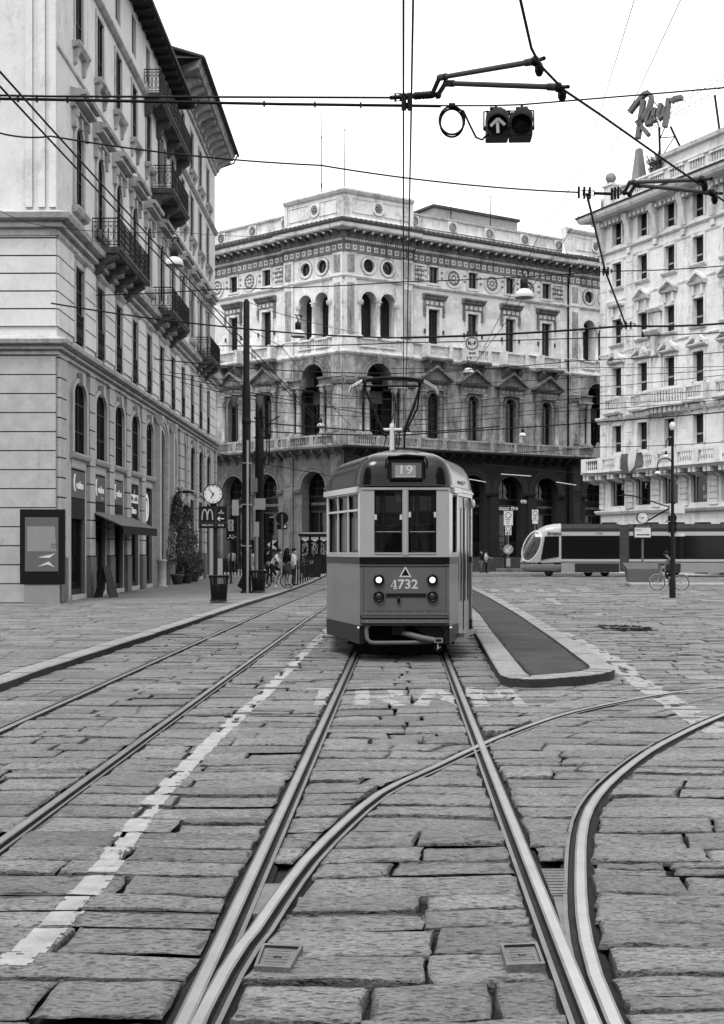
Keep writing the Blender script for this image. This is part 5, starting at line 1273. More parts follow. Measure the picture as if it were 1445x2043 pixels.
# ================================================================ THE OLD TRAM
mat('tram_door', .34, .4, .08, 4, .02, 20, coat=.3); mat('tram_pane_dark', .01, .08, 0, 1, 0, coat=.06, spec=.2)
mat('headlight_on', .9, .3, 0, 1, 0, emit=.8); mat('tail_lens', .04, .15, .2, 20, 0, coat=.6)
TY = 20.6; YAW = math.atan(.011)
tram = thing('tram', 'old two-tone tram number 4732 with dark domed roof and lit headlights, on the middle track', 'tram', (.68, TY, 0), YAW)
FW, BW, D1, TL = .715, 1.275, 2.0, 13.4                              # front half width, body half width, taper length, length
def panel_frames():
    """(name, matrix, length): local x along the panel (viewer's left to right), y inward"""
    out = {}
    out['front'] = (T(-FW, 0, 0), 2*FW)
    dl = Vector((BW-FW, -D1, 0)); out['left'] = (Matrix.Translation((-BW, D1, 0)) @ Matrix.Rotation(math.atan2(-D1, BW-FW), 4, 'Z'), dl.length)
    out['right'] = (Matrix.Translation((FW, 0, 0)) @ Matrix.Rotation(math.atan2(D1, BW-FW), 4, 'Z'), dl.length)
    out['side_left'] = (Matrix.Translation((-BW, TL-D1, 0)) @ Matrix.Rotation(-PI/2, 4, 'Z'), TL-2*D1)
    out['side_right'] = (Matrix.Translation((BW, D1, 0)) @ Matrix.Rotation(PI/2, 4, 'Z'), TL-2*D1)
    out['rear'] = (Matrix.Translation((FW, TL, 0)) @ Matrix.Rotation(PI, 4, 'Z'), 2*FW)
    out['rear_a'] = (Matrix.Translation((-FW, TL, 0)) @ Matrix.Rotation(PI+math.atan2(D1, BW-FW), 4, 'Z'), dl.length)
    out['rear_b'] = (Matrix.Translation((BW, TL-D1, 0)) @ Matrix.Rotation(PI-math.atan2(D1, BW-FW), 4, 'Z'), dl.length)
    return out
PF = panel_frames()
Z0, ZS, ZB0, ZB1, ZW0, ZW1, ZR = .30, .57, 1.555, 1.665, 1.715, 2.735, 2.775
def tp(name, mb, mats, M=None, par=tram, **k): return ob(name, mb, mats, par, M, **k)
class TB(MB): pass
def xf(mb, M):
    mb.v = [tuple(M @ Vector(p)) for p in mb.v]; return mb
lower, upper, belt, skirt = [], [], [], []
PANES = []
for nm, (M, L) in PF.items():
    lo, upp, be, sk_ = MB(), MB(), MB(), MB()
    if nm != 'right': lo.box(0, L, 0, .05, ZS, ZB0); be.box(-.004, L+.004, -.006, .05, ZB0, ZB1)
    else:
        lo.box(0, .78, 0, .05, ZS, ZB0); lo.box(1.98, L, 0, .05, ZS, ZB0); be.box(-.004, .78, -.006, .05, ZB0, ZB1); be.box(1.98, L, -.006, .05, ZB0, ZB1)
    be.box(-.004, L+.004, -.006, .05, ZB0-.045, ZB0-.033) if nm == 'front' else None
    if nm == 'front':
        for c in (-.26, .284): upp.cell(0 if c < 0 else FW+.01, FW+.01 if c < 0 else L, ZB1, ZR, FW+c, .224, ZW0, ZW1, 0, 0, .06); PANES.append(('windscreen', M @ T(FW+c), .224, 'f'))
    elif nm == 'left':
        xs = [.10, .735, 1.37, 2.0]; 
        for k in range(3):
            a, b = xs[k]+.025, xs[k+1]-.025; upp.cell(0 if k == 0 else xs[k], L if k == 2 else xs[k+1], ZB1, ZR, (a+b)/2, (b-a)/2, ZW0, 2.68, 0, 0, .06); PANES.append(('side_window', M @ T((a+b)/2), (b-a)/2, 's'))
        upp.box(-.03, 2.05, -.05, -.001, 2.70, 2.79)
    elif nm == 'right':
        upp.cell(0, .78, ZB1, ZR, .46, .20, ZW0, 2.68, 0, 0, .06); PANES.append(('side_window', M @ T(.46), .20, 't')); upp.box(.2, .76, -.05, -.001, 2.70, 2.79); upp.box(1.98, L, 0, .05, ZB1, ZR); upp.box(.78, 1.98, 0, .05, 2.68, ZR)
        upp.box(.8, L, -.02, -.001, 2.74, 2.775)
    elif nm in ('side_left', 'side_right', 'rear'):
        n = 9 if nm != 'rear' else 2
        for k in range(n): a, b = L*k/n, L*(k+1)/n; upp.cell(a, b, ZB1, ZR, (a+b)/2, (b-a)/2-.06, ZW0, 2.66, 0, 0, .06); PANES.append(('side_window', M @ T((a+b)/2), (b-a)/2-.06, 's'))
    else: upp.cell(0, L, ZB1, ZR, L/2, L/2-.2, ZW0, 2.66, 0, 0, .06); PANES.append(('side_window', M @ T(L/2), L/2-.2, 's'))
    if nm == 'right': sk_.prism([(0, ZS), (0, .27), (.5, .31), (.78, .34), (.78, ZS)], -.005, .05); sk_.box(1.98, L, -.005, .05, Z0+.05, ZS)
    elif nm == 'front': pass
    elif nm == 'left': sk_.prism([(0, ZS+.01), (L, ZS), (L, .27), (1.4, .29), (0, .32)], -.005, .05)
    else: sk_.box(0, L, -.005, .05, Z0+.02, ZS)
    for lst, q in ((lower, lo), (upper, upp), (belt, be), (skirt, sk_)): lst.append(xf(q, M))
# rounded corner posts between the panels
for sx in (-1, 1):
    for (za, zb, lst, r) in ((ZS, ZB0, lower, .05), (ZB0, ZB1, belt, .056), (ZB1, ZR, upper, .05)):
        q = MB(); q.lathe([(r, za), (r, zb)], 14, (sx*(FW-.045), .048, 0)); lst.append(q)
        q = MB(); q.lathe([(r*1.6, za), (r*1.6, zb)], 16, (sx*(BW-.08), D1+.005, 0)); lst.append(q)
    q = MB(); q.lathe([(.055, .28), (.055, ZS)], 14, (sx*(FW-.045), .048, 0)); skirt.append(q)
fr = MB(); fr.box(-FW+.02, FW-.02, -.012, -.001, ZW1+.005, ZR); fr.box(-.02, .044, -.016, -.001, ZW0-.02, ZR); upper.append(fr)
tp('lower_body', merge(*lower), ['tram_green']); tp('upper_body', merge(*upper), ['tram_cream']); tp('belt_band', merge(*belt), ['tram_black']); tp('skirt', merge(*skirt), ['tram_skirt'])
for kind, M, hw, t in PANES:
    f, p = MB(), MB(); z1 = ZW1 if t == 'f' else 2.67
    w = .016; y = .02
    f.box(-hw, -hw+w, y, y+.03, ZW0, z1); f.box(hw-w, hw, y, y+.03, ZW0, z1); f.box(-hw, hw, y, y+.03, z1-w, z1); f.box(-hw, hw, y-.03, y+.03, ZW0, ZW0+.022, 1)
    if t == 'f':
        f.box(-hw+w, hw-w, y+.02, y+.03, 2.065, 2.075, 1)
        for s in (-1, 1): f.box(s*(hw-.004), s*(hw-.04), y-.03, y, 2.26 if M.translation.x < 0 else 2.30, 2.345 if M.translation.x < 0 else 2.385, 2)
    elif t == 's': f.box(-hw, hw, y-.025, y+.03, 2.40, 2.435, 1)
    o = tp(kind, f, ['tram_black', 'tram_cream', 'sign_white'], M); p.quad((-hw, y+.025, ZW0), (hw, y+.025, ZW0), (hw, y+.025, z1), (-hw, y+.025, z1)); ob('pane', p, ['tram_glass'], o)
    if t in ('s', 't') and kind == 'side_window' and M.translation.y < D1+.3:
        b = MB(); b.quad((-hw+.02, y+.09, ZW0), (hw-.02, y+.09, ZW0), (hw-.02, y+.09, 2.3), (-hw+.02, y+.09, 2.3)); ob('blind', b, ['tram_body_grey'], o)
# roof: domed loft over the plan outline
plan = []
def arc_pts(a, b, n): return [a.lerp(b, i/n) for i in range(n)]
cs = [Vector((-FW+.07, 0)), Vector((FW-.07, 0)), Vector((FW+.02, .07)), Vector((BW-.03, D1-.12)), Vector((BW, D1+.1)), Vector((BW, TL-D1)), Vector((FW, TL)), Vector((-FW, TL)), Vector((-BW, TL-D1)), Vector((-BW, D1+.1)), Vector((-BW+.03, D1-.12)), Vector((-FW-.02, .07))]
for i, (a, b) in enumerate(zip(cs, cs[1:]+cs[:1])): plan += arc_pts(a, b, {0: 8, 2: 7, 4: 8, 8: 8, 10: 7}.get(i, 2))
lev = [(.0, 2.765), (-.012, 2.78), (-.012, 2.80), (.0, 2.82), (.03, 2.97), (.075, 3.09), (.14, 3.19), (.25, 3.27), (.42, 3.335), (.62, 3.385), (.85, 3.43), (1.05, 3.46), (1.2, 3.475), (1.255, 3.478)]
mb = MB(); n = len(plan)
for a, z in lev:
    k = a/BW; yr = 2.6
    for p in plan:
        y = p.y
        af = a*min(1, .3+a*1.1)
        if y < 1.275*2: y2 = y+af*max(0, 1-y/2.55)*1.02
        elif y > TL-2.55: y2 = y-a*max(0, 1-(TL-y)/2.55)*1.02
        else: y2 = y
        px = p.x*(1-k) if abs(p.x) > 1e-6 else 0
        if y < .1: px = p.x*(1-k*.95)
        mb.v.append((px, y2, z))
for i in range(len(lev)-1):
    for j in range(n): mb.f.append((i*n+j, i*n+(j+1) % n, (i+1)*n+(j+1) % n, (i+1)*n+j)); mb.mi.append(0); mb.sm.append(i > 2)
mb.f.append(tuple(range((len(lev)-1)*n, len(lev)*n))); mb.mi.append(0); mb.sm.append(False)
tp('roof', mb, ['tram_roof'], recalc=True)
# route box with the number 19
mb = MB(); mb.box(-.275, .335, -.06, .3, 2.865, 3.235); bx = tp('route_box', mb, ['tram_black'], None, bevel=.05, seg=3)
mb = MB(); mb.box(-.24, .30, -.068, -.058, 2.90, 3.205); ob('display_frame', mb, ['tram_skirt'], bx, bevel=.03, seg=3)
mb = MB(); mb.box(-.205, .265, -.072, -.066, 2.925, 3.165); ob('display_pane', mb, ['sign_grey'], bx)
mb = MB(); mb.box(-.155, .175, -.076, -.071, 2.935, 3.125); ob('display', mb, ['sign_mid'], bx)
lettering('19', .2, 'sign_white', bx, T(.01, -.079, 3.045), bold=.004, w=.2)
mb = MB()
for k in range(8): mb.box(-.145+k*.04, -.12+k*.04, -.079, -.0765, 2.938, 2.956)
ob('dots', mb, ['sign_white'], bx)
mb = MB(); mb.tube([(-.30, -.02, 3.12), (-.30, -.05, 3.2), (-.26, -.06, 3.265), (.03, -.05, 3.29), (.32, -.06, 3.265), (.36, -.05, 3.2), (.36, -.02, 3.12)], .018, 6); mb.box(-.26, .32, -.05, .25, 3.25, 3.28); ob('rain_hood', mb, ['tram_roof'], bx)
# lamps
def lamp(x, z, lit, name):
    b = MB(); b.lathe([(.062, -.012), (.085, -.018), (.09, -.035), (.078, -.05), (.058, -.03)], 20, (x, 0, z), 0, True, 'y')
    o = tp(name, b, ['tram_black'])
    q = .8 if lit else 1.; b = MB(); b.lathe([(.06*q, -.02), (.05*q, -.036), (.03*q, -.045), (0, -.048)], 18, (x, 0, z), 0, True, 'y'); ob('lens', b, ['headlight_on' if lit else 'tail_lens'], o)
    if lit:
        b = MB(); b.lathe([(.06, -.03), (.056, -.05), (.05, -.034)], 20, (x, 0, z), 0, True, 'y'); ob('rim', b, ['tram_skirt'], o)
for x in (-.412, .444): lamp(x, 1.30, True, 'headlight'); lamp(x, 1.036, False, 'marker_lamp')
mb = MB(); mb.box(-.3, .342, -.012, -.001, 1.03, 1.085); tp('grab_bar', mb, ['tram_skirt'])
mb = MB(); mb.sphere((-.095, -.03, .985), .035, 10, 0, (.8, .8, 1.7)); tp('coupling_plug', mb, ['tram_black'])
mb = MB(); tri = [(-.088, 1.345), (.112, 1.345), (.012, 1.52)]; c = (.012, 1.4); inn = [(lerp(c[0], x, .66), lerp(c[1]+.004, z, .66)) for x, z in tri]
for i in range(3): j = (i+1) % 3; mb.quad((tri[i][0], -.004, tri[i][1]), (tri[j][0], -.004, tri[j][1]), (inn[j][0], -.004, inn[j][1]), (inn[i][0], -.004, inn[i][1]))
mb.add([(x, -.003, z) for x, z in inn], ((0, 1, 2),), 1); tp('warning_triangle', mb, ['sign_white', 'tram_black'])
nb = MB()
lettering('732', .205, 'sign_white', tram, T(.052, -.003, 1.225), ext=.002, w=.32, bold=.004)
nb.box(-.163, -.137, -.005, -.002, 1.155, 1.3); nb.box(-.225, -.115, -.0045, -.002, 1.19, 1.2); nb.prism([(-.222, 1.2), (-.21, 1.2), (-.15, 1.3), (-.162, 1.3)], -.0048, -.002)
def serif(x, z, w): nb.box(x-w, x+w, -.005, -.002, z-.008, z+.008)
serif(-.15, 1.16, .03); tp('lettering', nb, ['sign_white'])
sm_ = MB()                                                          # panel seams and rivets
for z in (.80, 1.545): sm_.box(-FW+.05, FW-.05, -.0025, -.001, z, z+.006)
for x in (-FW+.055, FW-.06): sm_.box(x, x+.005, -.0025, -.001, .78, 1.54)
tp('panel_seam', sm_, ['tram_skirt'])
rv = MB()
for k in range(12): z = .7+k*.165; q = PF['right'][0] @ Vector((2.04, -.004, z)); rv.sphere(tuple(q), .011, 6)
for k in range(9): rv.sphere((-FW+.09+k*.157, -.003, .785), .008, 6)
tp('rivets', rv, ['tram_cream'])
# front ledge, recess, pipework and coupler
mb = MB(); mb.box(-FW-.01, FW+.01, -.03, .0, .735, .75); mb.box(-FW+.03, FW-.02, -.05, .05, .60, .735, 1); mb.box(-FW+.03, FW-.02, -.056, -.05, .70, .722, 0); mb.box(-FW+.03, FW-.02, -.058, -.05, .612, .672, 2)
for k in range(7): mb.sphere((-.6+k*.2, -.058, .642), .008, 6, 3)
tp('bumper', mb, ['tram_green', 'tram_black', 'tram_green', 'chrome'])
mb = MB(); mb.box(-FW+.01, FW-.01, .5, .55, .1, .75); mb.box(-FW+.01, -FW+.03, .03, .5, .25, .62); mb.box(FW-.03, FW-.01, .03, .5, .25, .62); mb.box(-FW, FW, .0, 2.2, .59, .61)
mb.box(-BW+.1, BW-.1, D1, TL-D1, .45, .6); mb.box(-FW+.05, FW-.05, .6, D1, .45, .6); mb.box(-FW+.05, FW-.05, TL-D1, TL-.2, .3, .6); mb.box(-.2, .02, .08, .4, .42, .6, 1)
tp('underframe', mb, ['tram_under', 'tram_skirt'])
mb = MB(); mb.prism([(.1, .595), (FW-.03, .595), (FW-.03, .28), (.55, .31), (.2, .5)], .06, .1); mb.sphere((.62, .03, .54), .05, 8); tp('apron', mb, ['tram_skirt'])
mb = MB(); mb.tube([(-.60, .03, .58), (-.61, .0, .48), (-.60, -.02, .36), (-.555, -.03, .31), (-.48, -.03, .295), (.1, -.03, .30), (.44, -.03, .315)], .034, 10); mb.lathe([(.06, .54), (.06, .6)], 8, (-.6, .04, 0)); tp('fender_pipe', mb, ['sign_grey'])
mb = MB(); mb.tube([(-.12, .2, .45), (.05, .05, .43), (.28, -.08, .375), (.47, -.12, .345)], [.03, .045, .05, .045], 10); mb.box(.46, .60, -.17, -.07, .305, .385, 1); mb.box(.485, .575, -.18, -.17, .325, .365, 2); mb.tube([(.5, -.13, .3), (.46, -.14, .22), (.52, -.16, .16), (.58, -.14, .2), (.56, -.12, .3)], .012, 5, 2); mb.tube([(.52, -.12, .3), (.52, -.12, .2), (.57, -.13, .24)], .016, 5, 1); tp('coupler', mb, ['sign_grey', 'chrome', 'tram_under'])
mb = MB()
for x, y in ((-FW-.0, .0), (FW+.02, .02)): mb.sphere((x-.02 if x < 0 else x, -.02, .535), .028, 8)
tp('step_stud', mb, ['chrome'])
for y0 in (1.6, 3.1, TL-3.1, TL-1.6):
    for sx in (-1, 1):
        b = MB(); b.lathe([(.1, -.06), (.33, -.06), (.34, 0), (.36, .02), (.33, .06), (.1, .06)], 20, (sx*.72, y0, .345), 0, True, 'x'); tp('wheel', b, ['tram_under'])
for y0 in (1.0, TL-4):
    b = MB(); b.box(-.66, .66, y0, y0+3.0, .10, .46); b.box(-.9, .9, y0+.3, y0+2.7, .18, .4); tp('bogie', b, ['tram_under'])
# folding door on the right taper: two leaves with tall round-ended slots, and a step
M, L = PF['right']
for k, (a, b_) in enumerate(((.80, 1.38), (1.40, 1.97))):
    f = MB(); y = .035; f.box(a, b_, y, y+.04, .40, 2.68)
    for c in ((a+.14, a+.42) if k == 0 else (a+.15, a+.43)):
        q = MB(); q.prism([(c+.075*math.cos(t), (.98 if 0 > math.sin(t) else 2.42)+.075*math.sin(t)) for t in [2*PI*i/16+.001 for i in range(16)]], y-.006, y-.001, 1); f = merge(f, q)
        q = MB(); q.prism([(c+.055*math.cos(t), (.99 if 0 > math.sin(t) else 2.41)+.055*math.sin(t)) for t in [2*PI*i/16+.001 for i in range(16)]], y-.01, y-.0065, 2); f = merge(f, q)
    f.box(a, a+.02, y-.012, y, .42, 2.66, 1)
    o = tp('door', f, ['tram_door', 'tram_black', 'tram_pane_dark'], M)
b = MB(); b.box(.76, 2.02, -.10, .1, .335, .40); tp('step', b, ['steel_grey'], M)
lettering('entrata', .13, 'sign_white', tram, M @ T(1.15, -.015, 2.93) @ Matrix.Rotation(.1, 4, 'X'), w=.5)
b = MB(); b.sphere((1.99, -.03, 2.58), .04, 8, 0, (1, 1, 2)); tp('side_lamp', b, ['sign_white'], M)
# interior: floor, ceiling, seats, poles, dashboard, route blind
mb = MB(); mb.box(-FW+.05, FW-.05, .15, D1, .62, .66); mb.box(-BW+.06, BW-.06, D1, TL-.2, .62, .66); mb.box(-FW+.05, FW-.05, .12, .55, .66, 1.7, 1); mb.box(-.6, .2, .1, .5, 1.66, 1.72)
tp('floor', mb, ['wood_dark', 'tram_skirt'])
mb = MB(); mb.box(-BW+.05, BW-.05, 2.5, TL-.3, 2.74, 2.76); tp('ceiling', mb, ['tram_cream'])
for k in range(7):
    for sx in (-1, 1):
        b = MB(); y0 = 3.4+k*1.2; b.box(sx*1.15, sx*.45, y0, y0+.42, .95, 1.03); b.box(sx*1.15, sx*.45, y0+.4, y0+.46, 1.03, 1.6); b.box(sx*1.1, sx*.5, y0+.05, y0+.35, .66, .95); tp('seat', b, ['wood_dark'])
mb = MB()
for x, y0 in ((-.3, 1.2), (.28, 1.1), (.6, 1.6), (.35, 3.2), (-.4, 3.2), (.4, 6), (-.4, 6)): mb.tube([(x, y0, .65), (x, y0, 2.74)], .018, 6)
mb.tube([(.05, .9, 2.6), (.05, .9, 2.3), (.42, .9, 2.3), (.42, .9, 2.6)], .01, 5); tp('grab_pole', mb, ['steel_grey'])
mb = MB(); mb.box(-.3, .15, .9, .96, 1.3, 2.05); mb.box(-.34, .19, .75, .95, 1.2, 1.3); tp('driver_seat', mb, ['tram_skirt'])
mb = MB(); mb.prism([(-.165, 2.73), (-.05, 2.73), (-.05, 2.54), (-.12, 2.56)], .10, .14); tp('sun_visor', mb, ['sign_white'])
# pantograph
PY = 5.0
mb = MB(); mb.lathe([(.048, 3.4), (.048, 4.24), (.04, 4.28), (0, 4.29)], 14, (-.03, PY, 0)); mb.box(-.38, .38, PY-.1, PY+.1, 3.45, 3.5); pst = tp('pantograph_post', mb, ['post_white'])
pan = link('pantograph', None, tram, T(.0, PY, 0))
mb = MB(); mb.tube([(-.20, 0, 4.16), (.16, 0, 4.16)], .035, 8, 1); mb.tube([(-.22, -.03, 4.15), (-.58, -.03, 5.0)], .028, 6); mb.tube([(.20, -.03, 4.12), (.40, -.03, 4.62), (.52, -.03, 5.02)], [.036, .036, .022], 6); mb.tube([(.24, .05, 4.12), (.48, .1, 4.6), (.52, .0, 5.02)], .02, 6); mb.tube([(-.2, 0, 4.16), (-.22, 0, 4.08), (-.12, 0, 4.05)], .04, 6); mb.tube([(.22, 0, 4.1), (.22, .1, 3.5)], .02, 6)
ob('lower_arm', mb, ['iron_black', 'post_white'], pan)
mb = MB()
for y0 in (-.12, .12):
    mb.tube([(-.62, y0, 5.13), (-.3, y0, 5.175), (0, y0, 5.185), (.28, y0, 5.175), (.60, y0, 5.13)], .026, 6); mb.tube([(-.62, y0, 5.13), (-.84, y0, 5.01), (-.88, y0, 4.9)], .018, 6, 1); mb.tube([(.60, y0, 5.13), (.83, y0, 4.99), (.88, y0, 4.87)], .018, 6, 1)
mb.tube([(-.55, 0, 5.03), (.5, 0, 5.03)], .022, 6)
for x in (-.57, .52): mb.tube([(x, -.14, 5.12), (x, 0, 5.0), (x, .14, 5.12)], .03, 6)
ob('contact_bow', mb, ['iron_black', 'chrome'], pan)
mb = MB()
for x, z in ((.08, 4.9), (.14, 4.75), (.04, 4.7)): mb.tube([(x*.3, .3, 3.46), (x, .3, 4.1), (x*.4, .3, z)], .012, 5)
mb.tube([(-.3, .3, 3.46), (.02, .3, 4.55), (.0, .3, 5.0)], .01, 4); ob('spring_rod', mb, ['iron_black'], pan)

# ================================================================ MODERN TRAM crossing behind
MT = thing('tram', 'modern low-floor articulated tram with rounded pale nose, crossing in the right background', 'tram', ((1037-CX)*86.6/F, 86.2, 0), -.10)
def nose_section(x):
    """half-depth, bottom and top of the nose at distance x behind the tip"""
    ks = [(0, .25, .62, .78), (.05, .55, .5, 1.15), (.25, .80, .36, 1.75), (.5, .94, .3, 2.25), (.85, 1.04, .27, 2.8), (1.25, 1.1, .26, 3.2), (1.7, 1.14, .25, 3.42), (2.2, 1.15, .25, 3.52), (2.7, 1.15, .25, 3.55)]
    for a, b in zip(ks, ks[1:]):
        if a[0] <= x <= b[0]:
            t = (x-a[0])/(b[0]-a[0]); return tuple(lerp(a[i], b[i], t) for i in (1, 2, 3))
    return ks[-1][1:]
mb = MB(); xs = [2.7*(q/44)**1.6 for q in range(45)]; n = 112
for x in xs:
    w, zl, zh = nose_section(x); zc, hh = (zl+zh)/2, (zh-zl)/2
    for j in range(n):
        t = 2*PI*j/n; c, s = math.cos(t), math.sin(t)
        mb.v.append((x, 1.15+w*math.copysign(abs(c)**.42, c), zc+hh*math.copysign(abs(s)**.5, s)))
for i in range(len(xs)-1):
    for j in range(n):
        q = (i*n+j, i*n+(j+1) % n, (i+1)*n+(j+1) % n, (i+1)*n+j); c = sum((Vector(mb.v[k]) for k in q), Vector())/4
        mi = 0
        if c.z < .92: mi = 2
        if .84 < c.z < .93: mi = 3
        mb.f.append(q); mb.mi.append(mi); mb.sm.append(True)
mb.f.append(tuple(range(n))); mb.mi.append(0); mb.sm.append(True)
mat('windscreen_dark', .1, .08, .5, 2.5, 0, coat=.3)
ob('nose', mb, ['tram_silver', 'windscreen_dark', 'tram_body_grey', 'tram_black', 'sign_white'], MT)
def nose_y(x, z, off):
    w, zl, zh = nose_section(x); zc, hh = (zl+zh)/2, (zh-zl)/2; k = min(.999, abs((z-zc)/hh)); return 1.15-(w*(1-k**4)**(1/4.76)+off)
def nose_patch(name, f, nu, nv, off, m, mir=True):
    for s in ((0, 1) if mir else (0,)):
        b = MB()
        for i in range(nu+1):
            for j in range(nv+1):
                x, z = f(i/nu, j/nv); y = nose_y(x, z, off); b.v.append((x, 2.3-y if s else y, z))
        for i in range(nu):
            for j in range(nv): q = i*(nv+1)+j; b.f.append((q, q+1, q+nv+2, q+nv+1)); b.mi.append(0); b.sm.append(True)
        ob(name, b, [m], MT)
def oval(r0, r1):
    def f(u, v):
        t, r = 2*PI*u, lerp(r0, r1, v); p1, p2 = 1.04*r*math.sin(t), .5*r*math.cos(t); return max(.03, .76+p1*.388+p2*.922), 2.03+p1*.922-p2*.388
    return f
nose_patch('windscreen', oval(0, 1), 48, 10, .014, 'windscreen_dark'); nose_patch('windscreen_rim', oval(.97, 1.1), 48, 2, .02, 'sign_white')
nose_patch('display', lambda u, v: (lerp(.98, 1.46, u), lerp(2.64, 2.86, v)), 8, 3, .02, 'lit_soft')
for a_, b_ in (((.45, 1.3), (.95, 2.3)), ((.7, 1.5), (1.05, 1.9))): nose_patch('wiper', lambda u, v: (lerp(a_[0], b_[0], u)+.03*v, lerp(a_[1], b_[1], u)), 10, 1, .03, 'tram_black')
def car(x0, x1, cab=False):
    b = MB(); w0, w1 = 0., 2.3
    b.box(x0, x1, w0, w1, .28, .95, 1); b.box(x0, x1, w0-.012, w1+.012, .955, 1.0, 3); b.box(x0, x1, w0, w1, 1.0, 1.16, 0); b.box(x0, x1, w0, w1, 2.72, 2.98, 0)
    b.box(x0, x1, w0+.02, w1-.02, 1.16, 2.72, 2)
    o = ob('body', b, ['tram_silver', 'tram_body_grey', 'sign_black', 'tram_black'], MT)
    r = MB(); r.prism([(0.0, 2.98), (2.3, 2.98), (2.28, 3.2), (2.0, 3.5), (.3, 3.5), (.02, 3.2)], x0, x1, 0, False, 'yz')
    for k in range(int((x1-x0)/1.7)): xx = x0+.8+k*1.7; r.box(xx, xx+.03, -.005, 2.31, 3.0, 3.3); r.box(xx+.3, xx+1.2, .5, 1.8, 3.5, 3.62)
    ob('roof', r, ['tram_roof_grey'], MT)
    n = max(1, int((x1-x0)/2.6)); L = (x1-x0)/n
    for k in range(n):
        wnd = MB(); wnd.quad((x0+k*L+.08, .006, 1.22), (x0+(k+1)*L-.08, .006, 1.22), (x0+(k+1)*L-.08, .006, 2.68), (x0+k*L+.08, .006, 2.68)); ob('window', wnd, ['tram_pane_dark'], MT)
car(2.7, 6.55); car(7.15, 14.0); car(14.6, 19.0)
for x0, x1 in ((6.55, 7.15), (14.0, 14.6)):
    b = MB(); 
    for k in range(6): xa = lerp(x0, x1, k/6); b.box(xa, xa+.07, .05, 2.25, .35, 3.45); b.box(xa+.07, xa+.1, .1, 2.2, .38, 3.4)
    ob('bellows', b, ['bellows'], MT)
b = MB(); b.prism([(1.35, 1.12), (2.55, 1.32), (2.55, 2.68), (1.62, 2.68)], -.03, .05); ob('cab_window', b, ['tram_pane_dark'], MT)
b = MB()
lettering('Sirietto', .3, 'sign_black', MT, T(2.25, -.05, 2.88), w=.95, bold=.01); lettering('7125', .2, 'sign_black', MT, T(5.2, -.01, 2.86), w=.4)
b = MB(); b.box(3.6, 6.5, -.02, 0, .3, .88); b.box(7.3, 10.5, -.02, 0, .3, .88); ob('side_panel', b, ['tram_roof_grey'], MT)
for x in (1.9, 4.5, 5.6, 8.5, 10.2, 16, 17.5):
    b = MB(); b.lathe([(.05, -.05), (.28, -.05), (.3, .05), (.05, .05)], 14, (x, .35, .3), 0, True, 'y'); ob('wheel', b, ['tram_under'], MT)
b = MB(); b.tube([(8.3, 1.15, 3.62), (10.0, 1.15, 4.6), (9.9, 1.15, 4.75)], .06, 6); b.tube([(10.0, 1.15, 4.62), (7.6, 1.15, 5.4)], .045, 6); b.tube([(7.0, .4, 5.45), (7.0, 1.9, 5.45)], .05, 6); b.tube([(7.6, 1.15, 5.4), (7.0, 1.15, 5.46), (6.6, 1.15, 5.4)], .05, 6)
b.tube([(9.6, .7, 3.6), (10.4, .9, 4.3)], .03, 5); ob('pantograph', b, ['iron_black'], MT)
for k in range(3):
    b = MB(); b.sphere((.2+.06*k, .35-.13*k, 1.06), .06, 8); ob('headlight', b, ['sign_white'], MT)
for y0 in (86.5, 87.9):
    pts = [Vector((x, y0-.1*(x-10), 0)) for x in np.arange(5.5, 60, 1.)]; rail(pts, 1, 'far cross-street rail '+('nearer' if y0 < 87 else 'farther')+' under the modern tram', .002)
# ================================================================ OVERHEAD LINES
def catenary(pts, r, label, sag=0., m='cable_black', group='overhead tram wires', n=14, name='overhead_wire', extra=None):
    pts = [Vector(p) for p in pts]; full = []
    for a, b in zip(pts, pts[1:]):
        for i in range(n): t = i/n; full.append(a.lerp(b, t)-Vector((0, 0, sag*4*t*(1-t))))
    full.append(pts[-1]); mb = MB(); mb.tube(full, r, 5, 0)
    if extra: extra(mb, full)
    return tag(ob(name, mb, [m]), label, 'wire', group)
ZW = 5.3
def straight_wire(xr, z=ZW): return [Vector((xr+TR*y, y, z)) for y in (1., 30, 60, 100)]
catenary(straight_wire(.0), .0085, 'left wire of the contact pair running down the middle to the old tram')
catenary(straight_wire(.062), .0085, 'right wire of the contact pair running down the middle to the old tram')
for dx, nm in ((0, 'upper'), (-.1, 'lower')):
    catenary([P(-40, 98, 9.0)+Vector((dx, 0, 0)), P(102, 256, 10.75)+Vector((dx, 0, 0)), P(480, 672, 21.3)+Vector((dx, 0, 0)), P(640, 842, 35.5)+Vector((dx, 0, 0)), P(745, 985, 80)], .009, nm+' contact wire of the left track slanting from top left to the tall pole')
catenary([P(1025, -60, 8.0), P(1060, 95, 9.04), P(1078, 130, 9.4), P(1126, 180, 9.9), P(1200, 230, 10.6), P(1343, 331, 12.), P(1480, 425, 14)], .011, 'curved contact wire bending past the insulator arms to the right edge')
catenary([P(-30, 190, 12.), P(102, 192.5, 12), P(778, 195, 12)], .011, 'upper of two level span wires crossing the sky, ending at the insulator fitting', .0)
def ties(mb, full):
    for k in range(3, len(full)-1, 4): p = full[k]; mb.box(p.x-.008, p.x+.008, p.y-.02, p.y+.02, p.z-.022, p.z+.024)
catenary([P(-30, 197, 12.), P(102, 199, 12), P(560, 208, 12), P(880, 212, 12)], .015, 'thick bundled signal cable strung below the upper span wire', .0, extra=ties)
catenary([P(880, 211, 12.), P(975, 211, 12), P(1040, 209, 12), P(1343, 184, 12), P(1480, 172, 12)], .0085, 'span wire carrying the hanging traffic signal to the right edge')
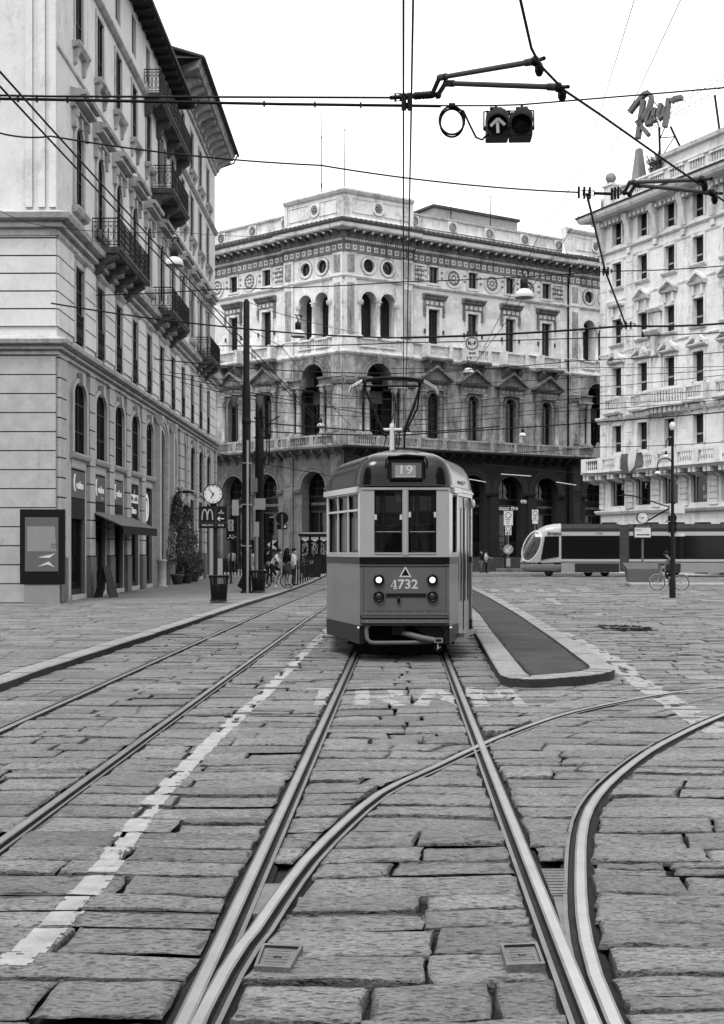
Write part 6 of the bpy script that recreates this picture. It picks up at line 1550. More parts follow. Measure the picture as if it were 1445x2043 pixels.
catenary([P(-30, 256, 15), P(102, 272, 15), P(640, 330, 15.3), P(1155, 384, 15.6)], .011, 'long span wire sloping down from upper left to the right-hand turnbuckle', .05)
def turnbuckle(p, q, label):
    """chain links between two points"""
    p, q = Vector(p), Vector(q); mb = MB(); d = q-p; L = d.length; d /= L; u = Vector((0, 0, 1)); k = 3
    for i in range(k):
        a, b = p+d*L*(i/k), p+d*L*((i+.8)/k)
        mb.tube([a+u*.03, b+u*.03, b-u*.03, a-u*.03], .011, 5, 0, True); mb.box(a.x-.012, a.x+.012, a.y-.02, a.y+.02, a.z-.07, a.z+.07); mb.tube([b, p+d*L*((i+1)/k)], .02, 5)
    return tag(ob('turnbuckle', mb, ['iron_black']), label, 'turnbuckle', 'turnbuckles on the span wires')
turnbuckle(P(1155, 384, 15.6), P(1188, 386, 15.6), 'turnbuckle at the wire junction left of the right-hand insulator arms')
turnbuckle(P(1221, 387, 15.6), P(1240, 383, 15.5), 'turnbuckle attached directly to the right-hand insulator arms')
catenary([P(1188, 386, 15.6), P(1222, 387, 15.6)], .02, 'short thick link between the two right-hand turnbuckles')
catenary([P(1171, 387, 15.6), P(1208, 541, 21), P(1249, 649, 24)], .017, 'guy wire dropping from the turnbuckle across the white building')
turnbuckle(P(1196, 541, 21), P(1222, 541, 21), 'turnbuckle where the guy wire crosses the palazzo cornice end'); turnbuckle(P(1240, 650, 24), P(1268, 648, 24), 'turnbuckle where the guy wire meets the span in front of the white building')
def insulator_arm(p0, p1, p2, tip, label):
    """bent end, thick insulated rod and clamp"""
    mb = MB(); p0, p1, p2, tip = map(Vector, (p0, p1, p2, tip)); mb.tube([p0, p1], .022, 8); mb.tube([p1, p1.lerp(p2, .08)], .03, 8); mb.tube([p1.lerp(p2, .07), p1.lerp(p2, .93)], .022, 8, 1); mb.tube([p1.lerp(p2, .92), p2], .029, 8)
    mb.tube([p2, tip], .016, 6); mb.sphere(p2, .04, 8); mb.sphere(p2+Vector((.03, 0, -.06)), .045, 8, 0, (.8, .8, 1.3)); mb.sphere(p0, .035, 8)
    return tag(ob('wire_insulator', mb, ['iron_black', 'insulator']), label, 'insulator', 'insulator arms holding the wires')
insulator_arm(P(862, 189, 11.8), P(877, 155, 11.3), P(1068, 122, 9.6), P(1086, 116, 9.4), 'upper insulator arm reaching to the curved wire top right of centre')
insulator_arm(P(874, 190, 11.8), P(889, 166, 11.3), P(1114, 174, 10.0), P(1134, 173, 9.8), 'lower insulator arm reaching to the curved wire above the traffic signal')
insulator_arm(P(1246, 384, 15.4), P(1257, 364, 14.9), P(1400, 358, 12.6), P(1420, 356, 12.4), 'upper insulator arm in front of the white building cornice')
insulator_arm(P(1256, 387, 15.4), P(1268, 369, 14.9), P(1420, 384, 12.6), P(1440, 386, 12.4), 'lower insulator arm in front of the white building cornice')
mb = MB(); a, b = P(779, 195, 12), P(862, 189, 11.8); mb.tube([a, a.lerp(b, .3)], .02, 6); mb.tube([a.lerp(b, .12)+Vector((0, 0, .035)), a.lerp(b, .25)+Vector((0, 0, .03)), a.lerp(b, .25)-Vector((0, 0, .035)), a.lerp(b, .12)-Vector((0, 0, .035))], .012, 5, 0, True); mb.tube([a.lerp(b, .25), b], .022, 6)
for k in (.33, .45, .62, .7, .8, .88, .95): c = a.lerp(b, k); mb.sphere(c, .038, 6)
for px in (806, 818): c = P(px, 200, 11.8); mb.tube([c+Vector((0, 0, .05)), c-Vector((0, 0, .09))], .026, 6)
tag(ob('insulator_fitting', mb, ['iron_black']), 'linked insulator fitting with clamps where the contact wires cross the upper span', 'insulator')
# second-plane wires, given by their ends in the picture and their distance
WL = [((102, 605), (480, 655), (800, 674), 40, .016, 'wire falling from the left building past the tall pole to the centre'),
      ((800, 674), (1249, 650), (1470, 643), 40, .022, 'thick span wire just above the round R-F sign'),
      ((102, 590), (430, 577), (805, 562), 46, .013, 'wire crossing the palazzo attic left of the contact wires'),
      ((805, 562), (1205, 541), (1470, 528), 46, .013, 'wire crossing the palazzo attic towards the guy wire'),
      ((430, 690), (800, 684), (1470, 662), 55, .015, 'span wire passing behind the bottom of the R-F sign'),
      ((102, 690), (500, 735), (800, 745), 58, .014, 'wire from the left string course sagging to the big arch'),
      ((800, 745), (1150, 720), (1470, 700), 58, .012, 'wire above the pediments on the right'),
      ((102, 694), (440, 770), (760, 830), 60, .012, 'wire sloping from the left string course down to the pantograph'),
      ((102, 705), (480, 762), (800, 800), 62, .012, 'wire sloping below the left balconies to the loggia columns'),
      ((490, 840), (800, 862), (1000, 850), 62, .02, 'thick wire leaving the second pole at the palazzo balcony level'),
      ((517, 860), (800, 868), (1470, 820), 62, .02, 'thick wire from the second pole along the long balustrade'),
      ((300, 745), (520, 800), (830, 820), 66, .012, 'thin wire crossing the loggia columns on the left'),
      ((830, 820), (1200, 790), (1470, 775), 66, .012, 'thin wire crossing the arched windows on the right'),
      ((820, 848), (1100, 822), (1470, 795), 70, .012, 'thin wire through the lower part of the arched windows'),
      ((820, 812), (1100, 780), (1470, 745), 70, .012, 'thin wire through the arches of the piano nobile windows'),
      ((780, 735), (1200, 733), (1470, 730), 72, .011, 'level thin wire across the pediments'),
      ((780, 772), (1200, 750), (1470, 735), 72, .011, 'thin wire grazing the tops of the pediments'),
      ((820, 838), (1200, 805), (1470, 790), 74, .01, 'finest wire across the shutters of the arched windows'),
      ((430, 780), (700, 795), (900, 792), 74, .011, 'thin wire through the left arched windows'),
      ((430, 812), (700, 830), (900, 838), 76, .011, 'thin wire above the left stone balustrade'),
      ((436, 905), (640, 945), (700, 955), 60, .012, 'wire dropping from the second pole towards the tram roof'),
      ((640, 880), (690, 905), (790, 925), 60, .012, 'short wire sloping in front of the arcade to the tram roof'),
      ((960, 905), (1200, 892), (1470, 880), 66, .012, 'wire along the long balcony of the palazzo on the right'),
      ((960, 925), (1180, 945), (1470, 938), 70, .012, 'wire across the arcade arches above the modern tram'),
      ((430, 615), (560, 690), (700, 850), 50, .008, 'slanting thin wire past the left hooded windows'),
      ((1165, 330), (1075, 470), (960, 705), 48, .007, 'left of two faint slanting wires in the right-hand sky, lower run'),
      ((1180, 385), (1110, 505), (920, 760), 48, .007, 'right of two faint slanting wires in the right-hand sky, lower run')]
for a, b, c, Y, r, lb in WL: catenary([P(*a, Y), P(*b, Y+1), P(*c, Y+2)], r*1.6, lb, .06, n=8)
for (x0, y0), (x1, y1), lb in (((1272, -20), (1165, 330), 'left of two faint slanting wires in the right-hand sky, upper run'), ((1372, -30), (1180, 385), 'right of two faint slanting wires in the right-hand sky, upper run')):
    catenary([P(x0, y0, 22), P(x1, y1, 48)], .009, lb, .0, 'cable_grey')
catenary([P(0, 420, 40), P(102, 452, 40), P(345, 462, 42), P(600, 470, 60), P(760, 520, 100)], .01, 'thin lamp wire from the left facade through the big hanging lamp', .1)
catenary([P(870, 512, 70), P(1046, 517, 42), P(1100, 515, 42), P(1230, 505, 60)], .009, 'thin lamp wire carrying the big right hanging lamp', .08)
catenary([P(490, 600, 50), P(596, 636, 50), P(720, 665, 80)], .012, 'thin wire from the pole top through the small hanging lamp', .05)
for (x0, y0, x1, y1, Y) in ((1000, 946, 1060, 950, 80), (1110, 962, 1150, 968, 82), (930, 955, 970, 962, 80)):
    mb = MB(); a, b = P(x0, y0, Y), P(x1, y1, Y); mb.tube([a, b], .03, 6); tag(ob('wire_fitting', mb, ['sign_white']), 'pale rod insulator on a wire before the arcade, ' + {1000: 'above the ring signs', 1110: 'above the modern tram nose', 930: 'beside the old tram roof'}[x0], 'insulator', 'pale rod insulators before the arcade')

# ---- hanging bell lamps
def bell_lamp(px, py, Y, w, label):
    """py = row of the shade's lower rim, w = its width in pixels"""
    c = P(px, py, Y); R = w*Y/F/2
    t = thing('hanging_lamp', label, 'street lamp', c, 0, 'bell lamps hung from wires')
    b = MB(); b.lathe([(R*.98, 0), (R, .05*R), (R*.98, .3*R), (R*.85, .62*R), (R*.55, .85*R), (R*.3, .95*R), (R*.3, 1.0*R)], 18); b.lathe([(R*.96, .02*R), (R*.9, -.05*R), (0, -.12*R)], 18, (0, 0, 0), 1); ob('shade', b, ['lamp_white', 'sign_mid'], t)
    b = MB(); b.lathe([(R*.34, .95*R), (R*.42, 1.05*R), (R*.42, 1.9*R), (R*.3, 2.0*R), (R*.12, 2.1*R), (R*.12, 2.4*R)], 12); b.tube([(0, 0, 2.3*R), (-.25*R, 0, 2.7*R), (0, 0, 3.0*R), (.5*R, 0, 2.9*R)], R*.09, 6); b.sphere((.45*R, 0, 2.75*R), .16*R, 6); b.sphere((-.3*R, 0, 3.0*R), .14*R, 6); ob('housing', b, ['iron_black'], t); return t
bell_lamp(348, 530, 40, 37, 'large white bell lamp hanging before the left facade beside the iron balconies')
bell_lamp(1046, 594, 42, 38, 'large white bell lamp hanging in front of the palazzo attic on the right')
bell_lamp(595, 672, 50, 29, 'mid-size bell lamp hanging below the twin arched windows left of the corner')
bell_lamp(935, 744, 66, 21, 'bell lamp hanging right under the round R-F sign')
bell_lamp(640, 851, 80, 15, 'small bell lamp in front of the left great arch balcony')
bell_lamp(1043, 870, 78, 14, 'small bell lamp between the arched windows above the modern tram')
bell_lamp(816, 866, 90, 11, 'tiny bell lamp just behind the pantograph post')
# ---- hanging traffic signal
t = thing('hanging_signal', 'two-aspect hanging traffic signal showing a pale upward arrow, slung from the span wire', 'traffic light', P(1017, 247, 12), -.04)
px = 12/F
for k, x in enumerate((-23.5, 23.5)):
    b = MB(); w = 22.5*px; h = 24*px; b.box(x*px-w, x*px+w, .0, .22, -h, h); hs = ob('housing', b, ['insulator'], t, bevel=.008)
    b = MB(); r = 21.5*px; cz = -1*px
    a0, a1 = .0, PI
    pts0 = [(x*px+r*math.cos(q), cz+r*math.sin(q)) for q in np.linspace(-.25, PI+.25, 19)]
    for (xa, za), (xb, zb) in zip(pts0, pts0[1:]):
        ly = lambda z: -.17*min(1, max(.1, (z-cz)/r+.35)); b.quad((xa, 0, za), (xb, 0, zb), (xb, ly(zb), zb), (xa, ly(za), za)); s = .94; b.quad((x*px+(xa-x*px)*s, 0, cz+(za-cz)*s), (x*px+(xb-x*px)*s, 0, cz+(zb-cz)*s), (xb, ly(zb), zb), (xa, ly(za), za), 1)
    ob('visor', b, ['insulator', 'sign_white'], hs)
    b = MB(); b.lathe([(r*.93, -.004), (r*.6, -.014), (0, -.02)], 20, (x*px, 0, cz), 0, True, 'y'); ob('lens', b, ['sign_black'], hs)
    if k == 0:
        b = MB(); f = lambda dx, dz: (x*px+dx*px, cz+dz*px)
        for p, q in (((0, -19), (-1, 3)), ((-15, -5), (0, 10)), ((14, -3), (0, 10))): 
            (xa, za), (xb, zb) = f(*p), f(*q); d = Vector((xb-xa, 0, zb-za)).normalized(); n_ = Vector((-d.z, 0, d.x))*.014; a_, b_ = Vector((xa, -.03, za)), Vector((xb, -.03, zb)); b.quad(a_-n_, a_+n_, b_+n_, b_-n_)
        ob('arrow', b, ['lit_white'], hs)
b = MB()
for s in (-1, 1): b.tube([(s*50*px, .1, -2*px), (s*50*px, .1, 32*px), (s*38*px, .1, 32*px)], .008, 5); b.tube([(s*43*px, .1, 34*px), (s*43*px, .1, 25*px)], .012, 5); b.sphere((s*47*px, .1, -2*px), .025, 6); b.tube([(s*38*px, .1, 38*px), (s*14*px, .1, 37*px)], .018, 6); b.sphere((s*26*px, .1, 42*px), .015, 5)
b.tube([(-50*px, .1, 32*px), (50*px, .1, 33*px)], .007, 5); b.tube([(0, .1, 34*px), (0, .1, 24*px)], .014, 5); ob('bracket', b, ['iron_black'], t)
mb = MB(); c = P(902, 240, 12); r = 25*px
for q in (0, .018): mb.tube([c+Vector((r*math.cos(a)*(1-q*4), q, r*1.12*math.sin(a)-q)) for a in np.linspace(0, 2*PI, 26)[:-1]], .011, 5, 0, True)
mb.tube([c+Vector((0, .02, r*1.12)), P(925, 222, 12), P(938, 250, 12), P(950, 274, 12), P(962, 279, 12), P(975, 266, 12)], .011, 6); mb.box(c.x-.03, c.x+.03, 11.97, 12.03, c.z+r*1.05, c.z+r*1.3)
tag(ob('cable_coil', mb, ['cable_black']), 'coiled black cable hanging from the span wire left of the traffic signal', 'cable')
# ---- R-F plate on the wire
t = thing('tram_sign', 'white square plate with R-F in a black ring hanging from a wire', 'sign', P(942, 690, 40.5)); k = 40.5/F
b = MB(); b.box(-13*k, 13.5*k, 0, .03, -21*k, 21*k); ob('plate', b, ['sign_white'], t)
b = MB(); b.ring(0, 5*k, 11.2*k, 12.8*k, -.008, 0, 0, 2*PI, 28); ob('ring', b, ['sign_black'], t); lettering('R-F', 10*k, 'sign_black', t, T(0, -.006, 5*k), bold=.004, w=17*k); lettering('FE DE', 5*k, 'sign_black', t, T(.5*k, -.006, -15*k), bold=.003, w=13*k)
b = MB()
for x in (-9, 9): b.tube([(x*k, .015, 20*k), (x*k, .015, 30*k)], .02, 5); b.sphere((x*k, 0, 22*k), .05, 6)
ob('hanger', b, ['iron_black'], t)

# ================================================================ PEOPLE
def skin_mesh(verts, edges, radii, root, mats, bone_mat):
    me = bpy.data.meshes.new('body'); me.from_pydata(verts, edges, []); o = bpy.data.objects.new('body', me); COL.objects.link(o)
    o.modifiers.new('skin', 'SKIN'); sv = me.skin_vertices[0].data
    for i, r in enumerate(radii): sv[i].radius = r if isinstance(r, tuple) else (r, r); sv[i].use_root = i == root
    sb = o.modifiers.new('sub', 'SUBSURF'); sb.levels = 2; sb.render_levels = 2
    dg = bpy.context.evaluated_depsgraph_get(); out = bpy.data.meshes.new_from_object(o.evaluated_get(dg)); COL.objects.unlink(o); bpy.data.objects.remove(o)
    out.materials.clear()
    for m in mats: out.materials.append(MATS[m])
    segs = [(Vector(verts[a]), Vector(verts[b]), bone_mat[i]) for i, (a, b) in enumerate(edges)]
    for p in out.polygons:
        c = p.center; best = None
        for a, b, m in segs:
            d = b-a; t = max(0, min(1, (c-a).dot(d)/max(1e-9, d.length_squared))); e = (c-(a+d*t)).length
            if best is None or e < best[0]: best = (e, m)
        p.material_index = best[1]; p.use_smooth = True
    return out
def person(label, loc, rz, J=None, top='cloth_white', legs='cloth_black', sleeves=.5, long_legs=True, hair='short', mask=False, skirt=None, group=None, shoe='cloth_white', parent_name='person'):
    """a figure facing +x; J overrides joint positions"""
    j = dict(pel=(0, 0, .96), sp=(.0, 0, 1.14), ch=(.0, 0, 1.34), nk=(.0, 0, 1.47), hd=(.015, 0, 1.555), hd2=(.03, 0, 1.63), hd3=(.015, 0, 1.70))
    for s, S in ((1, 'l'), (-1, 'r')):
        j.update({'sh'+S: (0, s*.165, 1.40), 'el'+S: (-.02, s*.215, 1.13), 'wr'+S: (.07, s*.205, .91), 'ha'+S: (.095, s*.195, .84), 'hp'+S: (0, s*.085, .90), 'kn'+S: (.02, s*.10, .50), 'an'+S: (-.03, s*.10, .09), 'toe'+S: (.14, s*.115, .035)})
    j.update(J or {})
    R = dict(pel=(.155, .115), sp=(.135, .10), ch=(.165, .115), nk=.052, hd=.07, hd2=.09, hd3=.055)
    for S in 'lr': R.update({'sh'+S: .062, 'el'+S: .042, 'wr'+S: .03, 'ha'+S: (.036, .02), 'hp'+S: .095, 'kn'+S: .062, 'an'+S: .042, 'toe'+S: .032})
    names = list(j); ix = {n_: i for i, n_ in enumerate(names)}
    E, BM = [], []
    def e(a, b, m): E.append((ix[a], ix[b])); BM.append(m)
    e('pel', 'sp', 0); e('sp', 'ch', 0); e('ch', 'nk', 0); e('nk', 'hd', 2); e('hd', 'hd2', 2); e('hd2', 'hd3', 2)
    for S in 'lr':
        e('ch', 'sh'+S, 0); e('sh'+S, 'el'+S, 0); e('el'+S, 'wr'+S, 2 if sleeves < .9 else 0); e('wr'+S, 'ha'+S, 2)
        e('pel', 'hp'+S, 1); e('hp'+S, 'kn'+S, 1); e('kn'+S, 'an'+S, 1 if long_legs else 2); e('an'+S, 'toe'+S, 3)
    me = skin_mesh([j[n_] for n_ in names], E, [R[n_] for n_ in names], 0, [top, legs, 'skin', shoe], BM)
    t = link(parent_name, me); t.matrix_local = frame(loc, rz); tag(t, label, 'person', group)
    h = Vector(j['hd2']); hm = MB()
    # face: nose, eyes, ears; hair; mask -- children of the figure
    hm.sphere(h+Vector((.085, 0, -.02)), .018, 6, 0, (1, .7, 1.2))
    for s in (-1, 1): hm.sphere(h+Vector((.0, s*.083, -.02)), .022, 6, 0, (.6, .4, 1.3))
    for S, s in (('l', 1), ('r', -1)):
        w, a = Vector(j['wr'+S]), Vector(j['ha'+S]); d = (a-w).normalized(); side = d.cross(Vector((1, 0, .01))).normalized(); fw = side.cross(d)
        for k in range(4): b0 = a+fw*(-.03+.02*k); hm.tube([b0-d*.02, b0+d*(.03+.006*(k in (1, 2))), b0+d*.055-side*s*.012], [.009, .009, .007], 5)
        hm.tube([w.lerp(a, .5)+fw*.03, a+fw*.05-side*s*.01, a+fw*.05+d*.03], [.011, .01, .008], 5)
    ob('face_and_fingers', hm, ['skin'], t)
    ey = MB()
    for s in (-1, 1): ey.sphere(h+Vector((.078, s*.033, .012)), .012, 6)
    ob('eyes', ey, ['hair_black'], t)
    hr = MB(); hr.sphere(h+Vector((-.02, 0, .04)), .108, 14, 0, (1.0, .95, .95))
    if hair == 'long':
        pts = [h+Vector((-.05, 0, .05)), h+Vector((-.085, 0, -.06)), h+Vector((-.10, 0, -.2)), h+Vector((-.10, 0, -.34)), h+Vector((-.09, 0, -.4))]; hr.tube(pts, [.1, .12, .11, .085, .03], 10)
        for s in (-1, 1): hr.tube([h+Vector((0, s*.07, .05)), h+Vector((-.02, s*.09, -.08)), h+Vector((-.04, s*.08, -.22))], [.05, .045, .02], 8)
    elif hair == 'tail': hr.tube([h+Vector((-.1, 0, .05)), h+Vector((-.16, 0, 0)), h+Vector((-.15, 0, -.14))], [.04, .05, .02], 8)
    ob('hair', hr, ['hair_black'], t, smooth=True)
    if mask: m = MB(); m.sphere(h+Vector((.062, 0, -.045)), .052, 10, 0, (.8, 1.1, .95)); ob('face_mask', m, ['cloth_white'], t)
    if skirt:
        p = Vector(j['pel']); m = MB(); m.lathe([(.135, .12), (.17, 0), (.2, -.15), (.235, -.36), (.22, -.37)], 18, tuple(p)); ob('skirt', m, [skirt], t)
    return t
def bicycle(label, loc, rz, tone='iron_black', rim='chrome', group=None, basket=False):
    t = thing('bicycle', label, 'bicycle', loc, rz, group); r = .33
    for x in (-.52, .52):
        b = MB(); b.tube([(x+r*math.cos(a), 0, r+r*math.sin(a)) for a in np.linspace(0, 2*PI, 29)[:-1]], .02, 6, 0, True); w = ob('wheel', b, ['rubber'], t)
        b = MB(); b.tube([(x+(r-.03)*math.cos(a), 0, r+(r-.03)*math.sin(a)) for a in np.linspace(0, 2*PI, 29)[:-1]], .01, 4, 0, True); b.lathe([(.03, -.05), (.03, .05)], 8, (x, 0, r), 0, True, 'y')
        for k in range(16): a = 2*PI*k/16; b.tube([(x, .02*(-1)**k, r), (x+(r-.03)*math.cos(a), 0, r+(r-.03)*math.sin(a))], .0025, 3)
        ob('rim', b, [rim], w); b = MB(); b.tube([(x+(r+.035)*math.cos(a), 0, r+(r+.035)*math.sin(a)) for a in np.linspace(.2, 2.4, 10)], .02, 5); ob('mudguard', b, [tone], w)
    b = MB(); hd, bb, st = (.36, 0, .82), (-.05, 0, .28), (-.2, 0, .72)
    for p, q, rr in ((hd, bb, .02), (bb, st, .018), (hd, st, .014), (bb, (-.52, 0, r), .012), (st, (-.52, 0, r), .01), (hd, (.38, 0, .74), .022), ((.38, .05, .7), (.52, .05, r), .012), ((.38, -.05, .7), (.52, -.05, r), .012)): b.tube([p, q], rr, 6)
    ob('frame', b, [tone], t)
    b = MB(); b.tube([(.35, 0, .8), (.33, 0, .98)], .016, 6); b.tube([(.2, -.27, 1.02), (.32, -.2, 1.0), (.35, 0, .97), (.32, .2, 1.0), (.2, .27, 1.02)], .013, 6); ob('handlebar', b, [tone], t)
    b = MB(); b.tube([st, (-.24, 0, .86)], .014, 6); b.sphere((-.26, 0, .9), .12, 10, 0, (1.1, .75, .35)); ob('saddle', b, ['rubber'], t)
    b = MB(); b.lathe([(.09, -.03), (.09, -.02), (.02, 0)], 14, (-.05, 0, .28), 0, True, 'y')
    for s in (-1, 1): b.tube([(-.05, s*.06, .28), (-.05+s*.12, s*.07, .28-s*.11), (-.05+s*.12, s*.15, .28-s*.11)], .014, 5); 
    ob('pedals', b, ['iron_black'], t)
    if basket: b = MB(); b.box(.42, .7, -.16, .16, .72, .95); ob('basket', b, ['iron_black'], t)
    return t
RIDE = dict(pel=(-.22, 0, 1.0), sp=(-.14, 0, 1.16), ch=(-.02, 0, 1.34), nk=(.08, 0, 1.46), hd=(.12, 0, 1.53), hd2=(.15, 0, 1.60), hd3=(.13, 0, 1.67))
for s, S in ((1, 'l'), (-1, 'r')): RIDE.update({'sh'+S: (.0, s*.165, 1.39), 'el'+S: (.14, s*.22, 1.16), 'wr'+S: (.22, s*.245, 1.03), 'ha'+S: (.28, s*.25, 1.02), 'hp'+S: (-.2, s*.09, .94)})
RIDE.update(knl=(.18, .1, .78), anl=(.04, .12, .45), toel=(.2, .13, .40), knr=(.1, -.1, .55), anr=(-.12, -.12, .20), toer=(.05, -.13, .14))
gp = lambda px, Y: ((px-CX)*Y/F, Y, .11)
bicycle('dark city bicycle ridden towards the kerb by the masked cyclist', gp(551, 56.2), -.12, 'iron_black', 'tram_body_grey')
R2 = dict(RIDE); R2.update(anr=(-.05, -.25, .12), knr=(.05, -.2, .55), toer=(.1, -.26, .035))
person('cyclist in a white t-shirt and face mask leaning to the handlebars', gp(551, 56.2), -.12, R2, 'cloth_white', 'cloth_black', .5, False, 'short', True)
person('woman seen from the side with long black hair, black top and checked skirt', gp(573, 59.2), .9, None, 'cloth_black', 'cloth_check', .5, False, 'long', False, 'cloth_check', None, 'cloth_black')
MJ = dict(ell=(.05, .23, 1.15), wrl=(.22, .1, 1.2), hal=(.26, .03, 1.25))
person('young man in white t-shirt, dark trousers and white mask standing by the railing', gp(586, 59.8), -.35, MJ, 'cloth_white', 'cloth_black', .5, True, 'short', True, None, None, 'cloth_black')
person('person dressed in black standing behind the cyclist', gp(534, 60.5), .2, None, 'cloth_black', 'cloth_black', .5, True, 'tail', False, None, None, 'cloth_black')
person('person in white clothes behind the second litter bin', gp(505, 58.), .4, dict(hd=(.05, 0, 1.5), hd2=(.07, 0, 1.56), hd3=(.06, 0, 1.62)), 'cloth_white', 'cloth_white', .5, True, 'short')
person('person in a pale shirt leaning on the far railing at left', gp(463, 82), 1.9, dict(ch=(.06, 0, 1.32), nk=(.12, 0, 1.43), hd=(.15, 0, 1.5), hd2=(.17, 0, 1.57), hd3=(.16, 0, 1.64)), 'sign_mid', 'cloth_black', .5, True, 'short')
person('bald man in dark jacket walking by the far fence right of the tram', (gp(962, 100)[0], 100, 0), -2.6, dict(knl=(.12, .1, .5), anl=(.1, .1, .09), toel=(.26, .11, .04), anr=(-.2, -.1, .12), toer=(-.05, -.11, .04)), 'cloth_black', 'cloth_grey', 1., True, 'short', True, None, None, 'cloth_black')
person('person in white top walking beside the bald man, right of the tram', (gp(969, 100)[0], 99.6, 0), -.4, dict(ell=(.12, .2, 1.2), wrl=(.36, .2, 1.13), hal=(.42, .2, 1.12)), 'cloth_white', 'cloth_black', .5, True, 'short', False, None, None, 'cloth_black')
bicycle('pale-rimmed bicycle with light frame at the right edge', ((1313-CX)*57.2/F+.5, 57.2, 0), PI-.15, 'sign_mid', 'sign_white')
person('person in dark jacket riding the pale-rimmed bicycle at the right edge', ((1313-CX)*57.2/F+.5, 57.2, 0), PI-.15, RIDE, 'cloth_grey', 'cloth_black', 1., True, 'short')
# carrier bag beside the tall pole
mb = MB(); c = gp(484, 52); mb.add([(-.2, -.1, .22), (.22, -.1, .05), (.22, .1, .05), (-.2, .1, .22), (-.02, -.06, .62), (.2, -.06, .62), (.2, .06, .62), (-.02, .06, .62), (.1, -.1, .0), (.1, .1, .0)], ((0, 8, 9, 3), (8, 1, 2, 9), (0, 4, 5, 1, 8), (3, 9, 2, 6, 7), (0, 3, 7, 4), (1, 5, 6, 2), (4, 7, 6, 5))); mb.tube([(.05, 0, .6), (.1, 0, .85), (.17, 0, .6)], .012, 5)
tag(ob('carrier_bag', mb, ['cloth_black'], None, frame(c, 0)), 'dark carrier bag hanging beside the foot of the tall pole', 'bag')
# ================================================================ STREET FURNITURE, left pavement
def litter_bin():
    t = thing('litter_bin', 'black slatted iron litter bin standing on the kerb in front of the clock post', 'litter bin', gp(437, 40.5), 0, 'slatted litter bins'); n = 26
    b = MB()
    for k in range(n):
        a = 2*PI*k/n; c, s = math.cos(a), math.sin(a); b.tube([(.225*c, .225*s, .06), (.245*c, .245*s, .35), (.275*c, .275*s, .74), (.325*c, .325*s, .84)], .016, 4, 0, False, False)
    ob('slats', b, ['iron_black'], t)
    b = MB(); b.lathe([(.30, .80), (.335, .84), (.345, .865), (.31, .875), (.27, .86)], 24); ob('rim', b, ['iron_black'], t)
    for pr in ([(.235, .05), (.255, .05), (.255, .11), (.235, .11)], [(.262, .52), (.275, .53), (.262, .56)]): b = MB(); b.lathe(pr, 24); ob('hoop', b, ['iron_black'], t)
    b = MB(); b.lathe([(0, .08), (.2, .08), (.235, .6), (.22, .6), (.19, .1)], 20); ob('liner', b, ['sign_black'], t)
    b = MB(); b.lathe([(.0, .02), (.3, .02), (.31, .0)], 24); ob('base', b, ['iron_black'], t); return t
lb = litter_bin(); dup(lb, frame(gp(516, 50.), .3), 'black slatted iron litter bin beside the tall dark tram pole')
def clock_face(par, M, R, hh, mm):
    """hands given in degrees clockwise from twelve"""
    b = MB(); b.lathe([(R, -.1), (R*1.06, -.13), (R*1.1, -.1), (R*1.1, .1), (R*1.04, .13), (0, .13)], 30, (0, 0, 0), 0, True, 'y'); c = ob('clock', b, ['iron_black'], par, M)
    b = MB(); b.disc(0, 0, R*1.0, -.105, 30); ob('dial', b, ['lamp_white'], c)
    b = MB()
    for k in range(12):
        a = k*PI/6; w = .035*R if k % 3 else .06*R; p, q = .78*R, .92*R; d = (math.sin(a), math.cos(a)); n_ = (d[1]*w, -d[0]*w)
        b.quad((d[0]*p+n_[0], -.11, d[1]*p+n_[1]), (d[0]*p-n_[0], -.11, d[1]*p-n_[1]), (d[0]*q-n_[0], -.11, d[1]*q-n_[1]), (d[0]*q+n_[0], -.11, d[1]*q+n_[1]))
    ob('hour_marks', b, ['sign_black'], c)
    for ang, ln, w, nm in ((hh, .55, .06, 'hour_hand'), (mm, .8, .045, 'minute_hand')):
        b = MB(); a = math.radians(ang); d = (math.sin(a), math.cos(a)); n_ = (d[1]*w*R, -d[0]*w*R); p, q = -.18*R, ln*R; y = -.115 if nm[0] == 'h' else -.12
        b.quad((d[0]*p+n_[0], y, d[1]*p+n_[1]), (d[0]*p-n_[0], y, d[1]*p-n_[1]), (d[0]*q-n_[0]*.6, y, d[1]*q-n_[1]*.6), (d[0]*q+n_[0]*.6, y, d[1]*q+n_[1]*.6)); ob(nm, b, ['sign_black'], c)
    return c
Y = 42.; k = Y/F; t = thing('clock_post', 'street clock above a black sign with double arches and left arrow, on a post', 'clock', gp(426, Y))
z = lambda py: H+(HZ-py)*k-.11
b = MB(); b.tube([(.06, .06, 0), (.06, .06, z(1010))], .075, 10); b.box(-.1, .22, -.1, .22, 0, .06); ob('post', b, ['iron_black'], t)
b = MB(); b.box(-29*k, 29*k, -.1, .14, z(1054), z(1010)); sb = ob('sign_box', b, ['sign_black'], t, bevel=.012)
b = MB(); zb_ = z(1043)
b.box(5.5*k, 6*k, -.106, -.1, z(1052), z(1012)); b.box(-28*k, 28*k, -.106, -.1, zb_-.004, zb_+.004)
for e in (-29, 28.2): b.box(e*k, (e+.8)*k, -.106, -.1, z(1054), z(1010))
ob('divider', b, ['sign_grey'], sb)
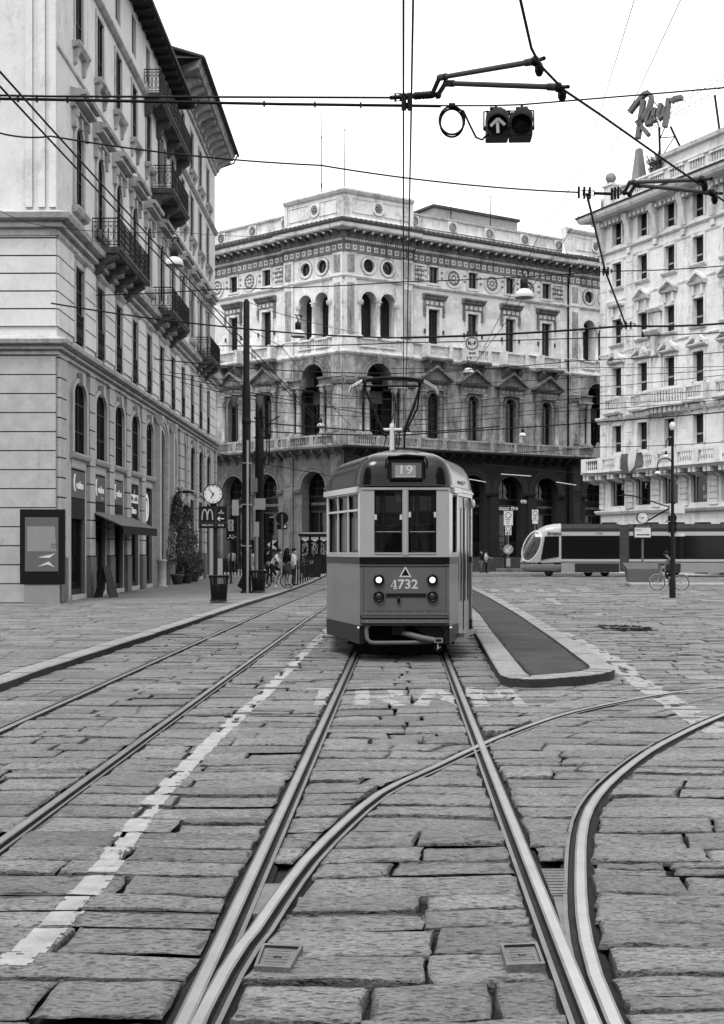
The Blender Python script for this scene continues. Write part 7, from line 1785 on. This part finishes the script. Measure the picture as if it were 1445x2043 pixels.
def ribbon(pts, w, y, m=0):
    b = MB(); n = len(pts); l, r = [], []
    for i in range(n):
        a, c = pts[max(i-1, 0)], pts[min(i+1, n-1)]; d = Vector((c[0]-a[0], c[1]-a[1])).normalized(); l.append((pts[i][0]-d.y*w/2, pts[i][1]+d.x*w/2)); r.append((pts[i][0]+d.y*w/2, pts[i][1]-d.x*w/2))
    for i in range(n-1): b.quad((r[i][0], y, r[i][1]), (r[i+1][0], y, r[i+1][1]), (l[i+1][0], y, l[i+1][1]), (l[i][0], y, l[i][1]), m)
    return b
arch = lambda c: [(c+.085*math.cos(a)*1.0, z(1037.5)+.34*max(0, math.sin(a))**.8) for a in np.linspace(PI, 0, 15)]
xc = -11.3*k
ob('logo', merge(ribbon(arch(xc-.088), .04, -.108), ribbon(arch(xc+.088), .04, -.1085)), ['sign_mid'], sb)
b = MB(); zc = z(1035); b = merge(ribbon([(9.5*k, zc), (22*k, zc)], .03, -.108), ribbon([(13.5*k, zc+.07), (9.3*k, zc), (13.5*k, zc-.07)], .03, -.1085)); ob('arrow', b, ['sign_white'], sb)
lettering('al', .09, 'sign_white', sb, T(16*k, -.107, z(1019.5))); lettering('minuto', .09, 'sign_white', sb, T(16*k, -.107, z(1023.5)), w=.18)
lettering('PIAZZA DUOMO', .075, 'sign_white', sb, T(-11*k, -.107, z(1048)), w=.36); lettering('McCafe', .09, 'sign_white', sb, T(16*k, -.107, z(1048)), w=.18)
clock_face(t, T(0, 0, z(986)), 18.2*k, 205, 322)
b = MB(); b.box(-.1, .1, -.05, .1, z(1011), z(1004)); ob('bracket', b, ['iron_black'], t)
# grey utility cabinets behind the clock post
mb = MB(); mb.box(-.16, .16, -.15, .15, 0, .75); mb.box(-.14, .14, -.13, .13, .77, 1.35); mb.box(-.17, .17, -.16, .16, .74, .78); tag(ob('utility_cabinet', mb, ['sign_mid'], None, frame(gp(436, 46), 0), bevel=.01), 'pale two-tier utility cabinet just behind the clock post', 'cabinet')
# tall tram poles
def pole(label, px, Y, top, segs, arms=None):
    c = Vector(gp(px, Y)); hgt = H+(HZ-top)*Y/F-.11; t = thing('tram_pole', label, 'pole', c); b = MB()
    pts, rr = [], []
    for f, r in segs: pts.append((0, 0, f*hgt)); rr.append(r)
    b.tube(pts, rr, 14); b.lathe([(.24, 0), (.24, .05), (.18, .08)], 14); ob('shaft', b, ['iron_black'], t); return t, hgt
t, hg = pole('tallest dark stepped tram pole beside the litter bin with conduit and boxes', 492, 50, 597, [(0, .18), (.3, .17), (.66, .16), (.7, .16), (.715, .125), (.99, .12), (1, .06)])
b = MB(); b.tube([(.06, -.2, 0), (.06, -.2, 5.9)], .045, 8); 
for zz in (1.8, 3.4, 5): b.lathe([(.2, zz), (.22, zz+.02), (.2, zz+.04)], 12)
ob('conduit', b, ['sign_mid'], t)
b = MB(); b.box(-.55, -.3, -.1, .1, 3.0, 3.6); ob('junction_box', b, ['sign_mid'], t); b = MB(); b.box(.2, .42, -.1, .1, 3.9, 4.45); b.tube([(.3, 0, 3.9), (.3, 0, 3.4), (.15, 0, 3.2)], .02, 5); ob('junction_box', b, ['sign_grey'], t)
for pr in ([(.1, hg-.75), (.13, hg-.7), (.1, hg-.6)], [(.14, 6.5), (.18, 6.55), (.18, 6.75), (.14, 6.8)]): b = MB(); b.lathe(pr, 12); ob('collar', b, ['iron_black'], t)
b = MB(); b.tube([(-.55, 0, 7.65), (.55, 0, 7.65)], .02, 6)
for s in (-1, 1): b.tube([(s*.55, 0, 7.65), (s*.62, 0, 7.78), (s*.45, 0, 7.82)], .015, 5)
ob('crossarm', b, ['iron_black'], t)
for s in (-1, 1): b = MB(); b.lathe([(.05, 0), (.12, .12), (.14, .38), (.15, .42)], 10, (s*.5, 0, 7.2)); ob('lantern', b, ['sign_grey'], t)
t, hg = pole('second dark tram pole with cable bundle and grey box, right of the tallest pole', 518, 52.5, 785, [(0, .18), (.3, .17), (.52, .16), (.53, .19), (.99, .16), (1, .1)])
b = MB(); b.box(-.2, .25, -.32, -.1, 3.3, 3.75); ob('junction_box', b, ['sign_mid'], t); b = MB(); b.box(-.2, .0, -.3, -.12, 2.2, 2.8); ob('junction_box', b, ['sign_mid'], t)
b = MB(); b.tube([(-.12, -.2, 0), (-.12, -.2, 2.2)], .09, 10); ob('conduit', b, ['steel_grey'], t)
b = MB(); b.tube([(.18, 0, 5.2), (.3, 0, 5.8), (.3, 0, 6.5), (.45, 0, 6.9), (.8, 0, 7.1)], .03, 6); b.tube([(.0, -.15, 6.2), (-.05, -.2, 7.0), (.1, -.2, 7.4), (.15, -.15, 6.6)], .05, 6); b.tube([(.15, -.1, 5.4), (.25, -.1, 5.0), (.4, -.1, 5.2), (.4, -.1, 6.4)], .03, 6)
for zz in (7.9, 7.0, 6.2, 5.6): b.box(-.22, .22, -.05, .05, zz, zz+.07)
ob('cable_bundle', b, ['cable_black'], t)
# chevron board, traffic light and round sign by the crossing
Y = 72; k = Y/F; c0 = gp(525, Y)
t = thing('chevron_board', 'black and white chevron board behind the two tram poles', 'sign', gp(517, Y)); z = lambda py: H+(HZ-py)*k-.11
b = MB(); b.box(-37*k, 38*k, 0, .05, z(1096), z(1077)); ob('board', b, ['sign_black'], t)
b = MB()
for q in range(3):
    x0 = (-36+26*q)*k; w = 12*k; zm = z(1086.5); b.add([(x0, -.005, zm), (x0+w*.8, -.005, z(1078)), (x0+w*1.7, -.005, z(1078)), (x0+w*.9, -.005, zm), (x0+w*1.7, -.005, z(1095)), (x0+w*.8, -.005, z(1095))], ((0, 3, 2, 1), (0, 5, 4, 3)))
ob('chevron', b, ['sign_white'], t); b = MB()
for x in (-.7, .7): b.tube([(x, .08, 0), (x, .08, z(1080))], .04, 6)
ob('leg', b, ['iron_black'], t)
Y = 66; k = Y/F; t = thing('traffic_light', 'black traffic light with hooded lenses seen from behind the cyclist', 'traffic light', gp(541, Y)); z = lambda py: H+(HZ-py)*k-.11
b = MB(); b.tube([(0, .1, 0), (0, .1, z(1030))], .06, 8); ob('post', b, ['iron_black'], t)
for q, py in enumerate((1035, 1047, 1059)):
    b = MB(); b.box(-.16, .16, -.1, .1, z(py+5.5), z(py-5.5)); b.lathe([(.12, -.1), (.13, -.3), (.11, -.3), (.1, -.11), (0, -.11)], 12, (0, 0, z(py)), 0, True, 'y'); ob('lamp_head', b, ['iron_black'], t)
b = MB(); b.box(-.07, .12, -.12, -.1, z(1033), z(1031)); ob('lit_lamp', b, ['lit_white'], t)
Y = 68; k = Y/F; t = thing('round_sign', 'round road sign seen from its dark back with a small plate below', 'sign', gp(563, Y)); z = lambda py: H+(HZ-py)*k-.11
b = MB(); b.tube([(.05, .06, 0), (.05, .06, z(1024))], .035, 8); ob('post', b, ['sign_grey'], t); b = MB(); b.lathe([(0, .02), (12.5*k, .02), (12.5*k, .0), (0, 0)], 26, (0, 0, z(1034)), 0, False, 'y'); ob('disc', b, ['sign_black'], t)
b = MB(); b.box(-10*k, 10*k, 0, .03, z(1056), z(1046)); b.box(4*k, 8*k, -.01, 0, z(1053), z(1048), 1); b.box(-.05, .05, -.015, 0, z(1055), z(1026), 2); ob('plate', b, ['sign_black', 'sign_white', 'sign_grey'], t)
Y = 64; k = Y/F; t = thing('notice_post', 'dark notice panel with two white sheets on a post behind the clock sign', 'sign', gp(461, Y)); z = lambda py: H+(HZ-py)*k-.11
b = MB(); b.tube([(0, .05, 0), (0, .05, z(1070))], .045, 8); b.lathe([(.1, 0), (.1, .04), (.05, .06)], 10, (0, .05, 0)); ob('post', b, ['iron_black'], t); b = MB(); b.box(-9*k, 11*k, 0, .06, z(1078), z(1033)); ob('panel', b, ['sign_black'], t)
for a0, a1 in ((1047, 1037), (1059, 1048.5)): 
    b = MB(); b.box(-5*k, 5*k, -.01, 0, z(a0), z(a1))
    for q in range(3): zz = lerp(z(a0), z(a1), .25+.25*q); b.box(-3*k, 3*k, -.014, -.01, zz-.02, zz+.02, 1)
    ob('notice', b, ['sign_white', 'sign_black'], t)
r = random.Random(3); b = MB()
for q in range(16): x = r.uniform(-7, 8)*k; zz = z(r.uniform(1068, 1076)); b.box(x, x+.07, -.01, 0, zz, zz+.045)
ob('lettering', b, ['sign_white'], t)
# railings and bollards along the far kerb
def iron_railing(label, p, q, n, hgt=1.05, group='iron railings'):
    p, q = Vector(p), Vector(q); d = q-p; t = thing('railing', label, 'railing', p, math.atan2(d.y, d.x), group); L = d.length; b = MB()
    b.tube([(0, 0, hgt), (L, 0, hgt)], .03, 6); b.tube([(0, 0, .22), (L, 0, .22)], .022, 6); b.tube([(0, 0, hgt-.18), (L, 0, hgt-.18)], .018, 6); ob('rail', b, ['iron_black'], t)
    for i in range(n+1): x = L*i/n; b = MB(); b.box(x-.045, x+.045, -.03, .03, 0, hgt+.06); ob('post', b, ['iron_black'], t)
    b = MB()
    for i in range(n*3): x = L*(i+.5)/(n*3); b.tube([(x, 0, .22), (x, 0, hgt-.18)], .014, 4); 
    ob('bars', b, ['iron_black'], t); return t
iron_railing('iron railing along the kerb right of the standing pair', gp(594, 61), gp(626, 76), 7)
iron_railing('iron railing behind the person leaning at left', gp(446, 84), gp(486, 84), 6)
iron_railing('iron railing stub in front of the souvenir kiosk', gp(640, 88), gp(652, 88), 3, 1.3)
mb = MB(); mb.box(-.5, .5, -.3, .3, 0, 1.2); mb.box(-.54, .54, -.34, .34, 1.2, 1.26); mb.box(-.2, 0, -.31, -.3, .8, 1.0, 1); tag(ob('service_box', mb, ['iron_black', 'sign_mid'], None, frame(gp(622, 79), .3)), 'black metal service box at the end of the kerb railing', 'cabinet')
# kiosk
Y = 92; k = Y/F; t = thing('souvenir_kiosk', 'dark souvenir kiosk with three lit signs and picture racks, left of the old tram', 'kiosk', gp(632, Y)); z = lambda py: H+(HZ-py)*k-.11
b = MB(); b.box(-33*k, 45*k, .3, 2.4, 0, z(1070)); b.box(-33*k, 45*k, 0, .3, z(1112), z(1109)); b.box(-33*k, 45*k, .02, .3, 0, z(1113)); ob('body', b, ['sign_black'], t)
b = MB(); b.box(-36*k, 46*k, -.3, 2.6, z(1070), z(1065)); b.box(-30*k, 42*k, -.0, 2.3, z(1065), z(1062), 1); ob('roof', b, ['sign_black', 'sign_mid'], t)
for x, s in ((-23, 'SOUVENIR'), (-4, 'PRINT'), (14, 'MILANO')):
    b = MB(); b.box((x-7)*k, (x+7)*k, .25, .29, z(1077), z(1071.5)); b.box((x-3.5)*k, (x+3.5)*k, .25, .29, z(1079.5), z(1077)); sg = ob('lit_sign', b, ['lit_white'], t); lettering(s, .15, 'sign_black', sg, T(x*k, .24, z(1074.3)), w=11*k)
    b = MB(); b.box((x-8)*k, (x-7.4)*k, .2, .3, z(1110), z(1081)); b.box((x+7.4)*k, (x+8)*k, .2, .3, z(1110), z(1081)); r = random.Random(int(x)+50)
    for i in range(5):
        for j in range(8):
            if r.random() < .72: xx = (x-6+2.5*i)*k; zz = z(1108-3.3*j); b.box(xx, xx+1.7*k, .24, .28, zz, zz+2.3*k, r.choice((1, 1, 2, 3)))
    ob('postcard_rack', b, ['iron_black', 'sign_mid', 'sign_white', 'sign_grey'], t)
# shop board, column stump, poster panel, planters
mb = MB(); 
for s in (-1, 1): mb.add([(-.32, s*.32, 0), (.32, s*.32, 0), (.26, s*.02, 1.12), (-.26, s*.02, 1.12), (-.32, s*.32-.03*s, 0), (.32, s*.32-.03*s, 0), (.26, s*.02-.03*s, 1.12), (-.26, s*.02-.03*s, 1.12)], ((0, 1, 2, 3), (7, 6, 5, 4), (0, 3, 7, 4), (1, 5, 6, 2), (3, 2, 6, 7)))
tag(ob('folding_board', mb, ['wood_dark'], None, frame(gp(212, 45.2), LA-.25)), 'dark wooden A-frame board on the pavement before the second shop', 'sign')
mb = MB(); mb.lathe([(.26, 0), (.26, .06), (.2, .08), (.2, .5), (.205, .52), (.2, .54), (.2, 1.12), (.24, 1.16), (.24, 1.22), (0, 1.24)], 16); tag(ob('stone_bollard', mb, ['concrete'], None, frame(gp(323, 58.5), 0)), 'short round stone bollard beside the carriage arch', 'bollard')
Y = 40.; k = Y/F; t = thing('poster_panel', 'black framed street poster panel with a heart drawing, at the left building corner', 'advert panel', gp(85, Y), .12); z = lambda py: H+(HZ-py)*k-.11
b = MB(); b.box(-44*k, 43*k, 0, .3, z(1166), z(1016)); b.box(-36*k, 33*k, .02, .28, 0, z(1166), 1); ob('frame', b, ['sign_black', 'tram_body_grey'], t); b = MB(); b.box(-34*k, 31*k, -.012, 0, z(1140), z(1032)); ob('poster', b, ['sign_grey'], t)
hp = [(.8*math.sin(a)**3, .65*math.cos(a)-.25*math.cos(2*a)-.1*math.cos(3*a)-.05*math.cos(4*a)) for a in np.linspace(0, 2*PI, 25)]
ob('heart_drawing', ribbon([(22*k+x*.09, z(1089)+y_*.1) for x, y_ in hp], .016, -.018), ['sign_black'], t)
b = MB(); b.add([(-30*k, -.015, z(1050)), (24*k, -.015, z(1050)), (27*k, -.015, z(1100)), (-30*k, -.015, z(1100))], ((0, 3, 2, 1),)); b.add([(-10*k, -.019, z(1112)), (18*k, -.019, z(1106)), (26*k, -.019, z(1103)), (14*k, -.019, z(1113))], ((0, 3, 2, 1),), 1); b.add([(-10*k, -.019, z(1131)), (12*k, -.019, z(1120)), (24*k, -.019, z(1132)), (10*k, -.019, z(1126))], ((0, 3, 2, 1),), 1); ob('poster_art', b, ['tram_body_grey', 'sign_white'], t)
def planter(px, Y, hgt, w, label):
    t = thing('potted_climber', label, 'potted plant', gp(px, Y), 0, 'tall potted climbers'); b = MB(); b.lathe([(0, .03), (.22, .0), (.3, .4), (.34, .42), (.34, .5), (.29, .5), (.27, .42), (0, .42)], 16); ob('pot', b, ['pot_clay'], t)
    b = MB(); b.tube([(0, 0, .4), (.03, 0, hgt*.5), (0, 0, hgt*.9)], [.04, .03, .015], 6); 
    for q in range(9): zz = lerp(.6, hgt*.85, q/9); a = q*2.4; b.tube([(0, 0, zz), (.25*math.cos(a), .25*math.sin(a), zz+.25), (.4*w*math.cos(a), .4*w*math.sin(a), zz+.35)], .012, 4)
    ob('stem', b, ['wood_dark'], t)
    r = random.Random(px); n = 4200; V_, F_, MI = [], [], []
    clumps = [(r.uniform(0, 2*PI), r.random()**.85, r.uniform(.5, 1)) for _ in range(70)]
    for q in range(n):
        ca, ch, cr = r.choice(clumps); zz = .45+ch*(hgt-.5)+r.gauss(0, .13); f = (zz-.4)/(hgt-.4); f = max(0, min(1, f)); rad = w*(.62+.5*math.sin(PI*min(1, f*1.25+.12)))*(1-.72*f**1.6)*(.55+.45*cr)+r.gauss(0, .05); a = ca+r.gauss(0, .45)
        c = Vector((rad*math.cos(a), rad*math.sin(a), max(.3, zz))); n_ = Vector((math.cos(a)+r.gauss(0, .5), math.sin(a)+r.gauss(0, .5), r.gauss(.25, .5))).normalized(); u = n_.cross(Vector((0, 0, 1))+Vector((r.gauss(0, .3), r.gauss(0, .3), 0))).normalized(); v_ = n_.cross(u); s = r.uniform(.03, .06); o_ = len(V_)
        V_ += [tuple(c-u*s*.6), tuple(c+v_*s*1.4), tuple(c+u*s*.6), tuple(c-v_*s*1.2)]; F_.append((o_, o_+1, o_+2, o_+3)); MI.append(1 if r.random() < .1 else 0)
    b = MB(); b.v, b.f, b.mi, b.sm = V_, F_, MI, [False]*n; ob('foliage', b, ['leaf', 'leaf_pale'], t)
planter(354, 62.5, 4.7, .82, 'taller dark climber trained up beside the carriage arch, in a clay pot')
planter(373, 64.5, 3.8, .8, 'shorter bushy climber in a clay pot, right of the tallest climber')
planter(386, 67.5, 1.5, .5, 'lowest leafy shrub in a pot right of the tall climbers')
mb = MB(); mb.tube([(0, 0, 0), (0, -.5, .1)], .03, 6); mb.lathe([(.05, .12), (.28, .05), (.3, -.02), (.1, .0)], 12, (0, -.6, 0)); tag(ob('wall_lamp', mb, ['iron_black'], None, frame(P(352, 983, 64.5), LA)), 'dark wall lamp on the left building above the climbers', 'wall lamp')
# ================================================================ RIGHT SIDE
gr = lambda px, Y: Vector(((px-CX)*Y/F, Y, 0))
mb = MB(); 
a = gr(982, 93); 
def kerb_slab(p, L, D, hgt, m, name, label):
    b = MB(); b.box(0, L, 0, D, -.05, hgt); o_ = ob(name, b, [m], None, frame(p, -.05), bevel=.03); o_['kind'] = 'structure'; return o_
kerb_slab(gr(978, 91), 6.5, 1.6, .16, 'kerb_granite', 'crossing_island', ''); kerb_slab(gr(992, 94.5)+Vector((0, 0, .0)), 3.4, 1.2, .4, 'plinth_stone', 'crossing_island', '')
Y = 95; k = Y/F
def post_sign(name, label, px, Y, parts, cat='sign', base=1148, w=.05):
    t = thing(name, label, cat, gr(px, Y)); k = Y/F; z = lambda py: H+(HZ-py)*k
    b = MB(); b.tube([(0, .06, 0), (0, .06, z(parts[0][1]))], w, 8); ob('post', b, ['sign_grey'], t)
    for nm, y0, y1, hw, m, fn in parts:
        b = MB(); b.box(-hw*k, hw*k, 0, .04, z(y1), z(y0)); p = ob(nm, b, [m], t)
        if fn: fn(p, k, z)
    return t
def ringed(py, r, lines=()):
    def f(p, k, z):
        b = MB(); b.ring(0, z(py), r*k*.78, r*k, -.008, 0, 0, 2*PI, 24); ob('ring', b, ['sign_black'], p)
        b = MB()
        for q, (a, w) in enumerate(lines): b.box(-w*k, w*k*.5, -.006, 0, z(a+1.2), z(a))
        if lines: ob('fine_print', b, ['sign_grey'], p)
    return f
def a1(p, k, z): ringed(1055, 5)(p, k, z); lettering('A 1', 6*k, 'sign_black', p, T(0, -.006, z(1064)), bold=.02)
def keep(p, k, z):
    p.data = MB().mesh(['sign_mid']); b = MB(); b.lathe([(0, .02), (9.8*k, .02), (9.8*k, 0), (0, 0)], 26, (0, 0, z(1096)), 0, False, 'y'); p.data = b.mesh(['tram_body_grey'])
    ob('arrow', merge(ribbon([(5.5*k, z(1090.5)), (-3*k, z(1099))], 2.2*k, -.012), ribbon([(-4*k, z(1094)), (-4.6*k, z(1101)), (2.5*k, z(1100.4))], 2.2*k, -.013)), ['sign_white'], p)
post_sign('road_sign', 'post with ring signs, A1 plate and round left arrow sign by the crossing', 1014.5, 94, [('panel', 1019.5, 1048, 9, 'sign_white', ringed(1028, 6.2, ((1036, 7), (1039.5, 4), (1043, 4)))), ('panel', 1049, 1067.5, 6, 'sign_white', a1), ('disc', 1086, 1106, 9.8, 'sign_mid', keep), ('box', 1114, 1130, 4, 'sign_mid', None)])
post_sign('road_sign', 'white ring sign on a post above the modern tram nose', 1068, 96, [('panel', 1017, 1037, 6.3, 'sign_white', ringed(1024, 5, ((1031, 4), (1034, 3)))), ('panel', 1038, 1045, 5.5, 'sign_white', None)])
t = thing('direction_sign', 'black direction sign with white writing, boxed pictogram and right arrow', 'sign', gr(1008, 97)); k = 97/F; z = lambda py: H+(HZ-py)*k
b = MB(); b.tube([(0, .06, 0), (0, .06, z(1018))], .06, 8); b.box(-14*k, 27*k, 0, .05, z(1019.5), z(1010)); ob('panel', b, ['sign_black'], t); b = MB(); b.box(12*k, 18.5*k, -.012, 0, z(1018), z(1011.5)); b.tube([(14*k, -.02, z(1017)), (15*k, -.02, z(1013)), (17*k, -.02, z(1017))], .03, 4, 1); ob('pictogram', b, ['sign_white', 'sign_black'], t)
ob('arrow', merge(ribbon([(19.3*k, z(1014.8)), (25*k, z(1014.8))], 1.3*k, -.012), ribbon([(22.5*k, z(1011.5)), (25.3*k, z(1014.8)), (22.5*k, z(1018))], 1.3*k, -.013)), ['sign_white'], t)
lettering('antico tempio di', 2.9*k, 'sign_white', t, T(-2*k, -.006, z(1013.2)), w=21*k, bold=.01); lettering('San Sebastiano', 2.9*k, 'sign_white', t, T(-2*k, -.006, z(1016.7)), w=21*k, bold=.01)
for q, px in enumerate((1043, 1048.5)):
    b = MB(); kk = 112/F; b.lathe([(0, 0), (3.6*kk, .0), (3.6*kk, .1), (0, .1)], 16, (0, 0, 0), 0, False, 'y'); b.ring(0, 0, 1.2*kk, 1.8*kk, -.01, 0, 0, 2*PI, 12, 1); tag(ob('disc_sign', b, ['sign_white', 'sign_grey'], None, frame(P(px, 1001, 112), RA)), ('left' if q == 0 else 'right')+' of two small round white signs hung on the arcade', 'sign', 'round arcade signs')
# fence before the arcade
def fancy_fence(px0, px1, Y, label):
    p, q = gr(px0, Y), gr(px1, Y+4); d = q-p; L = d.length; t = thing('fence', label, 'fence', p, math.atan2(d.y, d.x)); z = lambda py: H+(HZ-py)*Y/F
    b = MB(); b.box(0, L, .0, .3, 0, z(1112)); ob('base_wall', b, ['cornice_dark'], t); b = MB(); b.box(0, L, .12, .18, z(1083.5), z(1081.5)); b.box(0, L, .12, .18, z(1110), z(1109)); n = int(L/.16)
    for i in range(n): x = L*(i+.5)/n; b.tube([(x, .15, z(1111)), (x, .15, z(1083 if i % 6 else 1076))], .018, 4)
    m = int(L/1.5)
    for i in range(m): xc = L*(i+.5)/m; b.tube([(xc+.55*math.cos(a), .12, z(1098)+.5*math.sin(a)) for a in np.linspace(0, 2*PI, 15)[:-1]], .022, 4, 0, True)
    ob('bars', b, ['iron_black'], t)
fancy_fence(942, 1050, 104, 'ornate black iron fence on a low wall before the arcade')
r = random.Random(5); mb = MB()
for q in range(240): x = r.uniform(-.9, .9); mb.tube([(x, r.uniform(-.4, .4), .2), (x+r.gauss(0, .2), r.gauss(0, .3), r.uniform(.5, 1.3))], .03, 3, 0 if r.random() < .7 else 1)
tag(ob('shrub', mb, ['leaf', 'leaf_pale'], None, frame(gp(447, 86), 0)), 'low flowering shrub behind the left iron railing', 'plant')
# clock on a post with advert sign, concrete block, street lamp
Y = 70; k = Y/F; t = thing('clock_post', 'street clock over a white advert sign, in front of the modern tram', 'clock', gr(1283, Y)); z = lambda py: H+(HZ-py)*k
b = MB(); b.tube([(0, .1, 0), (0, .1, z(1046))], .06, 10); ob('post', b, ['sign_grey'], t); b = MB(); b.box(-18*k, 17*k, 0, .16, z(1074), z(1047)); sb = ob('sign_box', b, ['sign_black'], t)
b = MB(); b.box(-16.5*k, 15.5*k, -.01, 0, z(1072), z(1052.5)); b.add([(-13*k, -.014, z(1068)), (9*k, -.014, z(1068)), (9*k, -.014, z(1069)), (14*k, -.014, z(1067)), (9*k, -.014, z(1065)), (9*k, -.014, z(1066)), (-13*k, -.014, z(1066))], ((6, 5, 4, 3, 2, 1, 0),), 1); ob('sign_face', b, ['sign_white', 'sign_black'], sb)
lettering('CITTA BUSINESS CENTER', 3*k, 'sign_white', sb, T(0, -.006, z(1049.8)), w=28*k); lettering('Piazza', 4.4*k, 'sign_black', sb, T(-9*k, -.014, z(1057)), w=10*k)
clock_face(t, T(-1*k, 0, z(1033)), 10.6*k, 205, 282)
mat('concrete_block', .13, .85, .2, 2, .25, 30)
mb = MB(); L = 1.62; mb.prism([(0, 0), (1.25, 0), (1.25, .86), (.93, 1.1), (0, 1.1)], 0, L, 0, False, 'yz'); mb.box(-.005, .2, -.05, .5, 0, .9, 0)
mb2 = MB(); mb2.add([(0, 0, 0), (1.5, -.25, 0), (1.9, .55, 0), (.3, 1.1, 0), (0, 0, .82), (1.5, -.25, .82), (1.9, .55, .95), (-.1, .75, 1.12), (1.62, .45, 1.12), (.3, 1.1, 0)], ((0, 1, 5, 4), (1, 2, 6, 8, 5), (4, 5, 8, 7), (0, 4, 7, 3), (7, 8, 6, 2, 3)))
mb2.tube([(1.75, .3, .75), (1.95, .25, .9), (2.0, .3, .5)], .03, 5, 1)
tag(ob('concrete_block', mb2, ['concrete_block', 'chrome'], None, frame(gr(1252, 65.5), 0), bevel=.03), 'slant-topped grey concrete block in front of the modern tram', 'barrier')
b = MB(); b.box(0, 5, 0, 3, -.05, .14); o_ = ob('right_pavement', b, ['kerb_granite'], None, frame(gr(1258, 62.5), -.12), bevel=.03); o_['kind'] = 'structure'
Y = 48; k = Y/F; t = thing('crook_lamp', 'tall black lamp post with two crook arms and white bell shades at the right edge', 'street lamp', gr(1342, Y)); z = lambda py: H+(HZ-py)*k
b = MB(); b.tube([(0, 0, 0), (0, 0, z(1000)), (0, 0, z(840))], [.08, .06, .045], 10); b.lathe([(.12, 0), (.12, .6), (.08, .8)], 12); ob('post', b, ['iron_black'], t)
b = MB(); b.tube([(0, 0, z(905)), (0, 0, z(885))]+[(-6.5*k+6.5*k*math.cos(a), 0, z(885)+11*k*math.sin(a)) for a in np.linspace(0, PI, 9)]+[(-13*k, 0, z(893))], .022, 6); b.tube([(0, 0, z(955)), (0, 0, z(928))]+[(-15*k+15*k*math.cos(a), 0, z(928)+14*k*math.sin(a)) for a in np.linspace(0, PI, 9)]+[(-30*k, 0, z(936))], .022, 6); ob('arm', b, ['iron_black'], t)
for x, py in ((-13, 912), (-30, 945)): b = MB(); R = 5.5*k; b.lathe([(R*1.1, 0), (R*1.1, .2*R), (R*.8, .7*R), (R*.4, .95*R)], 14, (x*k, 0, z(py))); b.lathe([(R*.42, .9*R), (R*.42, 2*R), (R*.15, 2.4*R)], 10, (x*k, 0, z(py)), 1); ob('lamp_shade', b, ['lamp_white', 'iron_black'], t)
b = MB(); b.lathe([(.08, 0), (.12, .1), (.12, .2), (.06, .3)], 10, (0, 0, z(858))); ob('finial', b, ['lamp_white'], t)
Y = 52; k = Y/F; t = thing('traffic_light', 'black traffic light with white plates on a post at the right edge', 'traffic light', gr(1341, Y)); z = lambda py: H+(HZ-py)*k
b = MB(); b.tube([(.1, .1, 0), (.1, .1, z(1000))], .06, 8); ob('post', b, ['iron_black'], t)
for py in (1034, 1046, 1057): b = MB(); b.box(-.14, .16, -.1, .12, z(py+5.5), z(py-5.5)); b.lathe([(.11, -.1), (.12, -.3), (.1, -.3), (.09, -.11), (0, -.11)], 12, (0, 0, z(py)), 0, True, 'y'); ob('lamp_head', b, ['iron_black'], t)
for y0, y1 in ((1006, 1024), (1064, 1070)): b = MB(); b.box(-.1, .5, -.05, 0, z(y1), z(y0)); ob('plate', b, ['sign_white'], t)
# grey sheet tent roof at the palazzo end
mb = MB(); mb.add([(0, 0, 0), (2.2, 0, -.1), (3.4, 2, -.3), (1, 2, 1.3), (.4, 0, 1.2), (2.0, 0, 1.1)], ((0, 1, 5, 4), (4, 5, 2, 3), (0, 4, 3), (1, 2, 5))); tag(ob('sunshade', mb, ['sign_mid'], None, frame(P(1181, 912, 106), 0)), 'pale cloth sunshade on the balcony between the palazzo and the white building', 'sunshade')
